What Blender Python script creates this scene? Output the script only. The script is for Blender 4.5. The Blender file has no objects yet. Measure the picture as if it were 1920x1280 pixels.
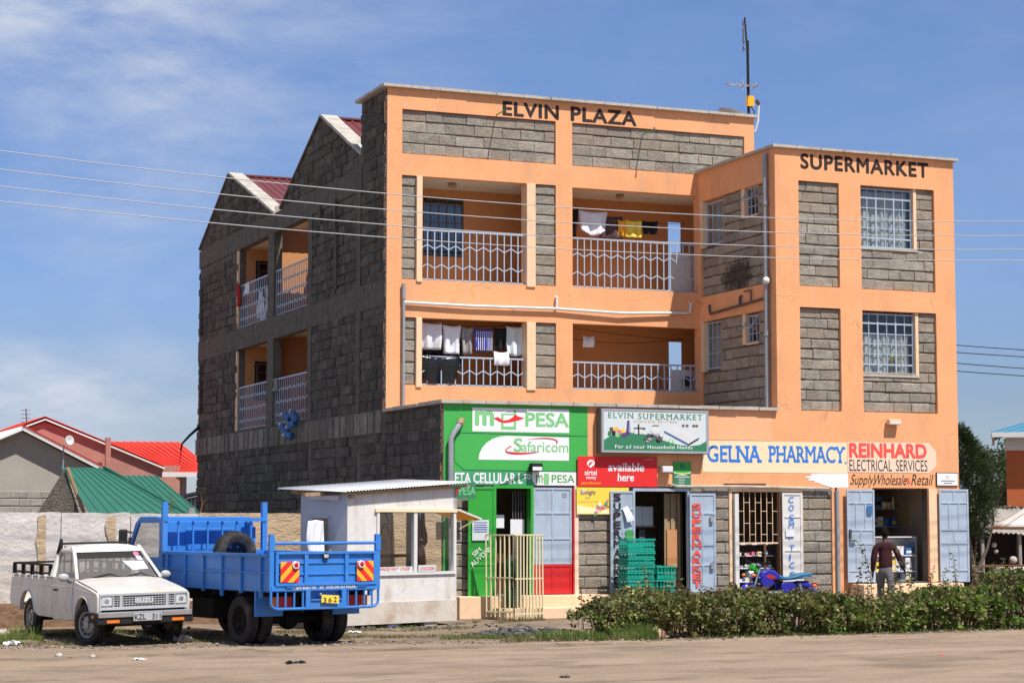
import bpy, bmesh, math, random
from mathutils import Vector, Matrix, noise
SC = bpy.context.scene
COL = SC.collection
R = math.radians
PI = math.pi
random.seed(11)

# ------------------------------------------------------------------ camera, sky, sun, exposure
cam = bpy.data.cameras.new('camera')
camo = bpy.data.objects.new('camera', cam); COL.objects.link(camo)
cam.sensor_width = 36; cam.lens = 70.76
cam.clip_start = .1; cam.clip_end = 6000
camo.location = (0, 0, 1.92)
camo.rotation_euler = (R(90+5.058), 0, R(-22.289))
SC.camera = camo

SUN_DIR = Vector((-.352, 1, -1.78)).normalized()          # direction the light travels
sun = bpy.data.lights.new('sun', 'SUN'); sun.energy = 4.5; sun.angle = R(.53); sun.color = (1, .95, .87)
suno = bpy.data.objects.new('sun', sun); COL.objects.link(suno)
suno.location = (10, -10, 40)
suno.rotation_euler = SUN_DIR.to_track_quat('-Z', 'Y').to_euler()

w = bpy.data.worlds.new('World'); SC.world = w; w.use_nodes = True
nt = w.node_tree; nt.nodes.clear()
N = nt.nodes.new; L = nt.links.new
out = N('ShaderNodeOutputWorld'); bg = N('ShaderNodeBackground'); bg.inputs[1].default_value = .10
sky = N('ShaderNodeTexSky'); sky.sky_type = 'NISHITA'; sky.sun_disc = False
sky.sun_elevation = math.asin(-SUN_DIR.z); sky.sun_rotation = math.atan2(-SUN_DIR.x, -SUN_DIR.y)
sky.altitude = 1600; sky.air_density = 1.0; sky.dust_density = .6; sky.ozone_density = 2.0
tc = N('ShaderNodeTexCoord')
mp = N('ShaderNodeMapping'); mp.inputs['Scale'].default_value = (1.0, 1.0, 2.2); mp.inputs['Location'].default_value = (.35, .1, .62); L(tc.outputs['Generated'], mp.inputs['Vector'])
n1 = N('ShaderNodeTexNoise'); n1.inputs['Scale'].default_value = 4.2; n1.inputs['Detail'].default_value = 9; n1.inputs['Roughness'].default_value = .55
n1.inputs['Distortion'].default_value = .35; L(mp.outputs[0], n1.inputs['Vector'])
r1 = N('ShaderNodeValToRGB'); r1.color_ramp.elements[0].position = .36; r1.color_ramp.elements[1].position = .64; L(n1.outputs['Fac'], r1.inputs[0])
mp2 = N('ShaderNodeMapping'); mp2.inputs['Scale'].default_value = (5, 5, 17); mp2.inputs['Rotation'].default_value = (.25, .3, .2); L(tc.outputs['Generated'], mp2.inputs['Vector'])
n2 = N('ShaderNodeTexNoise'); n2.inputs['Scale'].default_value = 3.2; n2.inputs['Detail'].default_value = 6; n2.inputs['Roughness'].default_value = .6; L(mp2.outputs[0], n2.inputs['Vector'])
mm = N('ShaderNodeMath'); mm.operation = 'MULTIPLY_ADD'; mm.inputs[1].default_value = 2.6; mm.inputs[2].default_value = -.62; mm.use_clamp = True; L(n2.outputs['Fac'], mm.inputs[0])
# more cloud towards the west of the view, clear towards the east
sx = N('ShaderNodeSeparateXYZ'); L(tc.outputs['Generated'], sx.inputs[0])
az = N('ShaderNodeMath'); az.operation = 'ARCTAN2'; L(sx.outputs['X'], az.inputs[0]); L(sx.outputs['Y'], az.inputs[1])
mr = N('ShaderNodeMapRange'); mr.interpolation_type = 'SMOOTHSTEP'
mr.inputs['From Min'].default_value = R(8); mr.inputs['From Max'].default_value = R(26)
mr.inputs['To Min'].default_value = 1.0; mr.inputs['To Max'].default_value = .16; L(az.outputs[0], mr.inputs['Value'])
m1 = N('ShaderNodeMath'); m1.operation = 'MULTIPLY'; L(r1.outputs[0], m1.inputs[0]); L(mr.outputs[0], m1.inputs[1])
m2 = N('ShaderNodeMath'); m2.operation = 'MULTIPLY'; L(m1.outputs[0], m2.inputs[0]); L(mm.outputs[0], m2.inputs[1])
m3 = N('ShaderNodeMath'); m3.operation = 'MULTIPLY'; m3.inputs[1].default_value = 1.05; m3.use_clamp = True; L(m2.outputs[0], m3.inputs[0])
# paler but dimmer towards the horizon, multiplied into the sky colour
tone = N('ShaderNodeValToRGB'); te = tone.color_ramp.elements; te[0].position = 0; te[0].color = (.47, .49, .60, 1); te[1].position = .8; te[1].color = (.90, .94, 1, 1)
for q, c in ((.06, (.50, .52, .64)), (.11, (.61, .65, .82)), (.24, (.71, .79, .98))): e = te.new(q); e.color = (*c, 1)
L(sx.outputs['Z'], tone.inputs[0]); mul = N('ShaderNodeMixRGB'); mul.blend_type = 'MULTIPLY'; mul.inputs[0].default_value = 1; L(sky.outputs[0], mul.inputs[1]); L(tone.outputs[0], mul.inputs[2])
mx = N('ShaderNodeMixRGB'); mx.inputs[2].default_value = (4.7, 5.1, 6.0, 1)
L(m3.outputs[0], mx.inputs[0]); L(mul.outputs[0], mx.inputs[1])
L(mx.outputs[0], bg.inputs[0]); L(bg.outputs[0], out.inputs[0])

SC.view_settings.view_transform = 'Standard'; SC.view_settings.look = 'None'
SC.view_settings.exposure = .42; SC.view_settings.gamma = 1
SC.render.engine = 'CYCLES'
SC.cycles.max_bounces = 6; SC.cycles.transparent_max_bounces = 12

# ------------------------------------------------------------------ materials
def S(r, g, b):
    f = lambda c: ((c/255+.055)/1.055)**2.4 if c > 10 else c/255/12.92
    return (f(r), f(g), f(b))
def node_mat(name):
    m = bpy.data.materials.new(name); m.use_nodes = True
    t = m.node_tree; t.nodes.clear()
    o = t.nodes.new('ShaderNodeOutputMaterial'); p = t.nodes.new('ShaderNodeBsdfPrincipled')
    t.links.new(p.outputs[0], o.inputs[0])
    return m, t, p, o
def pmat(name, col, rough=.8, var=.12, scale=3., bump=.25, bscale=40., metal=0., island=0., stretch=(1, 1, 1), dirt=None, spec=.35, coat=0., dist=.01, detail=6, tint=None, streak=None, stain=None):
    """weathered surface: two sizes of mottling, optional dirt patches, optional tone per block, bump"""
    m, t, p, o = node_mat(name); n = t.nodes.new; l = t.links.new
    tc = n('ShaderNodeTexCoord'); mp = n('ShaderNodeMapping'); mp.inputs['Scale'].default_value = stretch
    l(tc.outputs['Object'], mp.inputs[0])
    a = n('ShaderNodeTexNoise'); a.inputs['Scale'].default_value = scale; a.inputs['Detail'].default_value = detail; a.inputs['Roughness'].default_value = .62
    l(mp.outputs[0], a.inputs['Vector'])
    mr = n('ShaderNodeMapRange'); mr.inputs['From Min'].default_value = .25; mr.inputs['From Max'].default_value = .75
    mr.inputs['To Min'].default_value = 1-var; mr.inputs['To Max'].default_value = 1+var; l(a.outputs['Fac'], mr.inputs[0])
    fac = mr.outputs[0]
    if island:
        g = n('ShaderNodeNewGeometry'); mi = n('ShaderNodeMapRange'); mi.inputs['To Min'].default_value = 1-island; mi.inputs['To Max'].default_value = 1+island
        l(g.outputs['Random Per Island'], mi.inputs[0]); mu = n('ShaderNodeMath'); mu.operation = 'MULTIPLY'
        l(fac, mu.inputs[0]); l(mi.outputs[0], mu.inputs[1]); fac = mu.outputs[0]
    vm = n('ShaderNodeVectorMath'); vm.operation = 'SCALE'; vm.inputs[0].default_value = col[:3]; l(fac, vm.inputs['Scale'])
    colr = vm.outputs[0]
    if tint:                                            # some blocks of another stone
        g2 = n('ShaderNodeNewGeometry'); f1 = n('ShaderNodeMath'); f1.operation = 'MULTIPLY'; f1.inputs[1].default_value = 7.13; l(g2.outputs['Random Per Island'], f1.inputs[0])
        f2 = n('ShaderNodeMath'); f2.operation = 'FRACT'; l(f1.outputs[0], f2.inputs[0]); f3 = n('ShaderNodeMapRange'); f3.inputs['From Min'].default_value = .35; f3.inputs['To Max'].default_value = tint[1]; l(f2.outputs[0], f3.inputs[0])
        tm = n('ShaderNodeMixRGB'); tm.inputs[2].default_value = (*tint[0], 1); l(f3.outputs[0], tm.inputs[0]); l(colr, tm.inputs[1]); colr = tm.outputs[0]
    if dirt:
        dcol, damt, dscale, dstr = dirt
        mp2 = n('ShaderNodeMapping'); mp2.inputs['Scale'].default_value = dstr; l(tc.outputs['Object'], mp2.inputs[0])
        d = n('ShaderNodeTexNoise'); d.inputs['Scale'].default_value = dscale; d.inputs['Detail'].default_value = 8; d.inputs['Roughness'].default_value = .65; l(mp2.outputs[0], d.inputs['Vector'])
        dr = n('ShaderNodeMapRange'); dr.inputs['From Min'].default_value = .5; dr.inputs['From Max'].default_value = .72; dr.inputs['To Max'].default_value = damt; l(d.outputs['Fac'], dr.inputs[0])
        mx = n('ShaderNodeMixRGB'); mx.inputs[2].default_value = (*dcol[:3], 1); l(dr.outputs[0], mx.inputs[0]); l(colr, mx.inputs[1]); colr = mx.outputs[0]
    if streak:                                          # faded runs and dusty patches
        mp3 = n('ShaderNodeMapping'); mp3.inputs['Scale'].default_value = (5, 5, .22); l(tc.outputs['Object'], mp3.inputs[0])
        s1 = n('ShaderNodeTexNoise'); s1.inputs['Scale'].default_value = 1.7; s1.inputs['Detail'].default_value = 7; l(mp3.outputs[0], s1.inputs['Vector'])
        sr = n('ShaderNodeMapRange'); sr.inputs['From Min'].default_value = .52; sr.inputs['From Max'].default_value = .8; sr.inputs['To Max'].default_value = streak[1]; l(s1.outputs['Fac'], sr.inputs[0])
        sm = n('ShaderNodeMixRGB'); sm.inputs[2].default_value = (*streak[0], 1); l(sr.outputs[0], sm.inputs[0]); l(colr, sm.inputs[1]); colr = sm.outputs[0]
        vo = n('ShaderNodeTexVoronoi'); vo.feature = 'DISTANCE_TO_EDGE'; vo.inputs['Scale'].default_value = .55
        wn = n('ShaderNodeTexNoise'); wn.inputs['Scale'].default_value = 2.2; wn.inputs['Detail'].default_value = 6; l(tc.outputs['Object'], wn.inputs['Vector'])
        wv = n('ShaderNodeVectorMath'); wv.operation = 'MULTIPLY_ADD'; wv.inputs[1].default_value = (.9, .9, .9); l(wn.outputs['Color'], wv.inputs[0]); l(tc.outputs['Object'], wv.inputs[2]); l(wv.outputs[0], vo.inputs['Vector'])
        cr = n('ShaderNodeMapRange'); cr.inputs['From Min'].default_value = .004; cr.inputs['From Max'].default_value = .010; cr.inputs['To Min'].default_value = .40; cr.inputs['To Max'].default_value = 0; l(vo.outputs['Distance'], cr.inputs[0])
        ck_ = n('ShaderNodeMath'); ck_.operation = 'MULTIPLY'; l(cr.outputs[0], ck_.inputs[0]); cg = n('ShaderNodeMapRange'); cg.inputs['From Min'].default_value = .5; cg.inputs['From Max'].default_value = .62; l(a.outputs['Fac'], cg.inputs[0]); l(cg.outputs[0], ck_.inputs[1])
        cm = n('ShaderNodeMixRGB'); cm.inputs[2].default_value = (col[0]*.35, col[1]*.35, col[2]*.4, 1); l(ck_.outputs[0], cm.inputs[0]); l(colr, cm.inputs[1]); colr = cm.outputs[0]
    if stain:                                           # one damp stain: centre, half sizes, tone
        vs_ = n('ShaderNodeVectorMath'); vs_.operation = 'SUBTRACT'; vs_.inputs[1].default_value = stain[0]; l(tc.outputs['Object'], vs_.inputs[0])
        vd = n('ShaderNodeVectorMath'); vd.operation = 'DIVIDE'; vd.inputs[1].default_value = stain[1]; l(vs_.outputs[0], vd.inputs[0]); ln = n('ShaderNodeVectorMath'); ln.operation = 'LENGTH'; l(vd.outputs[0], ln.inputs[0])
        ns = n('ShaderNodeMath'); ns.operation = 'MULTIPLY_ADD'; ns.inputs[1].default_value = 1.1; l(a.outputs['Fac'], ns.inputs[0]); l(ln.outputs['Value'], ns.inputs[2])
        st = n('ShaderNodeMapRange'); st.inputs['From Min'].default_value = 1.15; st.inputs['From Max'].default_value = 1.5; st.inputs['To Min'].default_value = .85; st.inputs['To Max'].default_value = 0; l(ns.outputs[0], st.inputs[0])
        sx_ = n('ShaderNodeMixRGB'); sx_.inputs[2].default_value = (*stain[2], 1); l(st.outputs[0], sx_.inputs[0]); l(colr, sx_.inputs[1]); colr = sx_.outputs[0]
    l(colr, p.inputs['Base Color'])
    p.inputs['Roughness'].default_value = rough; p.inputs['Metallic'].default_value = metal
    p.inputs['Specular IOR Level'].default_value = spec
    if coat: p.inputs['Coat Weight'].default_value = coat; p.inputs['Coat Roughness'].default_value = .12
    if bump:
        b = n('ShaderNodeTexNoise'); b.inputs['Scale'].default_value = bscale; b.inputs['Detail'].default_value = 5; l(mp.outputs[0], b.inputs['Vector'])
        bn = n('ShaderNodeBump'); bn.inputs['Strength'].default_value = bump; bn.inputs['Distance'].default_value = dist; l(b.outputs['Fac'], bn.inputs['Height']); l(bn.outputs[0], p.inputs['Normal'])
    return m
def leafmat(name, cols, trans=.3, rough=.5):
    m, t, p, o = node_mat(name); n = t.nodes.new; l = t.links.new
    g = n('ShaderNodeNewGeometry'); r = n('ShaderNodeValToRGB'); r.color_ramp.interpolation = 'LINEAR'
    e = r.color_ramp.elements
    while len(e) < len(cols): e.new(.5)
    for i, c in enumerate(cols): e[i].position = i/(len(cols)-1); e[i].color = (*c, 1)
    tc = n('ShaderNodeTexCoord'); a = n('ShaderNodeTexNoise'); a.inputs['Scale'].default_value = 1.6; a.inputs['Detail'].default_value = 3; l(tc.outputs['Object'], a.inputs['Vector'])
    ad = n('ShaderNodeMath'); ad.operation = 'MULTIPLY_ADD'; ad.inputs[1].default_value = 1.5; ad.inputs[2].default_value = -.75; l(a.outputs['Fac'], ad.inputs[0])
    ad2 = n('ShaderNodeMath'); ad2.operation = 'ADD'; ad2.use_clamp = True; l(ad.outputs[0], ad2.inputs[0]); l(g.outputs['Random Per Island'], ad2.inputs[1])
    l(ad2.outputs[0], r.inputs[0]); l(r.outputs[0], p.inputs['Base Color'])
    p.inputs['Roughness'].default_value = rough; p.inputs['Specular IOR Level'].default_value = .4
    tr = n('ShaderNodeBsdfTranslucent'); l(r.outputs[0], tr.inputs[0]); ms = n('ShaderNodeMixShader'); ms.inputs[0].default_value = trans
    l(p.outputs[0], ms.inputs[1]); l(tr.outputs[0], ms.inputs[2]); l(ms.outputs[0], o.inputs[0])
    return m
def glassmat(name, tint=(.9, .95, .95), gloss=.12, veil=0):
    m, t, p, o = node_mat(name); n = t.nodes.new; l = t.links.new
    t.nodes.remove(p)
    tr = n('ShaderNodeBsdfTransparent'); tr.inputs[0].default_value = (*tint, 1); gl = n('ShaderNodeBsdfGlossy'); gl.inputs['Roughness'].default_value = .04
    lw = n('ShaderNodeLayerWeight'); lw.inputs[0].default_value = .5; pw = n('ShaderNodeMath'); pw.operation = 'POWER'; pw.inputs[1].default_value = 4; l(lw.outputs['Facing'], pw.inputs[0])
    ad = n('ShaderNodeMath'); ad.operation = 'MULTIPLY_ADD'; ad.inputs[1].default_value = .7; ad.inputs[2].default_value = gloss; ad.use_clamp = True; l(pw.outputs[0], ad.inputs[0])
    ms = n('ShaderNodeMixShader'); l(ad.outputs[0], ms.inputs[0]); l(tr.outputs[0], ms.inputs[1]); l(gl.outputs[0], ms.inputs[2]); l(ms.outputs[0], o.inputs[0])
    if veil:                                            # grey veil stands in for reflected and interior light
        df = n('ShaderNodeBsdfDiffuse'); df.inputs[0].default_value = (.46, .42, .37, 1); dm = n('ShaderNodeMixShader'); dm.inputs[0].default_value = veil
        l(ms.outputs[0], dm.inputs[1]); l(df.outputs[0], dm.inputs[2]); l(dm.outputs[0], o.inputs[0])
    return m
M = {}
M['orange'] = pmat('orange_plaster', (.81, .378, .178), .92, .09, 1.3, .40, 28, dirt=((.56, .29, .16), .55, 2.2, (1, 1, .35)), dist=.016, streak=((.60, .38, .25), .48))
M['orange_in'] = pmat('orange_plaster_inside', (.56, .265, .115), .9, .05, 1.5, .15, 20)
M['cream'] = pmat('cream_plaster', (.80, .56, .36), .85, .05, 2, .2, 25, dirt=((.5, .36, .24), .5, 4, (1, 1, .4)))
M['pinkish'] = pmat('salmon_paint', (.86, .42, .22), .85, .05, 1.5, .25, 16)
M['creamband'] = pmat('cream_paint', (.80, .67, .44), .85, .04, 2, .2, 18)
M['pinkcream'] = pmat('pale_pink_paint', (.80, .60, .46), .85, .04, 2, .2, 18)
M['stone'] = pmat('dressed_stone', (.30, .27, .225), .92, .28, 9, .9, 30, island=.19, dist=.028, dirt=((.12, .11, .10), .5, 4, (1, 1, 1.6)), tint=((.30, .225, .165), .6))
M['stonestain'] = pmat('damp_stained_stone', (.30, .27, .225), .92, .28, 9, .9, 30, island=.19, dist=.028, dirt=((.12, .11, .10), .5, 4, (1, 1, 1.6)), tint=((.30, .225, .165), .6), stain=((7.53, 1.75, 7.25), (1, .85, .42), (.035, .027, .02)))
M['mortar'] = pmat('mortar', (.105, .092, .078), .95, .2, 6, .5, 40)
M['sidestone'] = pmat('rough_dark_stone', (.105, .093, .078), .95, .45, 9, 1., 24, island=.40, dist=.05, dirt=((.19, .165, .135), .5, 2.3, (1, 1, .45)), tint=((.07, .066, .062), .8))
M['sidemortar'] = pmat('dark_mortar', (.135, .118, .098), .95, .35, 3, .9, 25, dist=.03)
M['plate'] = pmat('grey_cement_plate', (.19, .17, .145), .92, .35, 5, .7, 30, island=.3, dirt=((.05, .045, .04), .7, 2.4, (1, 1, .35)), dist=.02)
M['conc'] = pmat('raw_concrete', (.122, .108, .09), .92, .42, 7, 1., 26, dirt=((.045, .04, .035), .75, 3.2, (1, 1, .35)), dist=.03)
M['coping'] = pmat('coping_concrete', (.46, .42, .36), .9, .16, 5, .4, 40, dirt=((.2, .18, .15), .6, 3, (1, 1, 1)))
M['maroon'] = pmat('maroon_roof_sheet', (.155, .032, .030), .45, .10, 2, 0, spec=.5)
M['metal_blue'] = pmat('pale_blue_metal_paint', (.38, .46, .56), .5, .07, 3, .08, 20, dirt=((.26, .27, .28), .5, 3, (1, 1, .5)))
M['rail'] = pmat('pale_blue_rail_paint', (.40, .47, .58), .5, .05, 8, 0)
M['black'] = pmat('black_paint', (.014, .013, .013), .7, .2, 6, .1)
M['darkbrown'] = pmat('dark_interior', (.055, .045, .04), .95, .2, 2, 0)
M['room'] = pmat('interior_plaster', (.50, .40, .30), .95, .1, 2, 0)
M['floorc'] = pmat('cement_floor', (.26, .22, .18), .9, .15, 4, .2)
M['green'] = pmat('bright_green_paint', (.055, .40, .075), .75, .06, 2, .25, 14, dirt=((.04, .25, .06), .5, 2, (1, 1, 1)))
M['teal'] = pmat('teal_green_paint', (.06, .30, .15), .75, .06, 2, .2, 14)
M['greendoor'] = pmat('green_door_enamel', (.035, .34, .045), .45, .06, 3, .05, 20)
M['white'] = pmat('white_paint', (.66, .645, .62), .8, .05, 3, .15, 18)
M['signwhite'] = pmat('white_wall_paint', (.80, .79, .80), .8, .03, 3, .15, 18)
M['lgreen'] = pmat('letter_green', (.08, .36, .09), .8, .05, 5, 0)
M['palegreen'] = pmat('pale_letter_green', (.20, .55, .22), .8, .05, 5, 0)
M['dkgreen'] = pmat('deep_green_print', (.035, .20, .10), .7, .05, 5, 0)
M['red'] = pmat('red_print', (.72, .025, .025), .55, .04, 4, 0)
M['brickred'] = pmat('red_enamel', (.55, .02, .022), .5, .06, 4, 0)
M['handred'] = pmat('hand_painted_red', (.82, .095, .07), .8, .22, 14, 0)
M['orangeprint'] = pmat('orange_print', (.95, .42, .03), .6, .04, 4, 0)
M['blueletter'] = pmat('hand_painted_blue', (.035, .19, .62), .8, .14, 12, 0)
M['ink'] = pmat('dark_brown_letter', (.035, .022, .018), .8, .3, 14, 0)
M['yellow'] = pmat('yellow_print', (.86, .62, .07), .6, .08, 3, 0)
M['lightyellow'] = pmat('pale_yellow_print', (.90, .80, .45), .6, .05, 3, 0)
M['pink'] = pmat('pink_print', (.75, .15, .28), .6, .05, 3, 0)
M['purple'] = pmat('purple_print', (.10, .05, .22), .6, .05, 3, 0)
M['goldtext'] = pmat('faded_gold_print', (.52, .40, .20), .7, .05, 5, 0)
M['signback'] = pmat('pale_blue_print', (.60, .65, .66), .6, .03, 2, 0)
M['alu'] = pmat('aluminium', (.52, .52, .53), .4, .06, 5, 0, metal=.6)
M['darkalu'] = pmat('dark_metal_box', (.10, .09, .085), .5, .1, 5, 0)
M['pipe'] = pmat('grey_plastic_pipe', (.30, .31, .33), .5, .08, 4, 0)
M['wire'] = pmat('dull_aluminium_wire', (.42, .42, .43), .5, .05, 3, 0)
M['pipewhite'] = pmat('white_plastic_pipe', (.66, .66, .66), .5, .08, 4, 0)
M['glass'] = glassmat('window_glass', (.86, .90, .92), .05)
M['clearglass'] = glassmat('clear_glass', (.94, .95, .95), .05)
M['carglass'] = glassmat('windscreen_glass', (.80, .80, .78), .10, .22)
M['darkglass'] = glassmat('dim_window_glass', (.35, .38, .40), .12)
M['curtain'] = pmat('curtain_cloth', (.70, .66, .58), .9, .15, 9, 0, stretch=(3, 3, .3))
M['wood'] = pmat('raw_timber', (.36, .25, .14), .85, .25, 6, .3, 30, stretch=(1, 1, .25))
M['greywood'] = pmat('grey_timber', (.30, .28, .26), .9, .2, 5, .3, 30, stretch=(4, 4, .4))
M['brownboard'] = pmat('weathered_board', (.10, .085, .07), .9, .3, 5, .4, 30, stretch=(4, 4, .4))
M['brown'] = pmat('brown_timber', (.16, .075, .035), .7, .2, 6, .1)
M['rubber'] = pmat('tyre_rubber', (.032, .029, .026), .85, .25, 8, .3, 60, dirt=((.15, .12, .09), .6, 4, (1, 1, 1)))
M['dark'] = pmat('under_body_black', (.012, .011, .010), .85, .2, 6, 0)
M['teal_crate'] = pmat('teal_plastic', (.012, .33, .235), .45, .06, 5, 0)
M['bluecloth'] = pmat('blue_cloth', (.05, .06, .38), .9, .1, 6, 0)
M['whitecloth'] = pmat('white_cloth', (.74, .74, .78), .9, .06, 7, .2, 15)
M['greycloth'] = pmat('grey_patterned_cloth', (.26, .25, .25), .9, .5, 22, .2, 15)
M['blackcloth'] = pmat('black_cloth', (.012, .012, .015), .9, .2, 6, .2, 12)
M['blackplastic'] = pmat('black_plastic_sheet', (.008, .008, .009), .22, .2, 6, .6, 9, spec=.6, dist=.05)
M['redcloth'] = pmat('red_cloth', (.42, .02, .02), .9, .1, 6, 0)
M['patterncloth'] = pmat('brown_printed_cloth', (.10, .055, .05), .9, .6, 26, 0)
M['bluejug'] = pmat('blue_plastic', (.05, .15, .36), .35, .1, 4, 0)
M['corrwhite'] = pmat('galvanised_sheet', (.60, .61, .63), .45, .10, 3, 0, metal=.25, dirt=((.40, .36, .32), .5, 2, (1, 1, 1)))

# ------------------------------------------------------------------ mesh helpers
def abs_loc(p):
    v = Vector((0, 0, 0))
    while p is not None: v += p.location; p = p.parent
    return v
class MB:
    def __init__(s): s.v = []; s.f = []
    def add(s, vs, fs):
        b = len(s.v); s.v += [tuple(v) for v in vs]; s.f += [tuple(b+i for i in f) for f in fs]; return s
    def box(s, x0, x1, y0, y1, z0, z1):
        return s.add([(x0, y0, z0), (x1, y0, z0), (x1, y1, z0), (x0, y1, z0), (x0, y0, z1), (x1, y0, z1), (x1, y1, z1), (x0, y1, z1)],
                     [(0, 3, 2, 1), (4, 5, 6, 7), (0, 1, 5, 4), (1, 2, 6, 5), (2, 3, 7, 6), (3, 0, 4, 7)])
    def obox(s, c, ax, ay, az):
        """box from centre and three half vectors"""
        c, ax, ay, az = map(Vector, (c, ax, ay, az))
        vs = [c+i*ax+j*ay+k*az for k in (-1, 1) for i, j in ((-1, -1), (1, -1), (1, 1), (-1, 1))]
        return s.add(vs, [(0, 3, 2, 1), (4, 5, 6, 7), (0, 1, 5, 4), (1, 2, 6, 5), (2, 3, 7, 6), (3, 0, 4, 7)])
    def bar(s, p0, p1, wx, wy=None, up=(0, 0, 1)):
        p0, p1 = Vector(p0), Vector(p1); d = (p1-p0); u = Vector(up)
        if abs(d.normalized().dot(u)) > .98: u = Vector((0, 1, 0))
        a = d.cross(u).normalized(); b = a.cross(d).normalized()
        return s.obox((p0+p1)/2, d/2, a*wx/2, b*(wy or wx)/2)
    def tube(s, pts, r, n=8, cap=True):
        pts = [Vector(p) for p in pts]; rs = r if isinstance(r, (list, tuple)) else [r]*len(pts)
        prev = None; rings = []
        for i, p in enumerate(pts):
            d = (pts[min(i+1, len(pts)-1)]-pts[max(i-1, 0)]).normalized()
            if prev is None:
                u = Vector((0, 0, 1)) if abs(d.z) < .9 else Vector((1, 0, 0)); a = d.cross(u).normalized()
            else:
                a = (prev-d*prev.dot(d)).normalized()
            prev = a; b = d.cross(a)
            rings.append([p+(a*math.cos(2*PI*k/n)+b*math.sin(2*PI*k/n))*rs[i] for k in range(n)])
        vs = [v for rg in rings for v in rg]; fs = []
        for i in range(len(pts)-1):
            for k in range(n): fs.append((i*n+k, i*n+(k+1) % n, (i+1)*n+(k+1) % n, (i+1)*n+k))
        if cap: fs.append(tuple(range(n-1, -1, -1))); fs.append(tuple((len(pts)-1)*n+k for k in range(n)))
        return s.add(vs, fs)
    def prism(s, poly, plane, d0, d1):
        """2D outline pushed from d0 to d1; plane 'XZ' pushes along Y, 'YZ' along X, 'XY' along Z"""
        n = len(poly)
        def P(u, v, d): return (u, d, v) if plane == 'XZ' else (d, u, v) if plane == 'YZ' else (u, v, d)
        vs = [P(u, v, d0) for u, v in poly]+[P(u, v, d1) for u, v in poly]
        fs = [tuple(range(n)), tuple(range(2*n-1, n-1, -1))]+[(i, n+i, n+(i+1) % n, (i+1) % n) for i in range(n)]
        return s.add(vs, fs)
    def lathe(s, prof, c, ax, n=24):
        """profile (radius, along axis) round an axis through c"""
        ax = Vector(ax).normalized(); c = Vector(c); u = Vector((0, 0, 1)) if abs(ax.z) < .9 else Vector((1, 0, 0))
        a = ax.cross(u).normalized(); b = ax.cross(a); m = len(prof)
        vs = [c+ax*h+(a*math.cos(2*PI*k/n)+b*math.sin(2*PI*k/n))*r for k in range(n) for r, h in prof]
        fs = [(k*m+i, ((k+1) % n)*m+i, ((k+1) % n)*m+i+1, k*m+i+1) for k in range(n) for i in range(m-1)]
        return s.add(vs, fs)
    def grid(s, fn, nu, nv):
        vs = [fn(i/nu, j/nv) for j in range(nv+1) for i in range(nu+1)]
        return s.add(vs, [(j*(nu+1)+i, j*(nu+1)+i+1, (j+1)*(nu+1)+i+1, (j+1)*(nu+1)+i) for j in range(nv) for i in range(nu)])
    def quad(s, a, b, c, d): return s.add([a, b, c, d], [(0, 1, 2, 3)])
    def sphere(s, c, r, n=10, m=7):
        rx, ry, rz = r if isinstance(r, (tuple, list)) else (r, r, r)
        def fn(u, v):
            t = v*PI; p = u*2*PI
            return (c[0]+rx*math.sin(t)*math.cos(p), c[1]+ry*math.sin(t)*math.sin(p), c[2]-rz*math.cos(t))
        return s.grid(fn, n, m)
    def build(s, name, mat, parent=None, label=None, smooth=False, bevel=0, local=False, solid=0, merge=False, seg=2, fixn=True):
        me = bpy.data.meshes.new(name); off = Vector((0, 0, 0))
        vs = s.v
        o = bpy.data.objects.new(name, me); COL.objects.link(o)
        if not local:
            if parent is not None: off = abs_loc(parent)
            else:
                xs = [v[0] for v in vs]; ys = [v[1] for v in vs]; zs = [v[2] for v in vs]
                off = Vector(((min(xs)+max(xs))/2, (min(ys)+max(ys))/2, min(zs))); o.location = off
        me.from_pydata([(v[0]-off.x, v[1]-off.y, v[2]-off.z) for v in vs], [], s.f)
        if parent is not None: o.parent = parent
        if merge or fixn:
            bm = bmesh.new(); bm.from_mesh(me)
            if merge: bmesh.ops.remove_doubles(bm, verts=bm.verts, dist=.0005)
            if len(bm.faces) < 30000: bmesh.ops.recalc_face_normals(bm, faces=bm.faces)
            bm.to_mesh(me); bm.free()
        me.materials.append(mat if not isinstance(mat, str) else M[mat])
        if smooth:
            me.shade_smooth()
            if smooth == 2: me.set_sharp_from_angle(angle=R(38))
        if solid: md = o.modifiers.new('thickness', 'SOLIDIFY'); md.thickness = solid; md.offset = 0
        if bevel: md = o.modifiers.new('edge', 'BEVEL'); md.width = bevel; md.segments = seg; md.limit_method = 'ANGLE'; md.angle_limit = R(35)
        if label: o['label'] = label
        return o
def each(name, mat, parent, boxes, **k):
    # one part for every box
    for b in boxes: MB().box(*b).build(name, mat, parent, **k)
def tag(o, label=None, cat=None, group=None, kind=None):
    if label: o['label'] = label
    if cat: o['category'] = cat
    if group: o['group'] = group
    if kind: o['kind'] = kind
    return o
def thing(name, label, cat, loc=(0, 0, 0), rotz=0, group=None):
    o = bpy.data.objects.new(name, None); COL.objects.link(o); o.location = loc; o.rotation_euler = (0, 0, rotz); o.empty_display_size = .2
    return tag(o, label, cat, group)
def copy_tree(o, parent=None):
    c = o.copy(); COL.objects.link(c); c.parent = parent
    for ch in list(o.children): copy_tree(ch, c)
    return c

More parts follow.
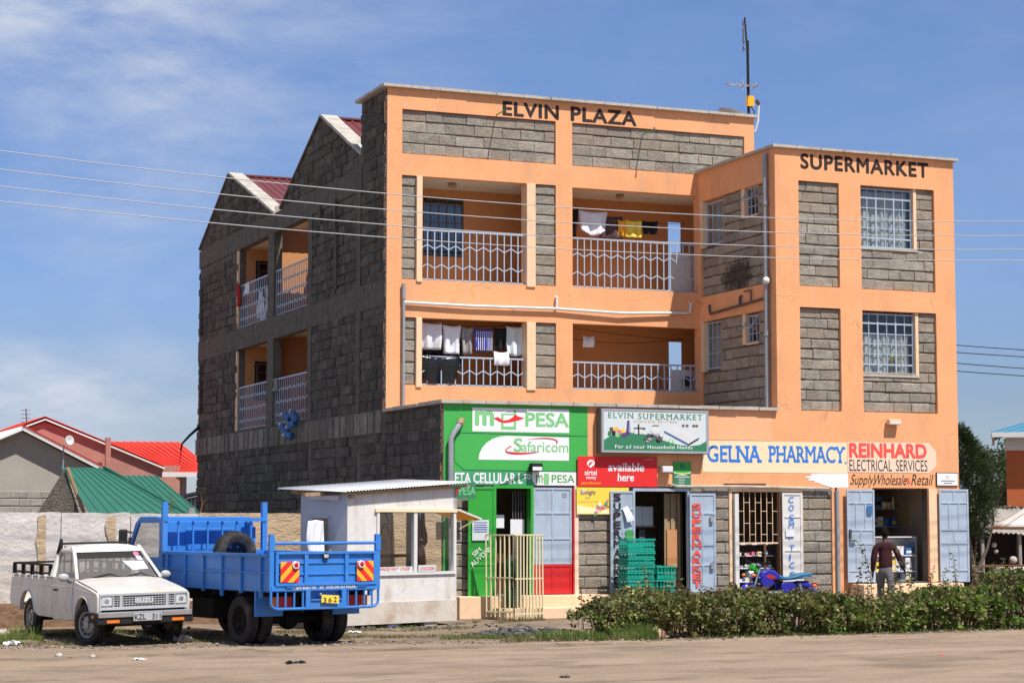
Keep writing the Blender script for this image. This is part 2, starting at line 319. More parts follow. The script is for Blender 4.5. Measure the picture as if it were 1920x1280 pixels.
_tc = {}
def glyphs(body, bold=0., spacing=1., leading=1.):
    """outline of a word as triangles (x, y) with its bounds"""
    cu = bpy.data.curves.new('t', 'FONT'); cu.body = body; cu.size = 1; cu.offset = bold; cu.space_character = spacing; cu.space_line = leading; cu.fill_mode = 'FRONT'; cu.resolution_u = 4
    cu.align_x = 'LEFT'
    o = bpy.data.objects.new('t', cu); COL.objects.link(o)
    me = bpy.data.meshes.new_from_object(o.evaluated_get(bpy.context.evaluated_depsgraph_get()))
    vs = [(v.co.x, v.co.y) for v in me.vertices]; fs = [tuple(p.vertices) for p in me.polygons]; es = [tuple(e.vertices) for e in me.edges]
    bpy.data.objects.remove(o); bpy.data.curves.remove(cu); bpy.data.meshes.remove(me)
    return vs, fs, es
def text(body, parent, mat, o, u, v, w, h, bold=.0, spacing=1., serif=0., shear=0., name='lettering', leading=1., local=False, jitter=0., fit=True, label=None):
    """lettering on the plane o + u*x + v*y, stretched to w by h"""
    vs, fs, es = glyphs(body, 0, spacing, leading); b0 = bold*.62; bold = 0
    if serif:
        ys = sorted(set(round(y, 3) for _, y in vs)); top = max(y for _, y in vs)
        cap = max(top-.02, .6); add = []
        def hz(y0):
            return [(min(vs[a][0], vs[b][0]), max(vs[a][0], vs[b][0])) for a, b in es if abs(vs[a][1]-vs[b][1]) < 1e-4 and abs(vs[a][1]-y0) < .012]
        lo = round(0-bold, 3); base = [y for y in ys if abs(y-lo) < .02]
        for y0, sg in ((-bold, 1), (max(set([round(vs[a][1], 3) for a, b in es if abs(vs[a][1]-vs[b][1]) < 1e-4]), default=top), -1)):
            for a, b in hz(y0):
                if b-a < .3: add.append((a-serif, b+serif, y0, y0+sg*.085))
        for a, b, y0, y1 in add:
            k = len(vs); vs += [(a, y0), (b, y0), (b, y1), (a, y1)]; fs.append((k, k+1, k+2, k+3) if y1 > y0 else (k+3, k+2, k+1, k))
    x0 = min(x for x, _ in vs); x1 = max(x for x, _ in vs); y0 = min(y for _, y in vs); y1 = max(y for _, y in vs)
    o, u, v = Vector(o), Vector(u).normalized(), Vector(v).normalized(); nrm = u.cross(v)
    rng = random.Random(body); mb = MB(); pts = []
    if b0:                           # a broader brush: the same letters laid down again all round
        base = list(fs); bv = list(vs)
        for q in range(8):
            k = len(vs); dx, dy = b0*math.cos(q*PI/4), b0*math.sin(q*PI/4); vs = vs+[(x+dx, y+dy) for x, y in bv]; fs = fs+[tuple(i+k for i in f) for f in base]
    sv, sf = [], []
    for f in fs:                     # every triangle on its own, a hair apart, so overlapping strokes never lie in one plane
        e = rng.random()*.0009+(.001 if len(f) == 4 else 0); k = len(sv); sv += [(*vs[i], e) for i in f]; sf.append(tuple(range(k, k+len(f))))
    for x, y, e in sv:
        a = (x-x0)/(x1-x0); b = (y-y0)/(y1-y0)
        jx = jitter*noise.noise((a*9, b*2, 3.1)); jy = jitter*noise.noise((a*9, b*2, 7.7))
        pts.append(o+u*((a+jx)*w+shear*b*h)+v*((b+jy*2)*h)+nrm*e)
    mb.add(pts, sf)
    ob = mb.build(name, mat, parent, local=local, fixn=False, label=label)
    return ob
UX, UZ = (1, 0, 0), (0, 0, 1)

def wall(mb, plane, pos, th, u0, u1, v0, v1, holes=()):
    """flat wall with rectangular openings, real reveals; front at pos"""
    us = sorted({u0, u1, *[h[0] for h in holes], *[h[1] for h in holes]}); us = [u for u in us if u0 <= u <= u1]
    vz = sorted({v0, v1, *[h[2] for h in holes], *[h[3] for h in holes]}); vz = [v for v in vz if v0 <= v <= v1]
    def P(u, v, d): return (u, pos+d, v) if plane == 'Y' else (pos+d, u, v)
    full = {}
    for i in range(len(us)-1):
        for j in range(len(vz)-1):
            cu, cv = (us[i]+us[i+1])/2, (vz[j]+vz[j+1])/2
            full[i, j] = not any(h[0] < cu < h[1] and h[2] < cv < h[3] for h in holes)
    for (i, j), ok in full.items():
        if not ok: continue
        a, b, c, d = us[i], us[i+1], vz[j], vz[j+1]
        mb.quad(P(a, c, 0), P(b, c, 0), P(b, d, 0), P(a, d, 0)); mb.quad(P(a, c, th), P(a, d, th), P(b, d, th), P(b, c, th))
        if not full.get((i-1, j)): mb.quad(P(a, c, 0), P(a, d, 0), P(a, d, th), P(a, c, th))
        if not full.get((i+1, j)): mb.quad(P(b, c, 0), P(b, c, th), P(b, d, th), P(b, d, 0))
        if not full.get((i, j-1)): mb.quad(P(a, c, 0), P(a, c, th), P(b, c, th), P(b, c, 0))
        if not full.get((i, j+1)): mb.quad(P(a, d, 0), P(b, d, 0), P(b, d, th), P(a, d, th))
    return mb
def blocks(mb, plane, pos, v0, v1, spans, course=.228, joint=.022, blen=.40, jit=.010, vj=.003, depth=.05, chip=.014, vchip=.35):
    """courses of stone blocks, each block proud of the mortar behind by its own amount"""
    rng = random.Random(int(pos*100+v0*10)+int(v1*7))
    n = max(1, round((v1-v0)/course)); c = (v1-v0)/n
    def P(u, v, d): return (u, pos+d, v) if plane == 'Y' else (pos+d, u, v)
    for k in range(n):
        za, zb = v0+k*c+joint/2, v0+(k+1)*c-joint/2
        for (a, b) in spans((za+zb)/2, za, zb):
            u = a-(rng.random()*blen*.6 if b-a > blen else 0)
            while u < b-.03:
                l = blen*(.7+.7*rng.random()); e = min(u+l, b)
                if b-e < .12: e = b
                s = max(u, a)+vj/2; t = e-vj/2; u = e
                if t-s < .03: continue
                d = rng.uniform(-jit, jit); ch = chip*rng.uniform(.6, 1.6)
                q = [rng.uniform(-.006, .006)*(1+vchip) for _ in range(8)]
                cv = ch*vchip
                mb.add([P(s+q[0]*vchip, za+q[1], d+ch), P(t+q[2]*vchip, za+q[3], d+ch), P(t+q[4]*vchip, zb+q[5], d+ch), P(s+q[6]*vchip, zb+q[7], d+ch),
                        P(s+cv, za+ch, d+rng.uniform(-.006, .006)), P(t-cv, za+ch, d+rng.uniform(-.006, .006)), P(t-cv, zb-ch, d+rng.uniform(-.006, .006)), P(s+cv, zb-ch, d+rng.uniform(-.006, .006)),
                        P(s, za, d+depth), P(t, za, d+depth), P(t, zb, d+depth), P(s, zb, d+depth)],
                       [(4, 5, 6, 7), (0, 1, 5, 4), (1, 2, 6, 5), (2, 3, 7, 6), (3, 0, 4, 7), (0, 8, 9, 1), (1, 9, 10, 2), (2, 10, 11, 3), (3, 11, 8, 0)])
    return mb
def stone_fill(parent, plane, pos, u0, u1, v0, v1, holes=(), name='stone_panel', mat='stone', back=True, **kw):
    """recessed infill of dressed stone with its mortar bed"""
    def sp(zm, za, zb):
        r = [(u0, u1)]
        for h in holes:
            if h[2] < zm < h[3]:
                nr = []
                for a, b in r:
                    if h[0] > a: nr.append((a, min(b, h[0])))
                    if h[1] < b: nr.append((max(a, h[1]), b))
                    if h[1] <= a or h[0] >= b: pass
                r = [x for x in nr if x[1]-x[0] > .02]
        return r
    o = blocks(MB(), plane, pos, v0, v1, sp, **kw).build(name, mat, parent, fixn=False)
    if back:
        wall(MB(), plane, pos+.03, .12, u0, u1, v0, v1, holes).build('mortar_bed', 'mortar' if mat.startswith('stone') else 'sidemortar', o)
    return o

# ------------------------------------------------------------------ ground
def gz(x, y):
    """gentle unevenness of the dirt"""
    f = 1 if y < 36 else max(0, 1-(y-36)/1.)
    h = .018*noise.noise((x*.45, y*.7, 1))+.010*noise.noise((x*1.7, y*2.3, 4))
    if y < 30.5:                                        # wheel ruts and churned ridges of the track
        wob = .35*noise.noise((x*.12, 3, 0))
        for yc, dp, wd in ((28.4, .06, .2), (27.2, .05, .22), (24.9, .035, .3), (23.4, .04, .28), (21.2, .04, .35)):
            q = (y-yc-wob-.03*(x-12))/wd
            if abs(q) < 3: h += -dp*math.exp(-q*q)*(.6+.6*noise.noise((x*.5, yc, 2)))+dp*.45*math.exp(-(abs(q)-1.5)**2*3)
        h += .016*noise.noise((x*3.1, y*4.3, 8))
    return f*h
def sheet(name, mat, xs, ys, zf, kind='structure', keep=None):
    mb = MB(); nx, ny = len(xs), len(ys)
    vs = [(x, y, zf(x, y)) for y in ys for x in xs]
    fs = []
    for j in range(ny-1):
        for i in range(nx-1):
            if keep is None or keep((xs[i]+xs[i+1])/2, (ys[j]+ys[j+1])/2): fs.append((j*nx+i, j*nx+i+1, (j+1)*nx+i+1, (j+1)*nx+i))
    mb.add(vs, fs)
    o = mb.build(name, mat, smooth=True, fixn=False)
    tag(o, kind=kind); return o
def frange(a, b, s):
    n = max(1, int(round((b-a)/s))); return [a+(b-a)*i/n for i in range(n+1)]
def dirtmat(name, c1, c2, c3, streak):
    m, t, p, o = node_mat(name); n = t.nodes.new; l = t.links.new
    tc = n('ShaderNodeTexCoord')
    def nz(scale, det, stretch=(1, 1, 1), rough=.6):
        mp = n('ShaderNodeMapping'); mp.inputs['Scale'].default_value = stretch; l(tc.outputs['Object'], mp.inputs[0])
        a = n('ShaderNodeTexNoise'); a.inputs['Scale'].default_value = scale; a.inputs['Detail'].default_value = det; a.inputs['Roughness'].default_value = rough; l(mp.outputs[0], a.inputs['Vector']); return a.outputs['Fac']
    def ramp(f, a, b):
        r = n('ShaderNodeMapRange'); r.inputs['From Min'].default_value = a; r.inputs['From Max'].default_value = b; l(f, r.inputs[0]); return r.outputs[0]
    def mix(f, a, b):
        x = n('ShaderNodeMixRGB'); l(f, x.inputs[0])
        for i, c in ((1, a), (2, b)):
            if isinstance(c, tuple): x.inputs[i].default_value = (*c, 1)
            else: l(c, x.inputs[i])
        return x.outputs[0]
    c = mix(ramp(nz(.9, 8, streak), .38, .64), c1, c2)
    c = mix(ramp(nz(1.1, 8, (streak[0]*2, 1, 1)), .47, .66), c, c3)
    sp = nz(38, 4); k = ramp(sp, .62, .72); c = mix(k, c, tuple(x*.55 for x in c3))
    sp2 = nz(27, 3, (1, 1, 1)); k2 = ramp(sp2, .66, .74); c = mix(k2, c, tuple(min(1, x*1.55) for x in c1))
    l(c, p.inputs['Base Color']); p.inputs['Roughness'].default_value = .95; p.inputs['Specular IOR Level'].default_value = .15
    b = n('ShaderNodeBump'); b.inputs['Strength'].default_value = .9; b.inputs['Distance'].default_value = .045; l(nz(7, 10, (.8, 1, 1), .78), b.inputs['Height']); l(b.outputs[0], p.inputs['Normal'])
    return m
M['dirt'] = dirtmat('dry_earth', (.300, .222, .158), (.225, .165, .118), (.155, .118, .088), (.5, 1, 1))
M['road'] = dirtmat('packed_sandy_earth', (.365, .270, .195), (.305, .224, .160), (.215, .160, .117), (.22, 1, 1))
xs = [-1500, -400, -120, -40, -15]+frange(-6, 38, .3)+[45, 60, 110, 300, 900, 2500]
ys = [-400, -100, -20, 0, 10]+frange(16, 42, .28)+[45, 60, 110, 300, 900, 3000]
sheet('ground', M['dirt'], xs, ys, gz)
def road_edge(x): return 29.15+.19*max(0, min(14-x, 14))+.25*noise.noise((x*.35, 2, 0))+.10*noise.noise((x*1.5, 5, 0))
rx = [-400, -120, -40, -15]+frange(-6, 38, .16)+[45, 60, 110, 300, 900]
rv = [-9, -3, 4, 10]+frange(14, 19, .3)+frange(19.14, 28.75, .14)
mb = MB(); nx = len(rx)
pts = []
for j, y in enumerate(rv):
    for x in rx:
        yy = y if j < len(rv)-3 else y+(road_edge(x)-28.75)*(1-(len(rv)-1-j)*.33)
        pts.append((x, yy, gz(x, yy)+(.010 if j < len(rv)-1 else .002)))
mb.add(pts, [(j*nx+i, j*nx+i+1, (j+1)*nx+i+1, (j+1)*nx+i) for j in range(len(rv)-1) for i in range(nx-1)])
o = mb.build('dirt_road', M['road'], smooth=True, fixn=False); tag(o, kind='structure')

# ------------------------------------------------------------------ the plaza building
X0, X1 = 13.72, 25.7            # west face, east face
YL, YM = 37.0, 40.54            # shop front, upper front
XB = 21.2                       # west face of the forward block
B = thing('plaza_building', 'three storey orange plastered building with grey stone infill, shops below and dark unplastered side wall', 'building', (X0, YL, 0))
def P(name, mb, mat, label=None, parent=B, **k): return mb.build(name, mat, parent, label=label, **k)

# main front, orange frame
mb = wall(MB(), 'Y', YM, .2, X0, 22.69, 4.18, 11.2,
          [(14.06, 17.67, 9.78, 10.75), (18.07, 22.43, 9.78, 10.75), (14.06, 17.67, 7.06, 9.31), (18.07, 21.2, 7.06, 9.29), (14.06, 17.67, 4.79, 6.24), (18.07, 21.2, 4.79, 6.25), (21.4, 22.6, 4.79, 6.9), (21.4, 22.6, 7.06, 9.29)])
P('front_wall', mb, 'orange')
for a, b in ((14.06, 17.67), (18.07, 22.43)): stone_fill(B, 'Y', YM+.05, a, b, 9.78, 10.75, course=.243, blen=.5)
for z0, z1 in ((7.06, 9.31), (4.79, 6.24)):
    stone_fill(B, 'Y', YM+.05, 14.06, 14.39, z0, z1, blen=.6); stone_fill(B, 'Y', YM+.05, 17.17, 17.67, z0, z1, blen=.6)
    each('balcony_jamb', 'cream', B, [(14.39, 14.52, YM-.035, YM+.3, z0-.05, z1-.003), (16.96, 17.17, YM-.035, YM+.3, z0-.05, z1-.003)], bevel=.008)
# balcony slabs, ceilings, inner walls
P('balcony_slab', MB().box(13.95, 22.69, YM+.2, 42.2, 6.62, 7.03), 'cream'); P('balcony_slab', MB().box(13.95, 22.69, YM+.2, 42.2, 4.42, 4.76), 'cream')
P('balcony_ceiling', MB().box(13.95, 22.69, YM+.2, 42.2, 9.34, 9.6), 'white')
W1 = (15.14, 16.12, 7.82, 9.17); W2 = (15.14, 16.12, 5.3, 6.2)
mb = wall(MB(), 'Y', 42.2, .2, 13.95, 22.69, 4.2, 9.6, [W1, W2, (21.28, 21.71, 7.03, 8.95), (21.28, 21.71, 4.76, 6.1)])
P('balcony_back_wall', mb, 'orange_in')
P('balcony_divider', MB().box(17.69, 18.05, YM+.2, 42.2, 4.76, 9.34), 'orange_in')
each('corridor_parapet', 'white', B, [(21.42, 22.4, 42.02, 42.17, 7.031, 8.18), (21.42, 22.3, 41.6, 41.72, 4.761, 5.38), (20.74, 21.19, 41.0, 41.06, 7.04, 8.02), (20.74, 21.19, 41.0, 41.06, 4.77, 5.33)])
o = MB().lathe([(0, 0), (.07, 0), (.10, .06), (.105, .14), (.09, .17), (.11, .19), (0, .19)], (21.08, 40.9, 4.97), (0, -.3, 1), 16).build('cooking_pot', 'black', None, smooth=2); tag(o, 'black pot against the pale panel in the balcony beside the forward block', 'pot')
# dark sheets for the unlit rooms behind and rear body
def railing(parent, plane, pos, u0, u1, z0, z1, pitch, rows, label=None):
    mb = MB(); t = .022 if plane == 'Y' else .017
    def Q(u, z): return (u, pos, z) if plane == 'Y' else (pos, u, z)
    mb.bar(Q(u0, z1), Q(u1, z1), .035, .035); mb.bar(Q(u0, z0+.03), Q(u1, z0+.03), t)
    n = round((u1-u0)/pitch); p = (u1-u0)/n
    for i in range(n+1):
        u = u0+i*p
        if i in (0, n): u += .012 if i == 0 else -.012
        mb.bar(Q(u, z0), Q(u, z1), t)
    for zc in rows:
        for i in range(n):
            a, b = (zc+.045, zc-.045) if i % 2 else (zc-.045, zc+.045)
            mb.bar(Q(u0+i*p, a), Q(u0+(i+1)*p, b), .02)
    return mb.build('railing', 'rail', parent, label=label)
railing(B, 'Y', YM+.1, 14.52, 16.96, 7.06, 8.16, .163, (7.80, 7.38))
railing(B, 'Y', YM+.1, 18.07, 21.2, 7.06, 8.17, .163, (7.80, 7.38))
railing(B, 'Y', YM+.1, 14.52, 16.96, 4.79, 5.42, .163, (5.10,))
railing(B, 'Y', YM+.1, 18.07, 21.2, 4.79, 5.40, .163, (5.10,))
each('rail_sill', 'coping', B, [(14.52, 16.96, YM+.02, YM+.18, 4.77, 4.80), (18.07, 21.2, YM+.02, YM+.18, 4.77, 4.80)])
def window(parent, plane, pos, u0, u1, z0, z1, cols, rows, mat='metal_blue', glass='glass', fw=.035, bw=.018, curtain=None, heavy=(), back=True, name='window', outward=-1):
    """steel casement: frame, panes and, behind them, what hangs inside"""
    def Q(u, d, z): return (u, pos+d, z) if plane == 'Y' else (pos+d, u, z)
    mb = MB()
    def rect(a, b, c, d, d0=0, d1=.04):
        p, q = Q(a, d0, c), Q(b, d1, d); mb.box(min(p[0], q[0]), max(p[0], q[0]), min(p[1], q[1]), max(p[1], q[1]), c, d)
    rect(u0, u0+fw, z0, z1); rect(u1-fw, u1, z0, z1); rect(u0+fw, u1-fw, z0, z0+fw); rect(u0+fw, u1-fw, z1-fw, z1)
    for i in range(1, cols):
        u = u0+(u1-u0)*i/cols; hw = bw*(1.9 if ('c', i) in heavy else 1)/2; rect(u-hw, u+hw, z0+fw, z1-fw, .005, .035)
    for j in range(1, rows):
        z = z0+(z1-z0)*j/rows; hw = bw*(1.9 if ('r', j) in heavy else 1)/2; rect(u0+fw, u1-fw, z-hw, z+hw, .008, .032)
    f = mb.build(name, mat, parent)
    g = MB(); p, q = Q(u0+fw/2, .02, z0), Q(u1-fw/2, .024, z1)
    g.box(min(p[0], q[0]), max(p[0], q[0]), min(p[1], q[1]), max(p[1], q[1]), z0+fw/2, z1-fw/2); g.build('pane', glass, f)
    if curtain:
        c = MB(); zt = curtain
        def fn(a, b):
            u = u0+(u1-u0)*a; return Q(u, .17+.025*math.sin(a*58)+.012*math.sin(a*131+2), z0-.02+(zt-z0+.02)*b)
        c.grid(fn, 120, 4); c.build('curtain', 'curtain', f, smooth=True, fixn=False)
    return f
window(B, 'Y', 42.24, *W1, 5, 7, 'darkalu', 'darkglass'); window(B, 'Y', 42.24, *W2, 5, 5, 'darkalu', 'darkglass')
P('dark_backing', MB().box(14.0, 21.2, 42.45, 42.6, 4.2, 9.6), 'darkbrown')  # dark slab stands in for the unlit rooms behind the windows
for x in (15.5, 19.6):
    P('ceiling_light', MB().lathe([(0, .10), (.09, .09), (.10, .04), (.06, 0), (0, 0)], (x, 41.3, 9.24), (0, 0, 1), 12), 'wood', smooth=True)
# copings
def rough_box(mb, x0, x1, y0, y1, z0, z1, axis, n):
    for i in range(n):
        t = random.uniform(-.012, .012)
        if axis == 'x': a = x0+(x1-x0)*i/n; b = x0+(x1-x0)*(i+1)/n-.012; mb.box(a, b, y0+t, y1, z0, z1+t*.6)
        else: a = y0+(y1-y0)*i/n; b = y0+(y1-y0)*(i+1)/n-.012; mb.box(x0+t, x1, a, b, z0, z1+t*.6)
    return mb
mb = rough_box(MB(), 13.60, 22.76, YM-.10, YM+.34, 11.203, 11.265, 'x', 14); rough_box(mb, 13.60, 14.0, YM+.35, 42.5, 11.203, 11.265, 'y', 4)
P('parapet_coping', mb, 'coping')
mb = rough_box(MB(), 21.12, 25.79, YL-.09, YL+.3, 9.803, 9.86, 'x', 8); rough_box(mb, 21.12, 21.46, YL+.31, YM-.005, 9.803, 9.86, 'y', 6)
P('parapet_coping', mb, 'coping')
mb = rough_box(MB(), 13.64, 21.195, YL-.09, YL+.22, 4.20, 4.265, 'x', 16); rough_box(mb, 13.64, 13.95, YL+.23, YM-.005, 4.20, 4.265, 'y', 6)
P('terrace_coping', mb, 'coping')
P('terrace_slab', MB().box(13.9, 22.0, YL+.2, YM+.1, 3.95, 4.14), 'floorc')

# forward block
mb = wall(MB(), 'Y', YL, .2, XB, X1, 4.2, 9.8, [(21.77, 22.77, 6.87, 9.13), (23.31, 25.19, 6.87, 9.13), (21.77, 22.77, 4.22, 6.42), (23.31, 25.19, 4.22, 6.41)])
P('front_wall', mb, 'orange')
for z0, z1, wz in ((6.87, 9.13, (7.79, 9.10)), (4.22, 6.415, (5.04, 6.37))):
    stone_fill(B, 'Y', YL+.06, 21.77, 22.77, z0, z1)
    hole = (23.31, 24.76, wz[0], z1+.01)
    stone_fill(B, 'Y', YL+.06, 23.31, 25.19, z0, z1, [hole])
    window(B, 'Y', YL+.12, 23.32, 24.68, wz[0], wz[1], 6, 6, curtain=wz[1]-(.05 if z0 > 6 else .42), heavy=(('c', 2), ('c', 4), ('r', 5), ('r', 1)))
    P('window_reveal', MB().box(24.68, 24.755, YL+.045, YL+.2, wz[0], wz[1]+.03), 'cream')
    P('window_sill', MB().box(23.32, 24.76, YL+.035, YL+.2, wz[0]-.05, wz[0]-.002), 'coping')
mb = wall(MB(), 'X', XB, .2, YL+.2, YM-.002, 4.2, 9.8, [(37.5, 40.40, 6.94, 9.13), (37.5, 40.40, 4.22, 6.38)])
P('side_wall', mb, 'orange', label='orange framed side of the forward block, in shade')
for z0, z1, a, b in ((6.94, 9.13, (39.45, 40.27, 8.10, 9.07), (37.86, 38.38, 8.50, 9.13)), (4.27, 6.38, (39.60, 40.27, 5.29, 6.35), (37.86, 38.38, 5.73, 6.34))):
    ha = (a[0]-.02, 40.41, a[2]-.02, z1+.01); hb = (b[0]-.02, b[1]+.16, b[2]-.03, z1+.01)
    stone_fill(B, 'X', XB+.05, 37.5, 40.40, z0, z1, [ha, hb], mat='stonestain' if z0 > 6 else 'stone')
    window(B, 'X', XB+.09, *a, 3, 3, curtain=a[3]-.05); window(B, 'X', XB+.09, *b, 3, 3)
    each('window_reveal', 'cream', B, [(XB-.012, XB+.2, 40.272, 40.40, a[2]-.05, z1-.003), (XB+.02, XB+.2, b[1]+.002, b[1]+.14, b[2]-.02, z1-.003), (XB+.03, XB+.2, b[0]-.02, b[1], b[2]-.035, b[2]-.002)])
    s = MB(); c = Vector((XB+.03, (b[0]+b[1])/2, b[3]-.28)); up = Vector((-.16, 0, -.26)); up2 = Vector((0, .2, 0))
    for e in (-1, 1): s.bar(Vector((XB+.08, c.y+e*.2, b[3]-.05)), Vector((XB-.10, c.y+e*.2, b[3]-.30)), .022)
    s.bar((XB-.10, c.y-.2, b[3]-.30), (XB-.10, c.y+.2, b[3]-.30), .022); P('open_vent', s, 'metal_blue')
# closed box of the forward block: rear and east walls, inner floors
P('block_shell', wall(MB(), 'X', X1-.2, .195, YL+.2, 42.4, 0, 9.8), 'orange')
P('block_shell', MB().box(22.69, X1-.2, 42.2, 42.4, 0, 9.8), 'orange')
each('block_floor', 'floorc', B, [(XB+.2, X1-.2, YL+.2, YM, 6.5, 6.8), (XB+.2, X1-.2, YL+.2, YM, 3.97, 4.18), (XB+.2, X1-.2, YL+.2, YM, 9.35, 9.6)])
P('inner_partition', MB().box(XB+.2, X1-.2, 39.2, 39.3, 4.2, 9.3), 'room')
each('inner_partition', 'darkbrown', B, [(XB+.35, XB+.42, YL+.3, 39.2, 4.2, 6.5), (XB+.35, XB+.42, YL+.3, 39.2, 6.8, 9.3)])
# goods on the lower window sill
mb = MB(); mb.box(24.15, 24.33, 37.19, 37.26, 5.05, 5.36); P('sill_box', mb, 'wood'); P('sill_box', MB().box(24.15, 24.33, 37.185, 37.26, 5.362, 5.44), 'yellow')
P('sill_box', MB().box(23.75, 23.9, 37.19, 37.25, 5.05, 5.26), 'whitecloth')

# ---- west side: rough dark block wall with gables
SPAN = [(42.35, 10.02), (45.45, 11.46), (48.95, 9.74), (49.55, 9.72), (54.24, 11.48), (57.6, 9.77)]
def gable_spans(z):
    """what of the gabled west wall stands at height z"""
    if z < 9.72:
        return [(YM+.02, 57.6)]
    r = [(YM+.02, 42.4)] if z < 11.2 else []
    def cut(a, ap, c):
        def at(p, q): return p[0]+(q[0]-p[0])*(z-p[1])/(q[1]-p[1])
        if z < ap[1]-.12: r.append((at(a, ap)+.05 if z > a[1] else a[0], at(ap, c)-.05 if z > c[1] else c[0]))
    cut(SPAN[0], SPAN[1], SPAN[2]); cut(SPAN[3], SPAN[4], SPAN[5])
    return r
SH = [(46.42, 49.45, 7.07, 9.22), (50.05, 53.05, 7.07, 9.22), (46.42, 49.45, 4.32, 6.50), (50.05, 53.05, 4.32, 6.50)]
BANDS = [(6.50, 7.07), (3.75, 4.28), (9.22, 9.72)]           # cast beams: no blocks there
def side_sp(zm, za, zb):
    if any(a-.02 < zm < b+.02 for a, b in BANDS) and True:
        base = [(YM+.02, 42.3)] if zm > 9 else []
        return base
    r = gable_spans(zm)
    for h in SH+[(49.45, 50.05, 4.2, 9.3), (42.35, 42.62, 0, 10.1), (46.1, 46.42, 3.0, 9.3)]:
        if h[2] < zm < h[3]:
            nr = []
            for a, b in r:
                if h[0] > a: nr.append((a, min(b, h[0])))
                if h[1] < b: nr.append((max(a, h[1]), b))
            r = nr
    return [x for x in r if x[1]-x[0] > .05]
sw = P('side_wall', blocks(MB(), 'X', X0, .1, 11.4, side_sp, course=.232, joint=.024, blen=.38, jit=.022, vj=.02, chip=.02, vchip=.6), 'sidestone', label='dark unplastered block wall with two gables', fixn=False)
mb = wall(MB(), 'X', X0+.035, .17, YM+.2, 57.6, 0, 9.72, SH)
mb.box(X0+.03, X0+.2, YM+.2, 42.4, 9.72, 11.2)
mb.prism([(42.35, 9.72)]+SPAN[0:3]+[(48.95, 9.72)], 'YZ', X0+.03, X0+.2); mb.prism([(49.55, 9.715)]+SPAN[3:6]+[(57.6, 9.715)], 'YZ', X0+.03, X0+.2)
mb.build('mortar_bed', 'sidemortar', sw)
mb = MB()
for a, b in BANDS: wall(mb, 'X', X0-.004, .04, 42.32 if a > 9 else YM+.02, 57.6, a, b)
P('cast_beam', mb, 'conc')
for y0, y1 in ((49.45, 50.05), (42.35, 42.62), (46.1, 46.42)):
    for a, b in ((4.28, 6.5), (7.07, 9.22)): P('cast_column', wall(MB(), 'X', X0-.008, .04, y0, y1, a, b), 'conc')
mb = MB()                                                     # vertical grout plates in the lower beam, left shutter boards
for k in range(34):
    y = 40.8+k*.5; mb.box(X0-.012-random.random()*.02, X0-.002, y+random.uniform(-.05, .05), y+.4+random.uniform(-.06, .06), 3.78, 4.24)
P('grout_plate', mb, 'plate')
for y, z0, z1 in ((44.0, 7.2, 8.55), (44.1, 8.6, 9.3), (57.1, 5.0, 6.4), (57.15, 7.2, 8.6), (45.3, 8.9, 9.3)): P('shutter_board', MB().box(X0-.06, X0-.005, y, y+.14, z0, z1), 'brownboard')
def ragged_edge(x, y, z0, z1, n, seed):
    rg = random.Random(seed); m = MB()
    for k in range(n):
        z = z0+(z1-z0)*k/n; h = (z1-z0)/n; m.box(x-.015-rg.random()*.03, x+.02, y-.002+rg.random()*.01, y+.03+rg.random()*.07, z, z+h*rg.uniform(.6, 1.1))
    return m
P('plaster_edge', ragged_edge(X0, YM+.005, 4.3, 11.2, 70, 3), 'conc'); P('plaster_edge', ragged_edge(X0, YL+.01, .1, 4.18, 44, 4), 'conc')
# gable copings and roofs
for (y0, z0), (y1, z1) in ((SPAN[0], SPAN[1]), (SPAN[3], SPAN[4])):
    mb = MB(); d = Vector((0, y1-y0, z1-z0)); n = Vector((0, -d.z, d.y)).normalized()
    for k in range(8):
        a = Vector((0, y0, z0))+d*(k/8); b = Vector((0, y0, z0))+d*((k+1)/8-.004); t = random.uniform(-.006, .006)
        mb.obox(Vector((X0+.17+t, 0, 0))+(a+b)/2+n*.035, (.20, 0, 0), (b-a)/2, n*.035)
    P('gable_coping', mb, 'coping')
for (y0, z0), (y1, z1) in ((SPAN[1], SPAN[2]), (SPAN[4], SPAN[5])):
    mb = MB(); d = Vector((0, y1-y0, z1-z0)); n = Vector((0, -d.z, d.y)).normalized()
    mb.obox(Vector((X0+.12, (y0+y1)/2, (z0+z1)/2))+n*.03, (.15, 0, 0), d/2, n*.03)
    P('gable_coping', mb, 'conc')
def ribbed(mb, x0, x1, a, b, pitch=.22, rib=.028):
    """profiled roofing sheet from eave a to ridge b (points in the YZ plane)"""
    d = Vector((0, b[0]-a[0], b[1]-a[1])); n = Vector((0, -d.z, d.y)).normalized()
    if n.z < 0: n = -n
    xs = []; x = x0
    while x < x1:
        xs += [(x, 0), (x+pitch*.62, 0), (x+pitch*.70, rib), (x+pitch*.92, rib)]; x += pitch
    xs.append((x1, 0)); vs = []
    for x, h in xs:
        for p in (a, b): vs.append(Vector((x, p[0], p[1]))+n*h)
    mb.add(vs, [(2*i, 2*i+2, 2*i+3, 2*i+1) for i in range(len(xs)-1)])
for (e0, ap, e1) in ((SPAN[0], SPAN[1], SPAN[2]), (SPAN[3], SPAN[4], SPAN[5])):
    mb = MB(); ribbed(mb, X0+.34, 21.3, (e0[0], e0[1]-.03), (ap[0], ap[1]-.03)); ribbed(mb, X0+.34, 21.3, (e1[0], e1[1]-.03), (ap[0], ap[1]-.03))
    mb.box(X0+.36, 21.3, ap[0]-.12, ap[0]+.12, ap[1]-.035, ap[1]+.012)
    P('roof', mb, 'maroon', fixn=False, label='maroon ribbed metal roof')
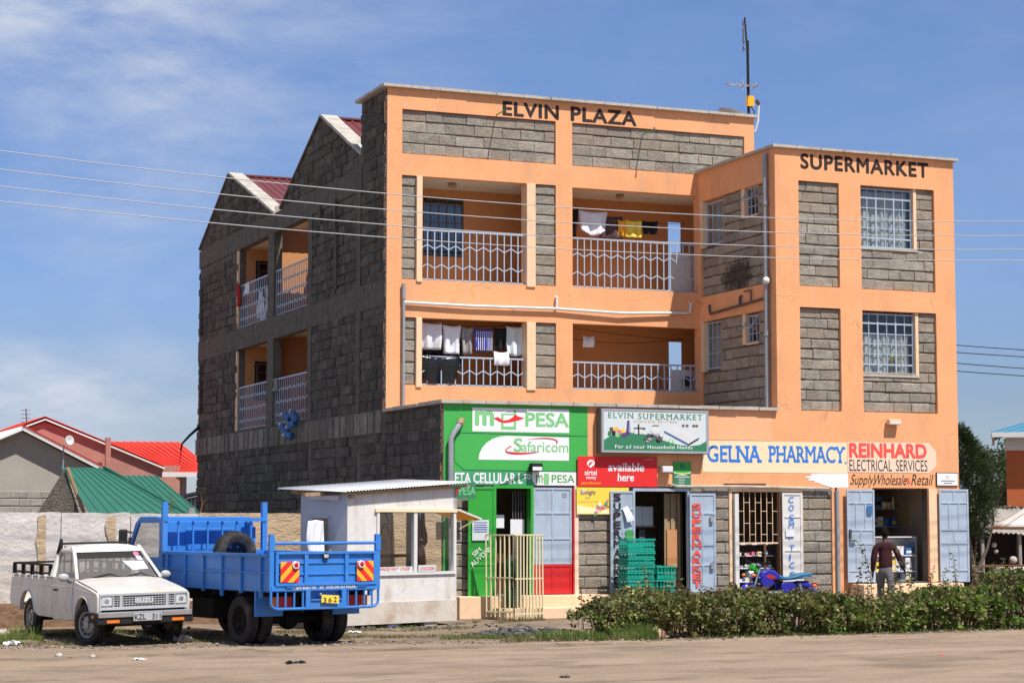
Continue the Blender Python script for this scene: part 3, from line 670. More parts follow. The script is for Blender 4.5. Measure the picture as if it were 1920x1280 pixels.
P('valley_stub', MB().bar((X0-.05, 49.2, 9.75), (X0+.25, 49.1, 9.95), .14), 'coping'); P('valley_stub', MB().bar((X0-.04, 49.5, 9.72), (X0+.3, 49.55, 9.80), .10), 'coping')
P('rear_wall', MB().box(X0+.2, 21.2, 57.4, 57.6, 0, 9.8).box(21.0, 21.2, 42.4, 57.4, 0, 9.8).prism([(42.4, 9.8), (45.45, 11.4), (48.9, 9.8)], 'YZ', 21.0, 21.2).prism([(49.6, 9.8), (54.24, 11.4), (57.5, 9.8)], 'YZ', 21.0, 21.2), 'conc')
# west balconies
each('balcony_slab', 'cream', B, [(X0+.2, 17.0, 46.2, 53.25, 6.6, 7.05), (X0+.2, 17.0, 46.2, 53.25, 3.9, 4.30)])
each('balcony_ceiling', 'cream', B, [(X0+.2, 17.0, 46.2, 48.85, 9.26, 9.45), (X0+.2, 17.0, 50.2, 53.25, 9.26, 9.45), (15.0, 17.0, 48.85, 50.2, 9.26, 9.45)])
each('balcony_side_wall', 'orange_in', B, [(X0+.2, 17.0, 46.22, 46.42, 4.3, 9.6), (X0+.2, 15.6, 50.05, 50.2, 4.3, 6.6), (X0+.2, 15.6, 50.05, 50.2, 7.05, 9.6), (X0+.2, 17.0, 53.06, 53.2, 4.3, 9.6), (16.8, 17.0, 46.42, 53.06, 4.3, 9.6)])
for z in (7.05, 4.3):
    P('balcony_jamb', MB().box(X0-.008, X0+.2, 53.055, 53.2, z, z+2.15), 'cream')
    window(B, 'Y', 53.0, 14.25, 15.3, z+.9, z+1.85, 4, 4, 'darkalu', 'darkglass'); P('dark_backing', MB().box(14.2, 15.35, 53.05, 53.058, z+.85, z+1.9), 'black')  # black sheet behind the pane stands in for an unlit room
for z0, z1, rows in ((7.07, 8.22, (7.3, 7.62, 7.94)), (4.32, 5.46, (4.55, 4.87, 5.19))):
    for a, b in ((46.42, 49.45), (50.05, 53.05)): railing(B, 'X', X0+.06, a, b, z0, z1, .19, rows)

# ---- shop front wall with its openings
DA = (14.80, 16.52, .44, 2.58); DB = (17.84, 19.04, .50, 2.50); DP = (20.09, 21.72, .44, 2.50); DD = (23.49, 24.89, .60, 2.57)
P('shop_wall', wall(MB(), 'Y', YL+.035, .2, X0, X1, 0, 2.6, [DA, DB, DP, DD]), 'mortar')
P('shop_wall', wall(MB(), 'Y', YL, .2, X0, XB, 2.6, 4.2), 'orange')
P('shop_wall', MB().box(XB+.001, X1, YL, YL+.2, 2.6, 4.2), 'orange')
P('shop_side_wall', MB().box(X0+.03, X0+.2, YL+.2, YM, 0, 4.2), 'sidemortar')
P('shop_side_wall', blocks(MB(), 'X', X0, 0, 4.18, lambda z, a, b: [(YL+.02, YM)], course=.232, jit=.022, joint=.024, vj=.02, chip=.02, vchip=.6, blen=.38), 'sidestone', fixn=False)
for a, b in ((13.88, 14.79), (16.60, 17.83), (19.05, 20.06), (21.74, 22.47)):
    stone_fill(B, 'Y', YL+.005, a, b, .1, 2.6, back=False, jit=.007)
P('shop_column', MB().box(X0, 13.88, YL-.004, YL+.035, 0, 2.6), 'green'); P('shop_column', MB().box(16.515, 16.6, YL-.02, YL+.2, .1, 2.6), 'pinkcream')
each('shop_column', 'orange', B, [(22.47, 22.55, YL-.03, YL+.035, 0, 2.6), (22.62, 23.49, YL-.004, YL+.035, 0, 2.6), (24.89, X1, YL-.004, YL+.035, 0, 2.6)])
P('door_jamb', MB().box(24.9, 25.1, YL-.03, YL+.2, .6, 2.6), 'cream'); each('door_jamb', 'cream', B, [(20.02, 20.09, YL-.02, YL+.2, .44, 2.499), (21.72, 21.77, YL-.02, YL+.2, .44, 2.499), (20.02, 21.77, YL-.022, YL+.2, 2.5, 2.6)])
P('plinth', MB().box(13.9, 17.3, YL-.42, YL-.006, 0, .44).box(14.6, 17.3, YL-.82, YL-.421, 0, .22), 'cream', bevel=.015)
P('plinth', MB().box(17.301, 22.4, YL-.5, YL-.006, 0, .30), 'floorc', bevel=.015); P('plinth', MB().box(22.9, 25.4, YL-.55, YL-.006, 0, .57).box(23.2, 25.2, YL-.95, YL-.551, 0, .28), 'cream', bevel=.015)
# interior of the shops
P('shop_floor', MB().box(X0+.2, X1-.2, YL+.236, 41, .35, .44), 'floorc')
each('shop_partition', 'room', B, [(X0+.2, X1-.2, 40.2, 40.3, .44, 3.9), (17.0, 17.1, YL+.24, 40.2, .44, 3.9), (19.95, 20.01, YL+.24, 40.2, .44, 3.9), (22.5, 22.6, YL+.24, 40.2, .44, 3.9), (25.25, 25.35, YL+.24, 40.2, .44, 3.9)])

# ------------------------------------------------------------------ painted wall signs (part of the building)
def sheetY(poly, y): # painted area: outline in X,Z lying just proud of the wall
    mb = MB(); mb.add([(x, y, z) for x, z in poly], [tuple(range(len(poly)))]); return mb
def rect(a, b, c, d): return [(a, c), (b, c), (b, d), (a, d)]
yw = YL
T = lambda *a, **k: text(*a, **k)
def painted(name, poly, mat, y=-.004, label=None, parent=B): return sheetY(poly, yw+y).build(name, mat, parent, label=label, fixn=False)
g = painted('painted_sign', rect(X0+.002, 16.81, 2.602, 4.19), 'green', label='bright green painted shop front with mobile money signs')
painted('painted_sign', rect(16.815, 19.42, 3.0, 4.19), 'orange'); 
mp_ = painted('painted_panel', rect(14.32, 16.405, 3.655, 4.125), 'signwhite', -.008, parent=g)
T('m', mp_, 'palegreen', (14.39, yw-.0095, 3.79), UX, UZ, .37, .26, bold=.06)
T('PESA', mp_, 'palegreen', (15.46, yw-.0095, 3.775), UX, UZ, .93, .27, bold=.045)
mb = MB(); y = yw-.0095
for a, b, c, d in ((14.93, 14.98, 3.70, 4.02), (15.20, 15.25, 3.70, 4.10), (14.98, 15.20, 3.70, 3.765), (14.98, 15.20, 3.99, 4.02)): mb.add([(a, y, c), (b, y, c), (b, y, d), (a, y, d)], [(0, 1, 2, 3)])
mb.build('phone_mark', 'palegreen', mp_, fixn=False)
def swoosh(parent, x0, x1, z, h, y, mat='red'):
    top = [(0, .45), (.13, .62), (.2, .45), (.32, .18), (.5, .32), (.62, .62), (.70, 1), (.80, .72), (1, .55)]
    bot = [(1, .55), (.85, .30), (.62, .05), (.36, -.12), (.2, .0), (.08, .25)]
    return sheetY([(x0+(x1-x0)*a, z+h*b) for a, b in (bot+top)][::1], y).build('swoosh_mark', mat, parent, fixn=False)
swoosh(mp_, 14.77, 15.43, 3.85, .16, yw-.0112)
sf = painted('painted_panel', [(14.45, 3.10), (16.40, 3.10), (16.40, 3.565), (15.05, 3.58)]+[(15.05-.60*math.sin(t*PI/2/6)*1.0, 3.58-.48*(1-math.cos(t*PI/2/6))) for t in range(1, 6)], 'signwhite', -.008, parent=g)
T('S', sf, 'palegreen', (15.20, yw-.0095, 3.27), UX, UZ, .17, .26, bold=.03, shear=.05)
T('afaricom', sf, 'palegreen', (15.37, yw-.0095, 3.268), UX, UZ, 1.01, .205, bold=.012)
def arc2d(cx, cz, rx, rz, t0, t1, w0, w1, rot, y, n=26):
    mb = MB(); up = []; lo = []
    for i in range(n+1):
        k = i/n; t = t0+(t1-t0)*k; wd = w0+(w1-w0)*k
        for lst, s in ((up, 1), (lo, 0)):
            x, z = (rx-s*wd*.6)*math.cos(t), (rz-s*wd)*math.sin(t)
            lst.append((cx+x*math.cos(rot)-z*math.sin(rot), y, cz+x*math.sin(rot)+z*math.cos(rot)))
    mb.add(up+lo, [(i, i+1, n+2+i, n+1+i) for i in range(n)]); return mb
arc2d(15.60, 3.375, .59, .13, R(215), R(285), .06, .004, .16, yw-.0155).build('swoosh_mark', 'red', sf, fixn=False)
arc2d(15.60, 3.375, .59, .13, R(215), R(140), .06, .02, .16, yw-.016).build('swoosh_mark', 'red', sf, fixn=False)
arc2d(15.60, 3.39, .56, .14, R(100), R(-15), .003, .05, .16, yw-.0165).build('swoosh_mark', 'red', sf, fixn=False)
# incised outline below the painted logos
mb = MB()
pts = [(13.95, 3.55), (14.05, 3.63), (16.8, 3.60)]
for (a, b), (c, d) in zip(pts[:-1], pts[1:]): mb.bar((a, yw-.006, b), (c, yw-.006, d), .008, .012)
pts = [(13.95, 3.55), (13.95, 3.05), (14.14, 2.90), (16.8, 2.885)]
for (a, b), (c, d) in zip(pts[:-1], pts[1:]): mb.bar((a, yw-.006, b), (c, yw-.006, d), .008, .012)
mb.build('scored_line', 'dkgreen', g)
kc = painted('painted_panel', rect(13.9, 15.62, 2.605, 2.875), 'teal', -.008, parent=g)
T('KETA CELLULAR L', kc, 'signwhite', (13.83, yw-.0095, 2.64), UX, UZ, 1.55, .20, bold=.045)
T('TD', kc, 'signwhite', (15.41, yw-.0095, 2.73), UX, UZ, .16, .09, bold=.05)
km = painted('painted_panel', [(15.66, 2.605), (16.56, 2.605), (16.56, 2.87), (15.60, 2.875), (15.60, 2.70)], 'signwhite', -.009, parent=g)
T('m', km, 'lgreen', (15.68, yw-.0105, 2.66), UX, UZ, .14, .15, bold=.02); T('PESA', km, 'lgreen', (16.02, yw-.0105, 2.66), UX, UZ, .5, .155, bold=.02)
sheetY(rect(15.85, 15.96, 2.63, 2.84), yw-.0135).build('phone_mark', 'palegreen', km, fixn=False)
swoosh(km, 15.83, 15.98, 2.71, .07, yw-.0125, 'handred')
painted('painted_band', rect(19.42, 21.05, 3.57, 4.19), 'pinkish', -.004)
cb = painted('painted_sign', rect(19.42, 22.885, 2.90, 3.555), 'creamband', -.004, label='cream painted band with pharmacy name in blue')
T('GELNA', cb, 'blueletter', (19.53, yw-.0055, 3.115), UX, UZ, 1.27, .335, bold=.035, serif=.07, jitter=.006)
T('PHARMACY', cb, 'blueletter', (20.97, yw-.0055, 3.125), UX, UZ, 1.86, .335, bold=.03, serif=.06, jitter=.004)
MB().lathe([(0, 0), (.022, 0)], (22.84, yw-.011, 3.13), (0, -1, 0), 10).build('lettering', 'blueletter', cb, fixn=False)
rs = painted('painted_sign', [(22.895, 2.93), (24.93, 2.925), (25.12, 3.08), (25.12, 3.39), (24.93, 3.575), (22.895, 3.575)], 'pinkcream', -.006, label='pale pink painted sign with clipped corners, red and black lettering')
T('REINHARD', rs, 'handred', (22.94, yw-.0075, 3.255), UX, UZ, 1.92, .285, bold=.07, jitter=.004)
T('ELECTRICAL', rs, 'ink', (22.93, yw-.0075, 2.955), UX, UZ, 1.06, .245, bold=.0, jitter=.003); T('SERVICES', rs, 'ink', (24.09, yw-.0075, 2.96), UX, UZ, .80, .245, bold=.0, jitter=.003)
def lid(*a): pass
T('Supply,', B, 'ink', (22.92, yw-.005, 2.60), UX, UZ, .60, .285, bold=.0, shear=.28, jitter=.004); T('Wholesale', B, 'ink', (23.50, yw-.005, 2.665), UX, UZ, .84, .225, bold=.0, shear=.22, jitter=.004)
T('Retail', B, 'ink', (24.47, yw-.005, 2.665), UX, UZ, .52, .235, bold=.0, shear=.22, jitter=.004)
T('&', B, 'handred', (24.36, yw-.005, 2.69), UX, UZ, .09, .13, bold=.02)
pts = [(22.25, 2.66), (22.42, 2.62), (22.5, 2.602), (22.895, 2.602), (22.895, 2.897), (22.2, 2.895), (22.0, 2.885), (21.97, 2.86), (22.02, 2.85), (21.86, 2.83), (21.84, 2.80), (21.98, 2.795), (21.90, 2.77), (21.93, 2.745), (22.08, 2.74), (22.06, 2.71), (22.16, 2.70)]
painted('whitewash_patch', pts, 'signwhite', -.0045)
# big roof lettering
T('ELVIN', B, 'ink', (16.41, YM-.002, 10.795), UX, UZ, 1.32, .30, bold=.058, jitter=.004, spacing=1.08); T('PLAZA', B, 'ink', (18.05, YM-.002, 10.80), UX, UZ, 1.60, .305, bold=.058, spacing=1.08, jitter=.004)
T('SUPERMARKET', B, 'ink', (21.84, YL-.002, 9.40), UX, UZ, 3.2, .31, bold=.058, jitter=.003, spacing=1.12)

# ------------------------------------------------------------------ shop doors
def metal_leaf(parent, x0, x1, z0, z1, y, rows, mat='metal_blue', name='door_leaf', label=None, bars=.045, lower=None):
    """sheet steel leaf with raised bars; rows = (height share, columns) from the top"""
    mb = MB(); mb.box(x0, x1, y, y+.02, z0, z1); f = .014
    mb.box(x0, x0+bars, y-f, y-.0005, z0, z1); mb.box(x1-bars, x1, y-f, y-.0005, z0, z1)
    tot = sum(r[0] for r in rows); z = z1
    mb.box(x0+bars, x1-bars, y-f, y-.0005, z1-bars, z1); mb.box(x0+bars, x1-bars, y-f, y-.0005, z0, z0+bars)
    for i, (h, c) in enumerate(rows):
        zt = z; z -= (z1-z0)*h/tot
        if i < len(rows)-1: mb.box(x0+bars, x1-bars, y-f, y-.0005, z-bars*.45, z+bars*.45)
        for k in range(1, c):
            x = x0+(x1-x0)*k/c; mb.box(x-bars*.4, x+bars*.4, y-f+.002, y-.0005, max(z+bars*.45, z0+bars), zt-bars*(.45 if i else 1))
    o = mb.build(name, mat, parent, label=label, bevel=.004)
    return o
FIVE = [(.15, 2), (.30, 3), (.15, 2), (.30, 3), (.13, 2)]
d = metal_leaf(B, 22.79, 23.47, .60, 2.56, YL-.10, FIVE)
MB().box(22.83, 22.87, YL-.16, YL-.12, 1.52, 1.72).box(22.83, 22.98, YL-.17, YL-.13, 1.46, 1.50).build('latch', 'darkalu', d)
MB().box(23.27, 23.40, YL-.128, YL-.124, 2.02, 2.22).build('sticker', 'bluejug', d)
metal_leaf(B, 25.12, 25.87, .58, 2.58, YL-.08, FIVE)
d = metal_leaf(B, 17.27, 17.82, .46, 2.50, YL-.09, [(.18, 1), (.27, 2), (.28, 2), (.27, 1)], label='pale blue door leaf with black vertical lettering')
for i, ch in enumerate('SUPERMARKET'): text(ch, d, 'ink', (17.345, YL-.1055, 2.30-.185*i), UX, UZ, .145, .145, bold=.05)
e = metal_leaf(B, 19.06, 19.66, .43, 2.46, YL-.09, [(.2, 1), (.32, 2), (.2, 2), (.28, 2)], label='pale blue door leaf with red vertical lettering')
for i, ch in enumerate('SUPERMARKET'): text(ch, e, 'handred', (19.12, YL-.1055, 2.13-.158*i), UX, UZ, .19, .12, bold=.05)
for z in (1.98, 1.02):
    MB().box(19.52, 19.60, YL-.15, YL-.115, z-.10, z+.03).box(19.58, 19.63, YL-.16, YL-.112, z+.02, z+.05).build('latch', 'alu', e)
mb = MB(); mb.grid(lambda u, v: (17.53+.10*u*(1-v)+.18*v*u+.08*v, YL-.12-.05*math.sin(v*2), 2.15-.28*v+.05*u), 4, 5); mb.build('torn_paper', 'whitecloth', d, smooth=True, fixn=False)
MB().box(17.60, 17.76, YL-.115, YL-.112, 1.50, 1.72).build('sticker', 'lgreen', d)
MB().box(17.80, 17.84, YL-.05, YL+.2, .5, 2.5).box(19.04, 19.08, YL-.05, YL+.2, .5, 2.5).box(17.80, 19.08, YL-.05, YL+.2, 2.5, 2.56).build('door_frame', 'metal_blue', B)
# mobile money shop: green frame, closed grey leaf with red foot, open green leaf
P('door_frame', MB().box(14.76, 14.82, YL-.03, YL+.2, .44, 2.6).box(15.56, 15.62, YL-.03, YL+.2, .44, 2.6).box(14.82, 15.56, YL-.03, YL+.2, 2.54, 2.6), 'greendoor')
d = metal_leaf(B, 15.63, 16.47, 1.04, 2.56, YL+.02, [(1, 2), (1, 2), (1, 2)], label='pale blue closed door leaf above a red foot panel')
metal_leaf(d, 15.63, 16.47, .45, 1.035, YL+.02, [(1, 2)], mat='brickred', name='foot_panel', label='red foot panel')
MB().box(16.475, 16.512, YL-.03, YL+.1, .45, 2.56).build('door_stile', 'brickred', d)
text('53', d, 'ink', (16.26, YL+.017, 2.36), UX, UZ, .09, .09)
d = metal_leaf(B, 14.17, 14.74, .40, 2.56, YL-.16, [(.45, 1), (.31, 1), (.33, 1)], mat='greendoor', label='green door leaf folded open with a pale blue notice')
MB().box(14.25, 14.60, YL-.19, YL-.186, 1.52, 1.92).build('notice', 'signback', d)
mb = MB()
for k in range(5): mb.box(14.29, 14.56, YL-.193, YL-.1905, 1.86-.045*k, 1.875-.045*k)
mb.build('notice_print', 'bluecloth', d)
c, s_ = math.cos(R(40)), math.sin(R(40))
text('SIM', d, 'signwhite', (14.30, YL-.176, 1.20), (c, 0, s_), (-s_, 0, c), .20, .085, bold=.02); text('AUVDNI', d, 'signwhite', (14.27, YL-.176, 1.00), (c, 0, s_), (-s_, 0, c), .50, .095, bold=.02)
P('folding_grille', (lambda m: [m.bar((15.28+.06*k, YL+.24, .5), (15.28+.06*k, YL+.24, 2.5), .018) for k in range(5)] and [m.bar((15.28+.06*k, YL+.24, 1.7+.12*(k % 2)), (15.34+.06*k, YL+.24, 1.82-.12*(k % 2)), .012) for k in range(4)] and m)(MB()), 'darkalu')
each('door_notice', 'whitecloth', B, [(14.86, 15.12, YL+.30, YL+.304, 1.76, 2.02), (15.22, 15.52, YL+.21, YL+.214, 1.62, 1.93)])
P('counter', MB().box(14.83, 15.5, YL+.7, YL+.9, .44, 1.6), 'brown')
# pharmacy opening: grille, shelves, leaves
mb = MB()
for k in range(8): mb.bar((20.25+.136*k, YL+.03, 1.45), (20.25+.136*k, YL+.03, 2.49), .012)
for k in range(7):
    for z in ((1.85, 2.28) if k % 2 else (1.62, 2.10)): mb.bar((20.25+.136*k, YL+.03, z), (20.25+.136*(k+1), YL+.03, z), .011)
mb.bar((20.24, YL+.03, 1.44), (21.21, YL+.03, 1.44), .03); P('window_grille', mb, 'cream')
each('door_post', 'brown', B, [(20.86, 20.90, YL+.02, YL+.06, .45, 1.43), (20.22, 20.25, YL+.0, YL+.1, .44, 2.5), (21.2, 21.235, YL-.03, YL+.1, .44, 2.5)])
d = metal_leaf(B, 21.24, 21.72, .42, 2.48, YL-.07, [(.24, 1), (.34, 1), (.42, 1)], mat='white', label='white door leaf with blue vertical lettering')
for ch, z in zip('COSMETICS', (2.28, 2.11, 1.90, 1.76, 1.55, 1.27, 1.08, .92, .72)):
    if ch != 'E': text(ch, d, 'blueletter', (21.385, YL-.0855, z), UX, UZ, .12 if ch != 'I' else .03, .125, bold=.012, shear=.15)
MB().box(21.31, 21.52, YL-.098, YL-.094, 1.57, 1.73).build('notice', 'whitecloth', d)
text('E', d, 'blueletter', (21.385, YL-.0855, 1.52), UX, UZ, .10, .05, bold=0)
P('door_leaf', MB().box(20.11, 20.20, YL-.10, YL+.05, .44, 2.46), 'white')
for z in (.62, .90, 1.16, 1.40): P('shelf', MB().box(20.23, 21.22, YL+.28, YL+.55, z, z+.02), 'whitecloth')
TONE = {'whitecloth': 'white', 'pink': 'pink', 'bluejug': 'blue', 'handred': 'red', 'lightyellow': 'pale yellow', 'bluecloth': 'dark blue', 'yellow': 'yellow', 'alu': 'silver grey', 'black': 'black', 'orangeprint': 'orange', 'redcloth': 'dark red', 'darkalu': 'charcoal', 'lgreen': 'green', 'dkgreen': 'dark green', 'pipewhite': 'off white'}
def goods(where, group, x0, x1, y, rows, seed, mats, hmax=.16, wmin=.04, wmax=.13, dp=(.06, .14)):
    # every packet on a shelf is a thing of its own: cartons, bottles and tubs with a paler label strip
    rg = random.Random(seed)
    for z, row in rows:
        x = x0
        while x < x1-.03:
            wd = rg.uniform(wmin, wmax); h = rg.uniform(.45, 1)*hmax; m = rg.choice(mats); x2 = min(x+wd-.008, x1); d = rg.uniform(*dp); f = rg.random()
            if f < .97:
                kind = 'carton' if f < .6 else 'bottle' if f < .78 else 'tub'
                mb = MB()
                if kind == 'carton': mb.box(x, x2, y, y+d, z, z+h)
                elif kind == 'bottle': r_ = min(.05, (x2-x)/2.4); mb.lathe([(0, 0), (r_, 0), (r_, h*.62), (r_*.4, h*.78), (r_*.4, h), (0, h)], ((x+x2)/2, y+.06, z), (0, 0, 1), 12)
                else: r_ = min(.09, (x2-x)/2.1); mb.lathe([(0, 0), (r_*.85, 0), (r_, h*.6), (r_*1.05, h*.6), (r_*1.05, h*.68), (0, h*.68)], ((x+x2)/2, y+.09, z), (0, 0, 1), 14)
                o = mb.build(kind, m, None, smooth=0 if kind == 'carton' else 2, bevel=.004 if kind == 'carton' else 0)
                tag(o, TONE[m]+' '+kind+' on the '+row+' '+where, kind, group)
                if kind == 'carton' and h > .07: MB().box(x+.008, x2-.008, y-.003, y-.0005, z+h*.25, z+h*.6).build('label_strip', rg.choice(['whitecloth', 'yellow', 'pipewhite', 'black']), o)
            x += wd
goods('shelf of the pharmacy', 'goods on the pharmacy shelves', 20.26, 21.18, YL+.30, ((.642, 'lowest'), (.922, 'middle'), (1.182, 'upper')), 5, ['whitecloth', 'pink', 'bluejug', 'whitecloth', 'handred', 'lightyellow'], .10, .06, .13)
# electrical shop: shelving with goods
sd = thing('shop_shelf', 'display shelf stacked with colourful boxes in the electrical shop doorway', 'shelf', (24.1, 37.6, .44))
MB().box(23.35, 24.85, 37.72, 37.74, .44, 1.55).build('back_panel', 'alu', sd)
each('side_panel', 'alu', sd, [(23.33, 23.37, 37.42, 37.72, .44, 1.56), (24.83, 24.87, 37.42, 37.72, .44, 1.56)])
each('shelf_board', 'whitecloth', sd, [(23.371, 24.829, 37.42, 37.718, z, z+.02) for z in (.46, .80, 1.14, 1.54)])
goods('shelf of the electrical shop', 'goods on the electrical shop shelf', 23.4, 24.8, 37.44, ((.481, 'lowest'), (.821, 'middle'), (1.161, 'upper')), 9, ['bluejug', 'whitecloth', 'handred', 'bluecloth', 'whitecloth', 'pipewhite', 'alu', 'black', 'bluejug', 'yellow'], .31, .10, .20, (.1, .22))
each('wall_shelf', 'greywood', B, [(23.3, 25.2, 38.55, 38.8, z, z+.025) for z in (1.75, 2.15)])
goods('high wall shelf of the electrical shop', 'goods on the high shelves of the electrical shop', 23.4, 25.1, 38.57, ((1.776, 'lower'), (2.176, 'upper')), 12, ['pipewhite', 'handred', 'bluejug', 'yellow', 'whitecloth', 'lightyellow'], .32, .10, .22, (.1, .2))
o = MB().sphere((23.95, 38.4, 2.35), (.10, .10, .10)).build('hanging_lamp', 'lightyellow', None, smooth=True); tag(o, 'pale globe lamp hanging in the dark electrical shop', 'lamp')
for k, (x, z) in enumerate(((24.35, 1.9), (24.52, 1.95))):
    o = MB().tube([(x, 38.6, z), (x+.02, 38.6, z+.75)], .05).build('hanging_cable_coil', 'darkalu', None); tag(o, ('longer' if k == 0 else 'shorter')+' coil of cable hanging in the electrical shop doorway', 'cable')
P('wall_poster', MB().box(25.235, 25.249, 38.2, 38.7, 1.8, 2.3), 'goldtext')
# supermarket doorway: folding wooden door and stock
each('folding_door', 'wood', B, [(18.66+.075*k, 18.725+.075*k, YL+.26+.03*(k % 2), YL+.29+.03*(k % 2), .5, 2.46) for k in range(5)])
P('folding_door', MB().box(18.70, 18.93, YL+.225, YL+.25, .95, 1.72), 'orange_in')
for z in (.9, 1.35, 1.8): P('shelf', MB().box(17.88, 18.64, YL+.68, YL+1.0, z-.03, z-.001), 'greywood')
goods('row inside the supermarket doorway', 'goods inside the supermarket', 17.88, 18.62, YL+.7, ((.442, 'lowest'), (.9, 'second'), (1.35, 'third'), (1.8, 'highest')), 3, ['redcloth', 'darkalu', 'lgreen', 'bluecloth', 'whitecloth', 'dkgreen', 'yellow', 'alu'], .40, .12, .26, (.1, .22))

# ------------------------------------------------------------------ pipes and fittings of the facade
pp = MB(); pp.tube([(14.09, YM-.06, 4.30), (14.09, YM-.06, 6.62)], .035); pp.tube([(14.09, YM-.06, 6.62), (14.09, YM-.06, 6.95)], .045); P('drain_pipe', pp, 'pipe')
pp = MB(); pp.tube([(14.09, YM-.06, 6.55), (15.6, YM-.07, 6.53), (17.65, YM-.07, 6.55), (19.2, YM-.09, 6.51), (20.85, YM-.06, 6.58), (20.95, YM-.06, 6.60), (20.98, YM-.06, 6.80), (20.98, YM+.01, 6.80)], .032)
pp.tube([(17.66, YM-.06, 6.55), (17.66, YM-.06, 6.80), (17.68, YM+.01, 6.82)], .03); P('drain_pipe', pp, 'pipewhite', smooth=2)
pp = MB(); pp.tube([(XB-.07, 37.30, 4.27), (XB-.07, 37.30, 9.72)], .055, 10)
for z in (5.8, 6.9, 8.6): pp.tube([(XB-.07, 37.30, z), (XB-.07, 37.30, z+.1)], .07, 10)
P('drain_pipe', pp, 'pipe', smooth=2)
P('pipe_joint', MB().sphere((XB-.10, 37.24, 6.97), .085), 'pipewhite', smooth=True)
pp = MB(); pp.tube([(XB-.04, 37.35, 6.62), (XB-.04, 39.9, 6.52), (XB-.04, 39.95, 6.7), (XB, 39.97, 6.72)], .028); pp.tube([(XB-.05, 38.5, 6.58), (XB-.05, 38.5, 6.76), (XB, 38.5, 6.78)], .03); pp.tube([(XB-.05, 38.0, 6.6), (XB-.05, 38.0, 6.85), (XB-.05, 38.3, 6.86)], .02)
P('drain_pipe', pp, 'darkalu', smooth=2)
pp = MB(); pp.tube([(13.84, YL-.09, .1), (13.84, YL-.09, 3.50), (13.90, YL-.10, 3.62), (14.05, YL-.08, 3.82), (14.08, YL+.02, 3.86)], .055, 10); P('drain_pipe', pp, 'pipe', smooth=2, label='grey rainwater pipe with an elbow through the green wall')
pp = MB(); pp.tube([(14.02, YL-.09, 3.78), (14.09, YL-.03, 3.88)], .066, 10); P('pipe_joint', pp, 'wood', smooth=2)
pp = MB(); pp.tube([(22.585, YL-.06, .1), (22.585, YL-.06, 2.55)], .045, 10); P('drain_pipe', pp, 'pipe', smooth=2)
pp = MB(); pp.tube([(18.64, YL+.01, 2.64), (18.64, YL-.07, 2.64), (18.8, YL-.08, 2.60), (20.3, YL-.07, 2.61), (22.4, YL-.06, 2.575), (22.45, YL-.06, 2.5)], .028); P('conduit', pp, 'coping', smooth=2)
mb = MB()
for a, b in (((14.9, YL-.03, 2.60), (15.55, YL-.05, 2.90)), ((19.9, YL-.01, 2.66), (20.9, YL-.012, 2.665))): mb.tube([a, b], .008)
P('cable', mb, 'dark')
def bracket(x, z):
    o = thing('pipe_bracket', 'thin green pipe arm sticking out of the parapet stone, '+('below the letter E' if x < 18 else 'after the word PLAZA'), 'pipe', (x, YM, z), 0, 'pipe arms on the parapet')
    MB().tube([(x, YM+.06, z), (x, YM-.55, z)], .014).build('arm', 'lgreen', o)
    MB().tube([(x, YM-.55, z-.012), (x+.01, YM-.56, z+.05)], .02).build('tip', 'darkalu', o)
bracket(16.25, 10.79); bracket(19.83, 10.62)
def wall_lamp(x, z, w_, h, dpt, label, mat, lens):
    o = thing('wall_lamp', label, 'lamp', (x, YL, z), 0)
    MB().box(x, x+w_, YL-dpt, YL-.03, z, z+h).build('housing', mat, o, bevel=.015); MB().box(x+.04, x+w_-.04, YL-.03, YL+.01, z+h*.3, z+h*.7).build('bracket', 'darkalu', o)
    MB().box(x+.02, x+w_-.02, YL-dpt-.006, YL-dpt-.001, z+.015, z+h*.55).build('lens', lens, o)
wall_lamp(23.85, 3.95, .30, .12, .16, 'pale bulkhead lamp on the orange wall above the red painted name', 'cream', 'pipewhite')
wall_lamp(15.52, 2.88, .24, .16, .17, 'black floodlight above the small white sign on the green wall', 'black', 'whitecloth')
wall_lamp(18.42, 2.88, .24, .13, .16, 'pale grey bulkhead lamp between the red banner and the green notice', 'pipewhite', 'pipewhite')

# ------------------------------------------------------------------ mounted sign boards
sb = thing('sign_board', 'pale blue and green illuminated sign box of the supermarket with household goods', 'sign', (18.2, YL-.2, 3.25))
yb = YL-.22
MB().box(17.0, 19.45, yb, YL-.03, 3.26, 4.16).build('box', 'darkalu', sb)
MB().box(17.02, 17.07, yb-.012, yb-.001, 3.27, 4.15).box(19.39, 19.44, yb-.012, yb-.001, 3.27, 4.15).box(17.07, 19.39, yb-.012, yb-.001, 3.27, 3.31).box(17.07, 19.39, yb-.012, yb-.001, 4.11, 4.15).build('frame', 'alu', sb)
fp = sheetY(rect(17.07, 19.39, 3.31, 4.11), yb-.004).build('face', 'signback', sb, fixn=False)
hill = [(17.07, 3.315), (19.39, 3.315), (19.39, 3.53)]+[(19.39-2.32*t, 3.53-.0+.0*t+(.10*math.sin(t*PI*2+3.45)-.02+.09*t)) for t in [k/16 for k in range(1, 16)]]+[(17.07, 3.52)]
sheetY(hill, yb-.006).build('hill_print', 'dkgreen', fp, fixn=False)
text('ELVIN', fp, 'dkgreen', (17.17, yb-.0055, 3.965), UX, UZ, .56, .11, bold=.012, serif=.035, spacing=1.25); text('SUPERMARKET', fp, 'dkgreen', (17.84, yb-.0055, 3.955), UX, UZ, 1.46, .115, bold=.012, serif=.035, spacing=1.25)
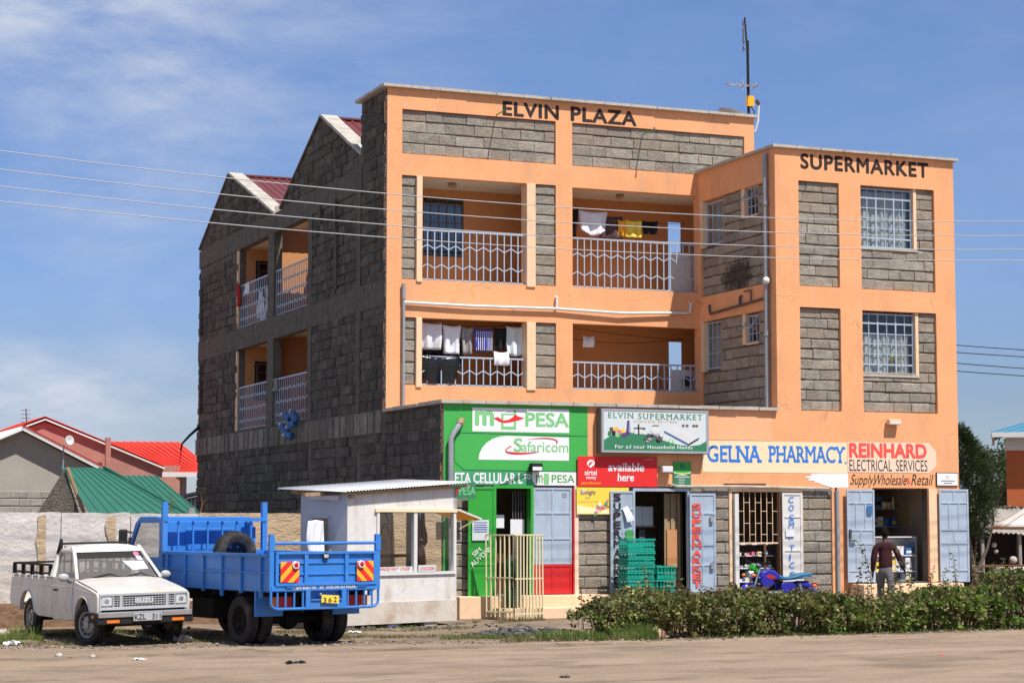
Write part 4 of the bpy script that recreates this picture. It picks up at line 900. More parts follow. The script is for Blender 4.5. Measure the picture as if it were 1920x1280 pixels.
text('Utawala By-Pass', fp, 'goldtext', (17.74, yb-.0055, 3.865), UX, UZ, .98, .085, bold=.01, spacing=1.15); text('For all your Household Needs', fp, 'signwhite', (17.32, yb-.0068, 3.335), UX, UZ, 1.75, .095, bold=.012, spacing=1.1)
def disc(x, z, rx, rz, mat, y, n=16): return sheetY([(x+rx*math.cos(2*PI*k/n), z+.05+rz*math.sin(2*PI*k/n)) for k in range(n)], y).build('goods_print', mat, fp, fixn=False)
def ps(poly, mat, y):
    poly = [(x, z+.05) for x, z in poly]
    return sheetY(poly, y).build('goods_print', mat, fp, fixn=False)
y = yb-.007
for x, z, m_ in ((17.20, 3.60, 'dkgreen'), (17.24, 3.68, 'brown'), (17.29, 3.61, 'black'), (17.52, 3.575, 'purple'), (17.60, 3.61, 'purple')): ps([(x-.04, z-.045), (x+.04, z-.045), (x+.04, z+.045), (x-.04, z+.045)], m_, y); y -= .0005
for x, z, m_ in ((17.35, 3.69, 'orangeprint'), (17.42, 3.635, 'pink'), (17.50, 3.66, 'yellow'), (17.37, 3.57, 'palegreen')): disc(x, z, .05, .045, m_, y); y -= .0005
ps([(17.57, 3.62), (17.66, 3.62), (17.65, 3.85), (17.62, 3.88), (17.59, 3.86)], 'purple', y); ps([(17.62, 3.63), (17.65, 3.63), (17.645, 3.84), (17.63, 3.85)], 'alu', y-.001)
ps(rect(17.75, 17.93, 3.60, 3.70), 'pipewhite', y); ps(rect(17.74, 18.0, 3.70, 3.73), 'darkalu', y-.001); ps(rect(17.83, 17.86, 3.60, 3.80), 'black', y-.002)
disc(18.23, 3.69, .11, .085, 'pipewhite', y); ps(rect(18.16, 18.30, 3.765, 3.785), 'black', y-.001)
rg = random.Random(5)
for k in range(16): disc(18.0+rg.random()*.38, 3.46+rg.random()*.13, .05, .03, rg.choice(['alu', 'darkalu', 'pipewhite', 'black']), y-.0015-.0004*k, 10)
ps([(18.42, 3.68), (18.98, 3.42), (19.22, 3.55), (18.66, 3.75)], 'pipewhite', y-.0005); ps([(18.42, 3.68), (18.98, 3.42), (18.98, 3.385), (18.43, 3.645)], 'bluejug', y-.001); ps([(18.98, 3.42), (19.22, 3.55), (19.22, 3.52), (18.98, 3.385)], 'black', y-.0012)
disc(18.58, 3.46, .06, .05, 'palegreen', y); disc(18.58, 3.47, .03, .02, 'signwhite', y-.001)
for x in (18.83, 18.92, 19.07, 19.14): ps(rect(x, x+.06, 3.77, 3.81), 'brown', y)
ar = thing('banner', 'bright red banner reading available here, above the yellow soap banner', 'sign', (17.45, YL, 2.58))
ya = YL-.06
mb = MB(); mb.box(16.57, 18.34, ya, ya+.02, 2.585, 3.19); ab = mb.build('board', 'red', ar)
mb = MB()
for x in (16.75, 17.45, 18.2): mb.box(x, x+.04, ya+.021, YL, 2.7, 3.1)
mb.build('batten', 'wood', ar)
text('available', ab, 'signwhite', (17.24, ya-.0015, 2.90), UX, UZ, .80, .165, bold=.035, shear=.08); text('here', ab, 'signwhite', (17.45, ya-.0015, 2.70), UX, UZ, .36, .155, bold=.035, shear=.08)
text('airtel', ab, 'signwhite', (16.72, ya-.0015, 2.815), UX, UZ, .265, .105, bold=.03); text('money', ab, 'signwhite', (16.75, ya-.0015, 2.715), UX, UZ, .22, .07, bold=.02, shear=.1)
text('pesa mkononi', ab, 'orangeprint', (16.65, ya-.0015, 2.615), UX, UZ, .42, .075, bold=.025)
text('www.airtel.com', ab, 'signwhite', (18.04, ya-.004, 3.135), UX, UZ, .22, .025)
arc2d(16.855, 3.05, .085, .075, R(-60), R(200), .035, .06, .35, ya-.004).build('logo', 'signwhite', ab, fixn=False)
sheetY([(16.80, 2.985), (16.85, 2.96), (16.90, 3.0), (16.93, 3.06), (16.89, 3.07), (16.85, 3.02)], ya-.0045).build('logo', 'signwhite', ab, fixn=False)
sl = thing('banner', 'yellow soap banner with flowers, partly behind the black lettered door', 'sign', (17.1, YL, 2.03))
mb = MB(); mb.box(16.545, 17.70, ya, ya+.02, 2.03, 2.57); bb = mb.build('board', 'yellow', sl)
mb = MB(); mb.box(16.7, 16.74, ya+.021, YL, 2.1, 2.5).box(17.5, 17.54, ya+.021, YL, 2.1, 2.5); mb.build('batten', 'wood', sl)
sheetY([(16.55, 2.04), (17.69, 2.04), (17.69, 2.10), (17.1, 2.13), (16.55, 2.22)], ya-.003).build('glow_print', 'lightyellow', bb, fixn=False)
for k in range(6): sheetY([(16.68+.05*math.cos(k*PI/3-.3), 2.49+.05*math.sin(k*PI/3-.3)), (16.68+.05*math.cos(k*PI/3+.3), 2.49+.05*math.sin(k*PI/3+.3)), (16.68, 2.49)], ya-.003).build('petal_print', 'signwhite', bb, fixn=False)
text('Sunlight', bb, 'purple', (16.62, ya-.004, 2.40), UX, UZ, .33, .115, bold=.02, shear=.1); text('2in1', bb, 'purple', (16.73, ya-.004, 2.345), UX, UZ, .10, .04); text('touch the charm of Africa', bb, 'goldtext', (16.58, ya-.004, 2.27), UX, UZ, .45, .035)
text('SUN', bb, 'purple', (17.14, ya-.004, 2.16), UX, UZ, .12, .055, bold=.02)
rg = random.Random(8)
for k in range(26):
    x = 16.93+rg.random()*.32; z = 2.05+(x-16.93)*.75+rg.uniform(-.06, .12); r_ = rg.uniform(.018, .04)
    sheetY([(x+r_*math.cos(2*PI*q/8), z+r_*math.sin(2*PI*q/8)) for q in range(8)], ya-.0035-.0003*k).build('flower_print', rg.choice(['pink', 'signwhite', 'signwhite', 'pink', 'lgreen', 'orangeprint']), bb, fixn=False)
gn = thing('notice_board', 'small green and dark teal notice beside the lamp over the supermarket door', 'sign', (18.93, YL, 2.53))
bo = MB().box(18.73, 19.13, YL-.03, YL-.008, 2.53, 3.10).build('board', 'dkgreen', gn)
sheetY([(18.732, 2.90), (18.82, 2.875), (18.93, 2.868), (19.04, 2.875), (19.128, 2.90), (19.128, 3.098), (18.732, 3.098)], YL-.034).build('header_print', 'green', bo, fixn=False)
sheetY([(18.732, 2.90), (18.82, 2.875), (18.93, 2.868), (19.04, 2.875), (19.128, 2.90), (19.128, 2.875), (18.93, 2.842), (18.732, 2.875)], YL-.0345).build('header_print', 'lightyellow', bo, fixn=False)
sheetY(rect(18.88, 18.98, 2.97, 3.06), YL-.0345).build('header_print', 'dkgreen', bo, fixn=False)
mb = MB()
for k, (a, b) in enumerate(((18.80, 19.04), (18.76, 19.11), (18.84, 18.98), (18.84, 19.0), (18.84, 18.97), (18.84, 18.98), (18.84, 18.96), (18.83, 18.99))):
    z = 2.82-.032*k; h = .012 if k < 2 else .007; mb.quad((a, YL-.034, z), (b, YL-.034, z), (b, YL-.034, z+h), (a, YL-.034, z+h))
mb.quad((18.88, YL-.034, 2.585), (19.02, YL-.034, 2.585), (19.02, YL-.034, 2.60), (18.88, YL-.034, 2.60)); mb.build('text_print', 'signwhite', bo, fixn=False)
pl = thing('notice_board', 'small white plate with dark border at the east corner above the blue door', 'sign', (25.38, YL, 2.65))
bo = MB().box(25.10, 25.66, YL-.03, YL-.008, 2.65, 2.94).build('border', 'ink', pl); fc = sheetY(rect(25.115, 25.645, 2.665, 2.925), YL-.034).build('face', 'signwhite', bo, fixn=False)
mb = MB()
for a, b, z in ((25.21, 25.56, 2.755), (25.28, 25.50, 2.705)): mb.quad((a, YL-.037, z), (b, YL-.037, z), (b, YL-.037, z+.014), (a, YL-.037, z+.014))
for s in (-1, 1): mb.add([(25.38, YL-.037, 2.80), (25.38+s*.035, YL-.037, 2.87), (25.38+s*.02, YL-.037, 2.87)], [(0, 1, 2)])
mb.build('text_print', 'ink', bo, fixn=False)
hs = thing('hanging_sign', 'small dark green sign reading PESA sticking out beside the butchery roof', 'sign', (13.98, 36.6, 2.4))
bo = MB().box(13.72, 14.22, 36.55, 36.58, 2.33, 2.64).build('board', 'dkgreen', hs); MB().bar((13.98, 36.58, 2.62), (13.98, YL, 2.66), .03).build('bracket', 'darkalu', hs)
text('PESA', bo, 'palegreen', (13.88, 36.546, 2.40), UX, UZ, .33, .16, bold=.02); sheetY([(13.75, 2.45), (13.85, 2.40), (13.86, 2.52), (13.78, 2.55)], 36.546).build('logo', 'brickred', bo, fixn=False)

# ------------------------------------------------------------------ aerials on the roof
an = thing('antenna_mast', 'tall black aerial mast with yagi arms and an orange box on the roof corner', 'antenna', (22.93, 41.2, 11.2))
MB().tube([(22.93, 41.2, 9.5), (22.91, 41.2, 13.2)], .035).build('mast', 'black', an); MB().tube([(22.90, 41.2, 12.95), (22.84, 41.2, 13.75)], .022).build('mast_top', 'black', an)
mb = MB()
for z in (12.98, 13.15, 13.28, 13.42, 13.58): mb.bar((22.90, 41.2, z), (22.76, 41.15, z), .02); mb.bar((22.77, 41.15, z-.06), (22.77, 41.15, z+.07), .025)
mb.build('dipole', 'darkalu', an)
mb = MB(); mb.bar((22.33, 41.1, 12.08), (23.12, 41.2, 12.12), .03)
for x, h in ((22.34, .05), (22.58, .06), (22.74, .14), (22.92, .05), (23.08, .12)): mb.bar((x, 41.12, 12.10-h), (x, 41.12, 12.10+h), .018); mb.bar((x, 40.95, 12.1), (x, 41.3, 12.1), .018)
mb.build('yagi', 'alu', an)
MB().box(22.86, 23.02, 41.1, 41.22, 11.62, 11.86).build('junction_box', 'orangeprint', an); MB().tube([(22.95, 41.15, 11.62), (23.05, 41.15, 11.5), (23.02, 41.15, 11.28)], .012).build('cable', 'dark', an)
ds = thing('satellite_dish', 'white satellite dish lying behind the parapet beside the mast', 'satellite dish', (22.55, 41.3, 11.2))
mb = MB(); dc = Vector((22.62, 41.35, 11.36)); dn = Vector((.30, -.1, .95)).normalized()
mb.lathe([(0, .0), (.15, .008), (.3, .035), (.42, .075), (.43, .085), (.42, .082), (.3, .045), (.15, .018), (0, .01)], dc, dn, 28); mb.build('dish', 'pipewhite', ds, smooth=2)
MB().tube([(22.95, 41.25, 11.0), (23.1, 41.2, 11.05), (23.17, 41.2, 11.3), (23.2, 41.2, 11.72)], .025).build('arm', 'pipewhite', ds, smooth=2); MB().tube([(23.2, 41.2, 11.70), (23.12, 41.18, 11.78)], .045).build('receiver', 'darkalu', ds)
MB().tube([(22.62, 41.35, 11.34), (22.7, 41.4, 11.0), (22.75, 41.4, 9.6)], .03).build('post', 'darkalu', ds)

# ------------------------------------------------------------------ laundry
def line_of(name, p0, p1, sag, label):
    pts = []
    for i in range(13):
        t = i/12; p = Vector(p0).lerp(Vector(p1), t); p.z -= sag*4*t*(1-t); pts.append(p)
    o = MB().tube(pts, .006, 5).build(name, 'dark', None); tag(o, label, 'washing line')
line_of('washing_line', (14.5, YM+.25, 6.20), (17.0, YM+.25, 6.22), .09, 'washing line full of shirts in the balcony above the mobile money sign'); line_of('washing_line', (18.05, YM+.45, 8.90), (21.2, YM+.6, 8.72), .10, 'washing line carrying towels and a white sheet in the top balcony')
for k, (a, b, s) in enumerate((((18.05, YM+.5, 6.22), (21.2, YM+.6, 6.02), .03), ((18.05, YM+.8, 6.02), (21.2, YM+.8, 6.08), .12))): line_of('washing_line', a, b, s, ('upper' if k == 0 else 'lower, sagging')+' bare washing line across the balcony above the supermarket sign')
def cloth(label, mat, x0, x1, z1, z0, y, taper=0., cat='clothing', group=None, wave=.03, seed=1, name='hung_garment', curve=0., edge=0.):
    mb = MB()
    def fn(u, v):
        cx = (x0+x1)/2; hw = (x1-x0)/2*(1-taper*v); x = cx+(u*2-1)*hw
        return (x, y+wave*1.3*math.sin(u*11+seed)*(.3+v)+wave*.5*math.sin(u*27+seed*3+v*2)*(.2+v)+.02*math.sin(v*5+seed*2), z1-(z1-z0)*v-curve*math.sin(u*PI)*v+edge*noise.noise((u*4, seed, v))*v-.03*math.sin(u*PI)*(1-v))
    mb.grid(fn, 18, 10); o = mb.build(name, mat, None, smooth=True, fixn=False, solid=.005); tag(o, label, cat, group); return o
G1 = 'laundry on the balcony above the mobile money sign'
yl = YM+.25
cloth('white shirt hanging first from the drain pipe end of the clothes line', 'whitecloth', 14.60, 15.08, 6.18, 5.58, yl, .12, group=G1, seed=1)
cloth('plain white shirt between another white shirt and the grey printed garment', 'whitecloth', 15.10, 15.52, 6.13, 5.50, yl, .15, group=G1, seed=2.2)
cloth('grey printed garment between the white shirt and the blue striped one', 'greycloth', 15.54, 15.80, 6.10, 5.50, yl, .1, group=G1, seed=3)
o = cloth('blue garment with white stripes on the crowded washing line', 'bluecloth', 15.82, 16.26, 6.09, 5.58, yl, .08, group=G1, seed=4.1)
mb = MB()
for k in range(9):
    x = 15.86+.045*k; mb.add([(x, yl-.045, 6.02), (x+.012, yl-.045, 6.02), (x+.012, yl-.05, 5.60), (x, yl-.05, 5.60)], [(0, 1, 2, 3)])
cl = mb.build('stripe', 'whitecloth', o, fixn=False)
cloth('black top hanging between the blue striped garment and the pale shirt', 'blackcloth', 16.27, 16.58, 6.12, 5.62, yl, .05, group=G1, seed=5)
cloth('pale grey blue shirt at the jamb end of the crowded washing line', 'signback', 16.57, 17.0, 6.16, 5.54, yl, .18, group=G1, seed=6, curve=.05)
cloth('white frilled cloth hanging over the balcony rail', 'whitecloth', 16.22, 16.56, 5.58, 5.27, YM+.05, .0, group=G1, seed=7, wave=.02)
cloth('shiny black plastic sheet draped over the balcony railing below the white shirts', 'blackplastic', 14.52, 15.42, 5.44, 4.95, YM+.055, .15, 'plastic sheet', seed=8, name='plastic_sheet', curve=.12, wave=.035)
G2 = 'laundry on the top balcony'
cloth('black cloth bunched at the column end of the top balcony line', 'blackcloth', 18.10, 18.42, 8.90, 8.25, YM+.45, .35, group=G2, seed=1.5)
cloth('white sheet with a curved hem on the top balcony line', 'whitecloth', 18.42, 19.14, 8.86, 8.42, YM+.45, .15, group=G2, seed=2.5, curve=.12)
cloth('dark printed cloth behind the white sheet', 'patterncloth', 18.95, 19.56, 8.80, 8.25, YM+.52, .0, group=G2, seed=3.5)
cloth('orange towel beside the yellow one', 'orangeprint', 19.42, 19.64, 8.72, 8.33, YM+.5, .0, group=G2, seed=4.5, wave=.015)
cloth('yellow towel on the top balcony line', 'yellow', 19.62, 20.02, 8.72, 8.32, YM+.5, .0, group=G2, seed=5.5, wave=.015)
cloth('small black cloth beside the yellow towel', 'blackcloth', 20.02, 20.45, 8.74, 8.42, YM+.52, .3, group=G2, seed=6.5)
cloth('small white cloth hanging alone on a bare washing line', 'whitecloth', 18.55, 18.82, 6.04, 5.78, YM+.5, .0, seed=7.5, wave=.015)
def side_cloth(label, mat, y, ztop, wd, h, x, seed):
    o = cloth(label, mat, 0, wd, h, 0, 0, seed=seed); o.location = (x, y, ztop-h); o.rotation_euler = (0, 0, R(-90))
side_cloth('red cloth over the end of the upper west balcony rail', 'redcloth', 52.95, 8.28, .25, .6, X0-.01, 2)
side_cloth('white towel over the west balcony rail beside the red cloth', 'whitecloth', 52.3, 8.25, .35, .32, X0+.02, 3)
for k, (yy, zz, hh) in enumerate(((51.35, 7.95, .75), (51.0, 7.75, .7), (50.75, 8.0, .85))):
    side_cloth(['creased white shirt', 'crumpled white cloth, middle of three', 'long white cloth'][k]+' hung inside the upper west balcony railing', 'whitecloth', yy, zz, .26, hh, X0+.16, 4+k)
side_cloth('grey cloth over the lower west balcony rail', 'greycloth', 49.3, 5.5, .25, .35, X0, 9)
# water jugs strung under the west balcony
for k, (yy, zz, q) in enumerate(((47.4, 4.42, .4), (46.95, 4.2, -.3), (47.62, 4.12, .9), (47.2, 3.95, .1), (46.75, 4.40, 1.2))):
    c = Vector((X0-.22, yy, zz)); ax = Vector((-.5, math.cos(q), math.sin(q))).normalized()
    o = thing('water_bottle', ['topmost blue jug', 'second blue jug from the top', 'pale faced blue jug', 'lowest blue jug', 'blue jug nearest the street'][k]+' in the bunch hung below the west balcony', 'bottle', c, 0, 'plastic jugs hung below the balcony')
    MB().lathe([(0, -.17), (.10, -.17), (.115, -.15), (.115, -.02), (.105, .0), (.115, .02), (.115, .09), (.09, .14), (.035, .17), (.035, .20), (0, .20)], c, ax, 16).build('body', 'bluejug', o, smooth=2)
    MB().lathe([(0, .24), (.05, .24), (.05, .195), (0, .195)], c, ax, 12).build('cap', 'pipewhite', o)
    o.scale = (.82, .82, .82)

# ------------------------------------------------------------------ vehicles
M['carwhite'] = pmat('aged_white_car_paint', (.62, .595, .55), .42, .07, 1.5, .22, 2.6, dist=.03, coat=.2, dirt=((.42, .34, .25), .6, 2.4, (1, 1, 1)))
M['hoodwhite'] = pmat('dusty_white_paint', (.58, .545, .50), .45, .06, 1.5, .18, 2.6, dist=.03, coat=.2, dirt=((.46, .34, .23), .7, 1.6, (1, 1, 1)))
M['truckblue'] = pmat('blue_truck_paint', (.036, .205, .60), .45, .10, 2.5, .22, 3.5, dist=.03, coat=.15, dirt=((.13, .19, .32), .6, 2.2, (1, 1, .6)))
M['chrome'] = pmat('dull_chrome', (.62, .62, .62), .22, .08, 6, 0, metal=.9)
M['lamp'] = pmat('headlamp_lens', (.55, .57, .58), .12, .15, 8, .3, 30, spec=.8)
M['amber'] = pmat('amber_lens', (.75, .19, .02), .3, .1, 8, 0)
M['redlens'] = pmat('red_lens', (.5, .015, .015), .25, .1, 8, 0)
M['rim'] = pmat('steel_rim', (.34, .33, .32), .45, .15, 7, 0, metal=.5)
M['seat'] = pmat('seat_vinyl', (.05, .045, .04), .7, .15, 5, 0)
M['silver'] = pmat('silver_grille_plastic', (.42, .43, .45), .4, .05, 6, 0)
def wheel(parent, x, y, z, r, wd, side, steer=0, dish='out', slots=10, name='wheel', rr=.63, rimm='rim'):
    """tyre and slotted steel rim; side = +1 outer face to +y"""
    ax = Vector((-math.sin(steer)*side, math.cos(steer)*side, 0)); c = Vector((x, y, z)); h = wd/2
    t = MB().lathe([(r*rr, h*.7), (r*.80, h*.98), (r*.93, h*.86), (r, h*.62), (r*1.0, -h*.62), (r*.93, -h*.86), (r*.8, -h*.98), (r*rr, -h*.7)], c, ax, 40)
    for k in range(44):
        a = 2*PI*k/44; u = ax.cross(Vector((0, 0, 1))).normalized(); d = u*math.cos(a)+Vector((0, 0, 1))*math.sin(a); tg = ax.cross(d)
        for s in (-1, 1): t.obox(c+d*(r*.995)+ax*s*h*.36, d*.008, tg*r*.045, ax*h*.20)
    w_ = t.build(name, 'rubber', parent, local=True, smooth=2)
    k0 = .55 if dish == 'out' else -.25
    m = MB().lathe([(r*rr+.004, h*.72), (r*rr*.93, h*.62), (r*rr*.90, h*.2), (r*rr*.80, h*.12), (r*rr*.62, h*(k0-.1)), (r*.22, h*k0), (r*.20, h*(k0+.25)), (0, h*(k0+.25))], c, ax, 36)
    m.build('rim', rimm, w_, local=True, smooth=2)
    if slots:
        m = MB(); u = ax.cross(Vector((0, 0, 1))).normalized(); v = Vector((0, 0, 1))
        for k in range(slots):
            a = 2*PI*k/slots; d = u*math.cos(a)+v*math.sin(a); tg = ax.cross(d); q = c+d*(r*rr*.75)+ax*h*(.10+.12*(k0+.5))
            m.obox(q, d*r*.055, tg*r*.05, ax*.012)
        m.build('rim_slot', 'dark', w_, local=True)
    return w_
# ---- white pickup, nose to the street
pk = thing('pickup_truck', 'old white pickup with black load rails parked beside the blue lorry', 'pickup truck', (6.37, 33.16, 0), R(-82))
pk.rotation_euler = (R(1.1), 0, R(-82)); pk.scale = (1, .94, 1); pk.location = (6.32, 33.16, 0)
def arch(cx, cz, r, a0, a1, n=12): return [(cx+r*math.cos(R(a0+(a1-a0)*k/n)), cz+r*math.sin(R(a0+(a1-a0)*k/n))) for k in range(n+1)]
rw = .315; WB = 1.45
def side_shell(mb, prof, y0, y1, tum=.035, zt=1.0, sides=(-1, 1)):
    """body side from outline prof, leaning in towards the top"""
    for s in sides:
        n = len(prof)
        def yy(z, y): return s*(y-tum*max(0, (z-.62)/(zt-.62))**1.6-.05*max(0, (.55-z)/.3)**2)
        vs = [(x, yy(z, y1), z) for x, z in prof]+[(x, yy(z, y1)-s*(y1-y0), z) for x, z in prof]
        mb.add(vs, [tuple(range(n)), tuple(range(2*n-1, n-1, -1))]+[(i, n+i, n+(i+1) % n, (i+1) % n) for i in range(n)])
    return mb
fr = [(2.10, .50)]+[(2.13, .64), (2.12, .775), (2.06, .815), (1.75, .868), (1.0, .965), (.99, .99), (.93, 1.0), (.90, .60), (.92, .36)]+arch(WB, .34, .40, 178, 2)+[(2.05, .38)]
for s in (-1, 1): body = side_shell(MB(), fr, .72, .80, sides=(s,)).build('fender', 'carwhite', pk, local=True, bevel=.022, smooth=2)
dr = [(.885, 1.0), (.885, .60), (.905, .36), (-.10, .33), (-.14, .36), (-.16, 1.0)]
for s in (-1, 1):
    dd_ = side_shell(MB(), dr, .74, .80, sides=(s,)).build('door', 'carwhite', pk, local=True, bevel=.014, smooth=2)
    MB().box(.0, .14, s*.80-.012, s*.80+.012, .80, .83).build('handle', 'black', dd_, local=True)
rp = [(-.175, 1.0), (-.155, .36), (-.9, .36), (-1.04, .40)]+arch(-WB, .36, .41, 8, 172)+[(-1.9, .46), (-2.42, .50), (-2.46, .62), (-2.44, .96), (-2.40, 1.0)]
for s in (-1, 1): bed = side_shell(MB(), rp, .73, .80, sides=(s,)).build('bed_side', 'carwhite', pk, local=True, bevel=.022, smooth=2)
MB().box(-2.43, -.2, -.72, .72, .50, .55).box(-.22, -.19, -.74, .74, .5, .98).build('bed_floor', 'carwhite', pk, local=True)
MB().box(-2.46, -2.42, -.74, .74, .52, .98).build('tailgate', 'carwhite', pk, local=True, bevel=.01)
mb = MB()
for s in (-1, 1):
    mb.bar((-2.40, s*.755, 1.012), (-.2, s*.755, 1.012), .05, .02)
    for k in range(6): mb.tube([(-2.25+.36*k, s*.785, .955), (-2.25+.36*k, s*.803, .985), (-2.25+.36*k, s*.795, 1.01), (-2.25+.36*k, s*.75, 1.025)], .010, 6)
mb.build('bed_rail', 'white', pk, local=True)
mb = MB()
for s in (-1, 1):
    for z in (1.06, 1.20): mb.bar((-2.42, s*.72, z), (-.35, s*.72, z), .035)
    for k in range(5): mb.bar((-2.40+.5*k, s*.72, 1.0), (-2.40+.5*k, s*.72, 1.20), .07, .035, up=(1, 0, 0))
    mb.bar((-.40, s*.70, 1.0), (-.14, s*.62, 1.58), .045); mb.bar((-.14, s*.62, 1.46), (-.14, s*.62, 1.62), .045)
mb.bar((-.14, -.62, 1.545), (-.14, .62, 1.545), .035); mb.bar((-2.42, -.72, 1.20), (-2.42, .72, 1.20), .035)
mb.build('load_rail', 'black', pk, local=True)
# hood, cowl, nose panel
hb = MB().grid(lambda u, v: (2.12-1.14*u, (v*2-1)*(.752-.02*u), .815+.172*u**.80+.030*(1-(v*2-1)**4)*(.5+.5*u)-.035*max(0, 1-u*12)), 18, 16)
hb.build('hood', 'hoodwhite', pk, local=True, smooth=True, fixn=False)
for s in (-1, 1):
    lip = arch(WB, .34, .405, 176, 4, 20); MB().tube([(x, s*.803, z) for x, z in lip], .014, 6).build('arch_lip', 'carwhite', pk, local=True, smooth=2)
    lip = arch(-WB, .36, .415, 172, 8, 20); MB().tube([(x, s*.803, z) for x, z in lip], .014, 6).build('arch_lip', 'carwhite', pk, local=True, smooth=2)
    MB().tube([(2.05, s*.782, .79), (1.5, s*.785, .835), (.95, s*.778, .885), (-.1, s*.783, .87), (-.9, s*.783, .86), (-2.4, s*.783, .85)], .008, 5).build('body_crease', 'carwhite', pk, local=True, smooth=2)
MB().box(.93, 1.0, -.72, .72, .93, .985).build('cowl', 'hoodwhite', pk, local=True)
MB().box(.95, 2.08, -.715, .715, .42, .80).build('engine_bay', 'dark', pk, local=True)
# cabin
A0, A1 = (1.0, .735, .985), (.45, .595, 1.43); C0, C1 = (-.19, .735, 1.0), (-.24, .595, 1.43)
for s in (-1, 1):
    mb = MB(); f = lambda p: (p[0], s*p[1], p[2])
    mb.tube([f(A0), f(A1), (.36, s*.58, 1.475)], [.034, .034, .045], 8); mb.tube([f(C0), f(C1), (-.2, s*.57, 1.47)], [.075, .055, .05], 8)
    mb.tube([f(A1), f(C1)], .04, 8)
    mb.bar((-.24, s*.735, .985), (1.0, s*.735, .985), .05, .06)
    mb.build('pillar', 'carwhite', pk, local=True, smooth=2)
MB().grid(lambda u, v: (.50-.80*u, (v*2-1)*(.635-.01*u), 1.412+.120*(1-abs(u*2-1)**5)**.6*(1-abs(v*2-1)**4)**.6), 24, 24).build('roof', 'carwhite', pk, local=True, smooth=True, fixn=False)
def panes(pts): return MB().add(pts, [(0, 1, 2, 3)])
panes([(.985, -.69, .985), (.985, .69, .985), (.455, .575, 1.425), (.455, -.575, 1.425)]).build('windscreen', 'carglass', pk, local=True, fixn=False)
panes([(.985, -.69, .985), (.985, .69, .985), (.455, .575, 1.425), (.455, -.575, 1.425)])
mb = MB()
for (a, b) in (((.992, -.70, .99), (.992, .70, .99)), ((.46, -.585, 1.43), (.46, .585, 1.43)), ((.992, -.70, .99), (.46, -.585, 1.43)), ((.992, .70, .99), (.46, .585, 1.43))): mb.tube([a, b], .014, 6)
mb.build('windscreen_seal', 'black', pk, local=True)
panes([(.60, -.590, 1.31), (.60, .590, 1.31), (.47, .572, 1.418), (.47, -.572, 1.418)]).build('sun_strip', 'black', pk, local=True, fixn=False)
for s in (-1, 1):
    panes([(.90, s*.728, 1.01), (-.12, s*.728, 1.01), (-.18, s*.60, 1.41), (.44, s*.60, 1.41)]).build('side_window', 'carglass', pk, local=True, fixn=False)
panes([(-.21, -.68, 1.02), (-.21, .68, 1.02), (-.25, .57, 1.40), (-.25, -.57, 1.40)]).build('rear_window', 'carglass', pk, local=True, fixn=False)
mb = MB(); mb.box(-.19, -.17, -.66, .66, .5, 1.0)
for k in range(9): mb.bar((-.3, -.52+.13*k, 1.0), (-.3, -.50+.125*k, 1.5), .022)
mb.build('rear_guard', 'black', pk, local=True)
MB().box(.0, .45, -.68, .68, .45, .72).box(-.15, .02, -.66, .66, .5, 1.08).build('seat', 'greywood', pk, local=True, bevel=.04)
MB().box(.70, .97, -.70, .70, .70, .975).build('dashboard', 'seat', pk, local=True, bevel=.03)
mb = MB(); cc = Vector((.60, -.36, 1.02)); nn = Vector((-.75, 0, .65)).normalized(); uu = Vector((0, 1, 0)); vv = nn.cross(uu)
mb.tube([cc+(uu*math.cos(2*PI*k/20)+vv*math.sin(2*PI*k/20))*.19 for k in range(21)], .014, 6); mb.bar(cc-uu*.18, cc+uu*.18, .03, .015); mb.tube([cc, cc-nn*.25], .03)
mb.build('steering_wheel', 'black', pk, local=True)
panes([(.715, .30, 1.20), (.80, .57, 1.13), (.655, .56, 1.25), (.60, .24, 1.29)])
n_ws = Vector((.44, 0, .53)).normalized()
def onws(t, y, d=.006): return (.985-.53*t+n_ws.x*d, y, .985+.44*t+n_ws.z*d)
MB().add([onws(.30, .30), onws(.32, .58), onws(.60, .55), onws(.62, .18)], [(0, 1, 2, 3)]).build('windscreen_paper', 'whitecloth', pk, local=True, fixn=False)
MB().add([onws(.64, .46), onws(.63, .55), onws(.78, .53), onws(.79, .44)], [(0, 1, 2, 3)]).build('windscreen_sticker', 'signback', pk, local=True, fixn=False)
MB().lathe([(0, 0), (.05, 0)], onws(.86, .47), n_ws, 14).build('windscreen_sticker', 'pink', pk, local=True, fixn=False)
mb = MB()
for y0, y1 in ((-.28, .12), (.30, .62)): mb.tube([onws(.02, y1, .02), onws(.05, (y0+y1)/2+.05, .03), onws(.16, (y0+y1)/2-.05, .02), onws(.05, y0-.18, .015)], .009, 5)
mb.build('wiper', 'black', pk, local=True)
for s in (-1, 1):
    o = MB().sphere((.80, s*.90, 1.03), (.045, .095, .065), 14, 10).build('mirror', 'silver', pk, local=True, smooth=True)
    MB().tube([(.80, s*.75, .93), (.80, s*.88, 1.0)], .012).build('mirror_stem', 'black', o, local=True)
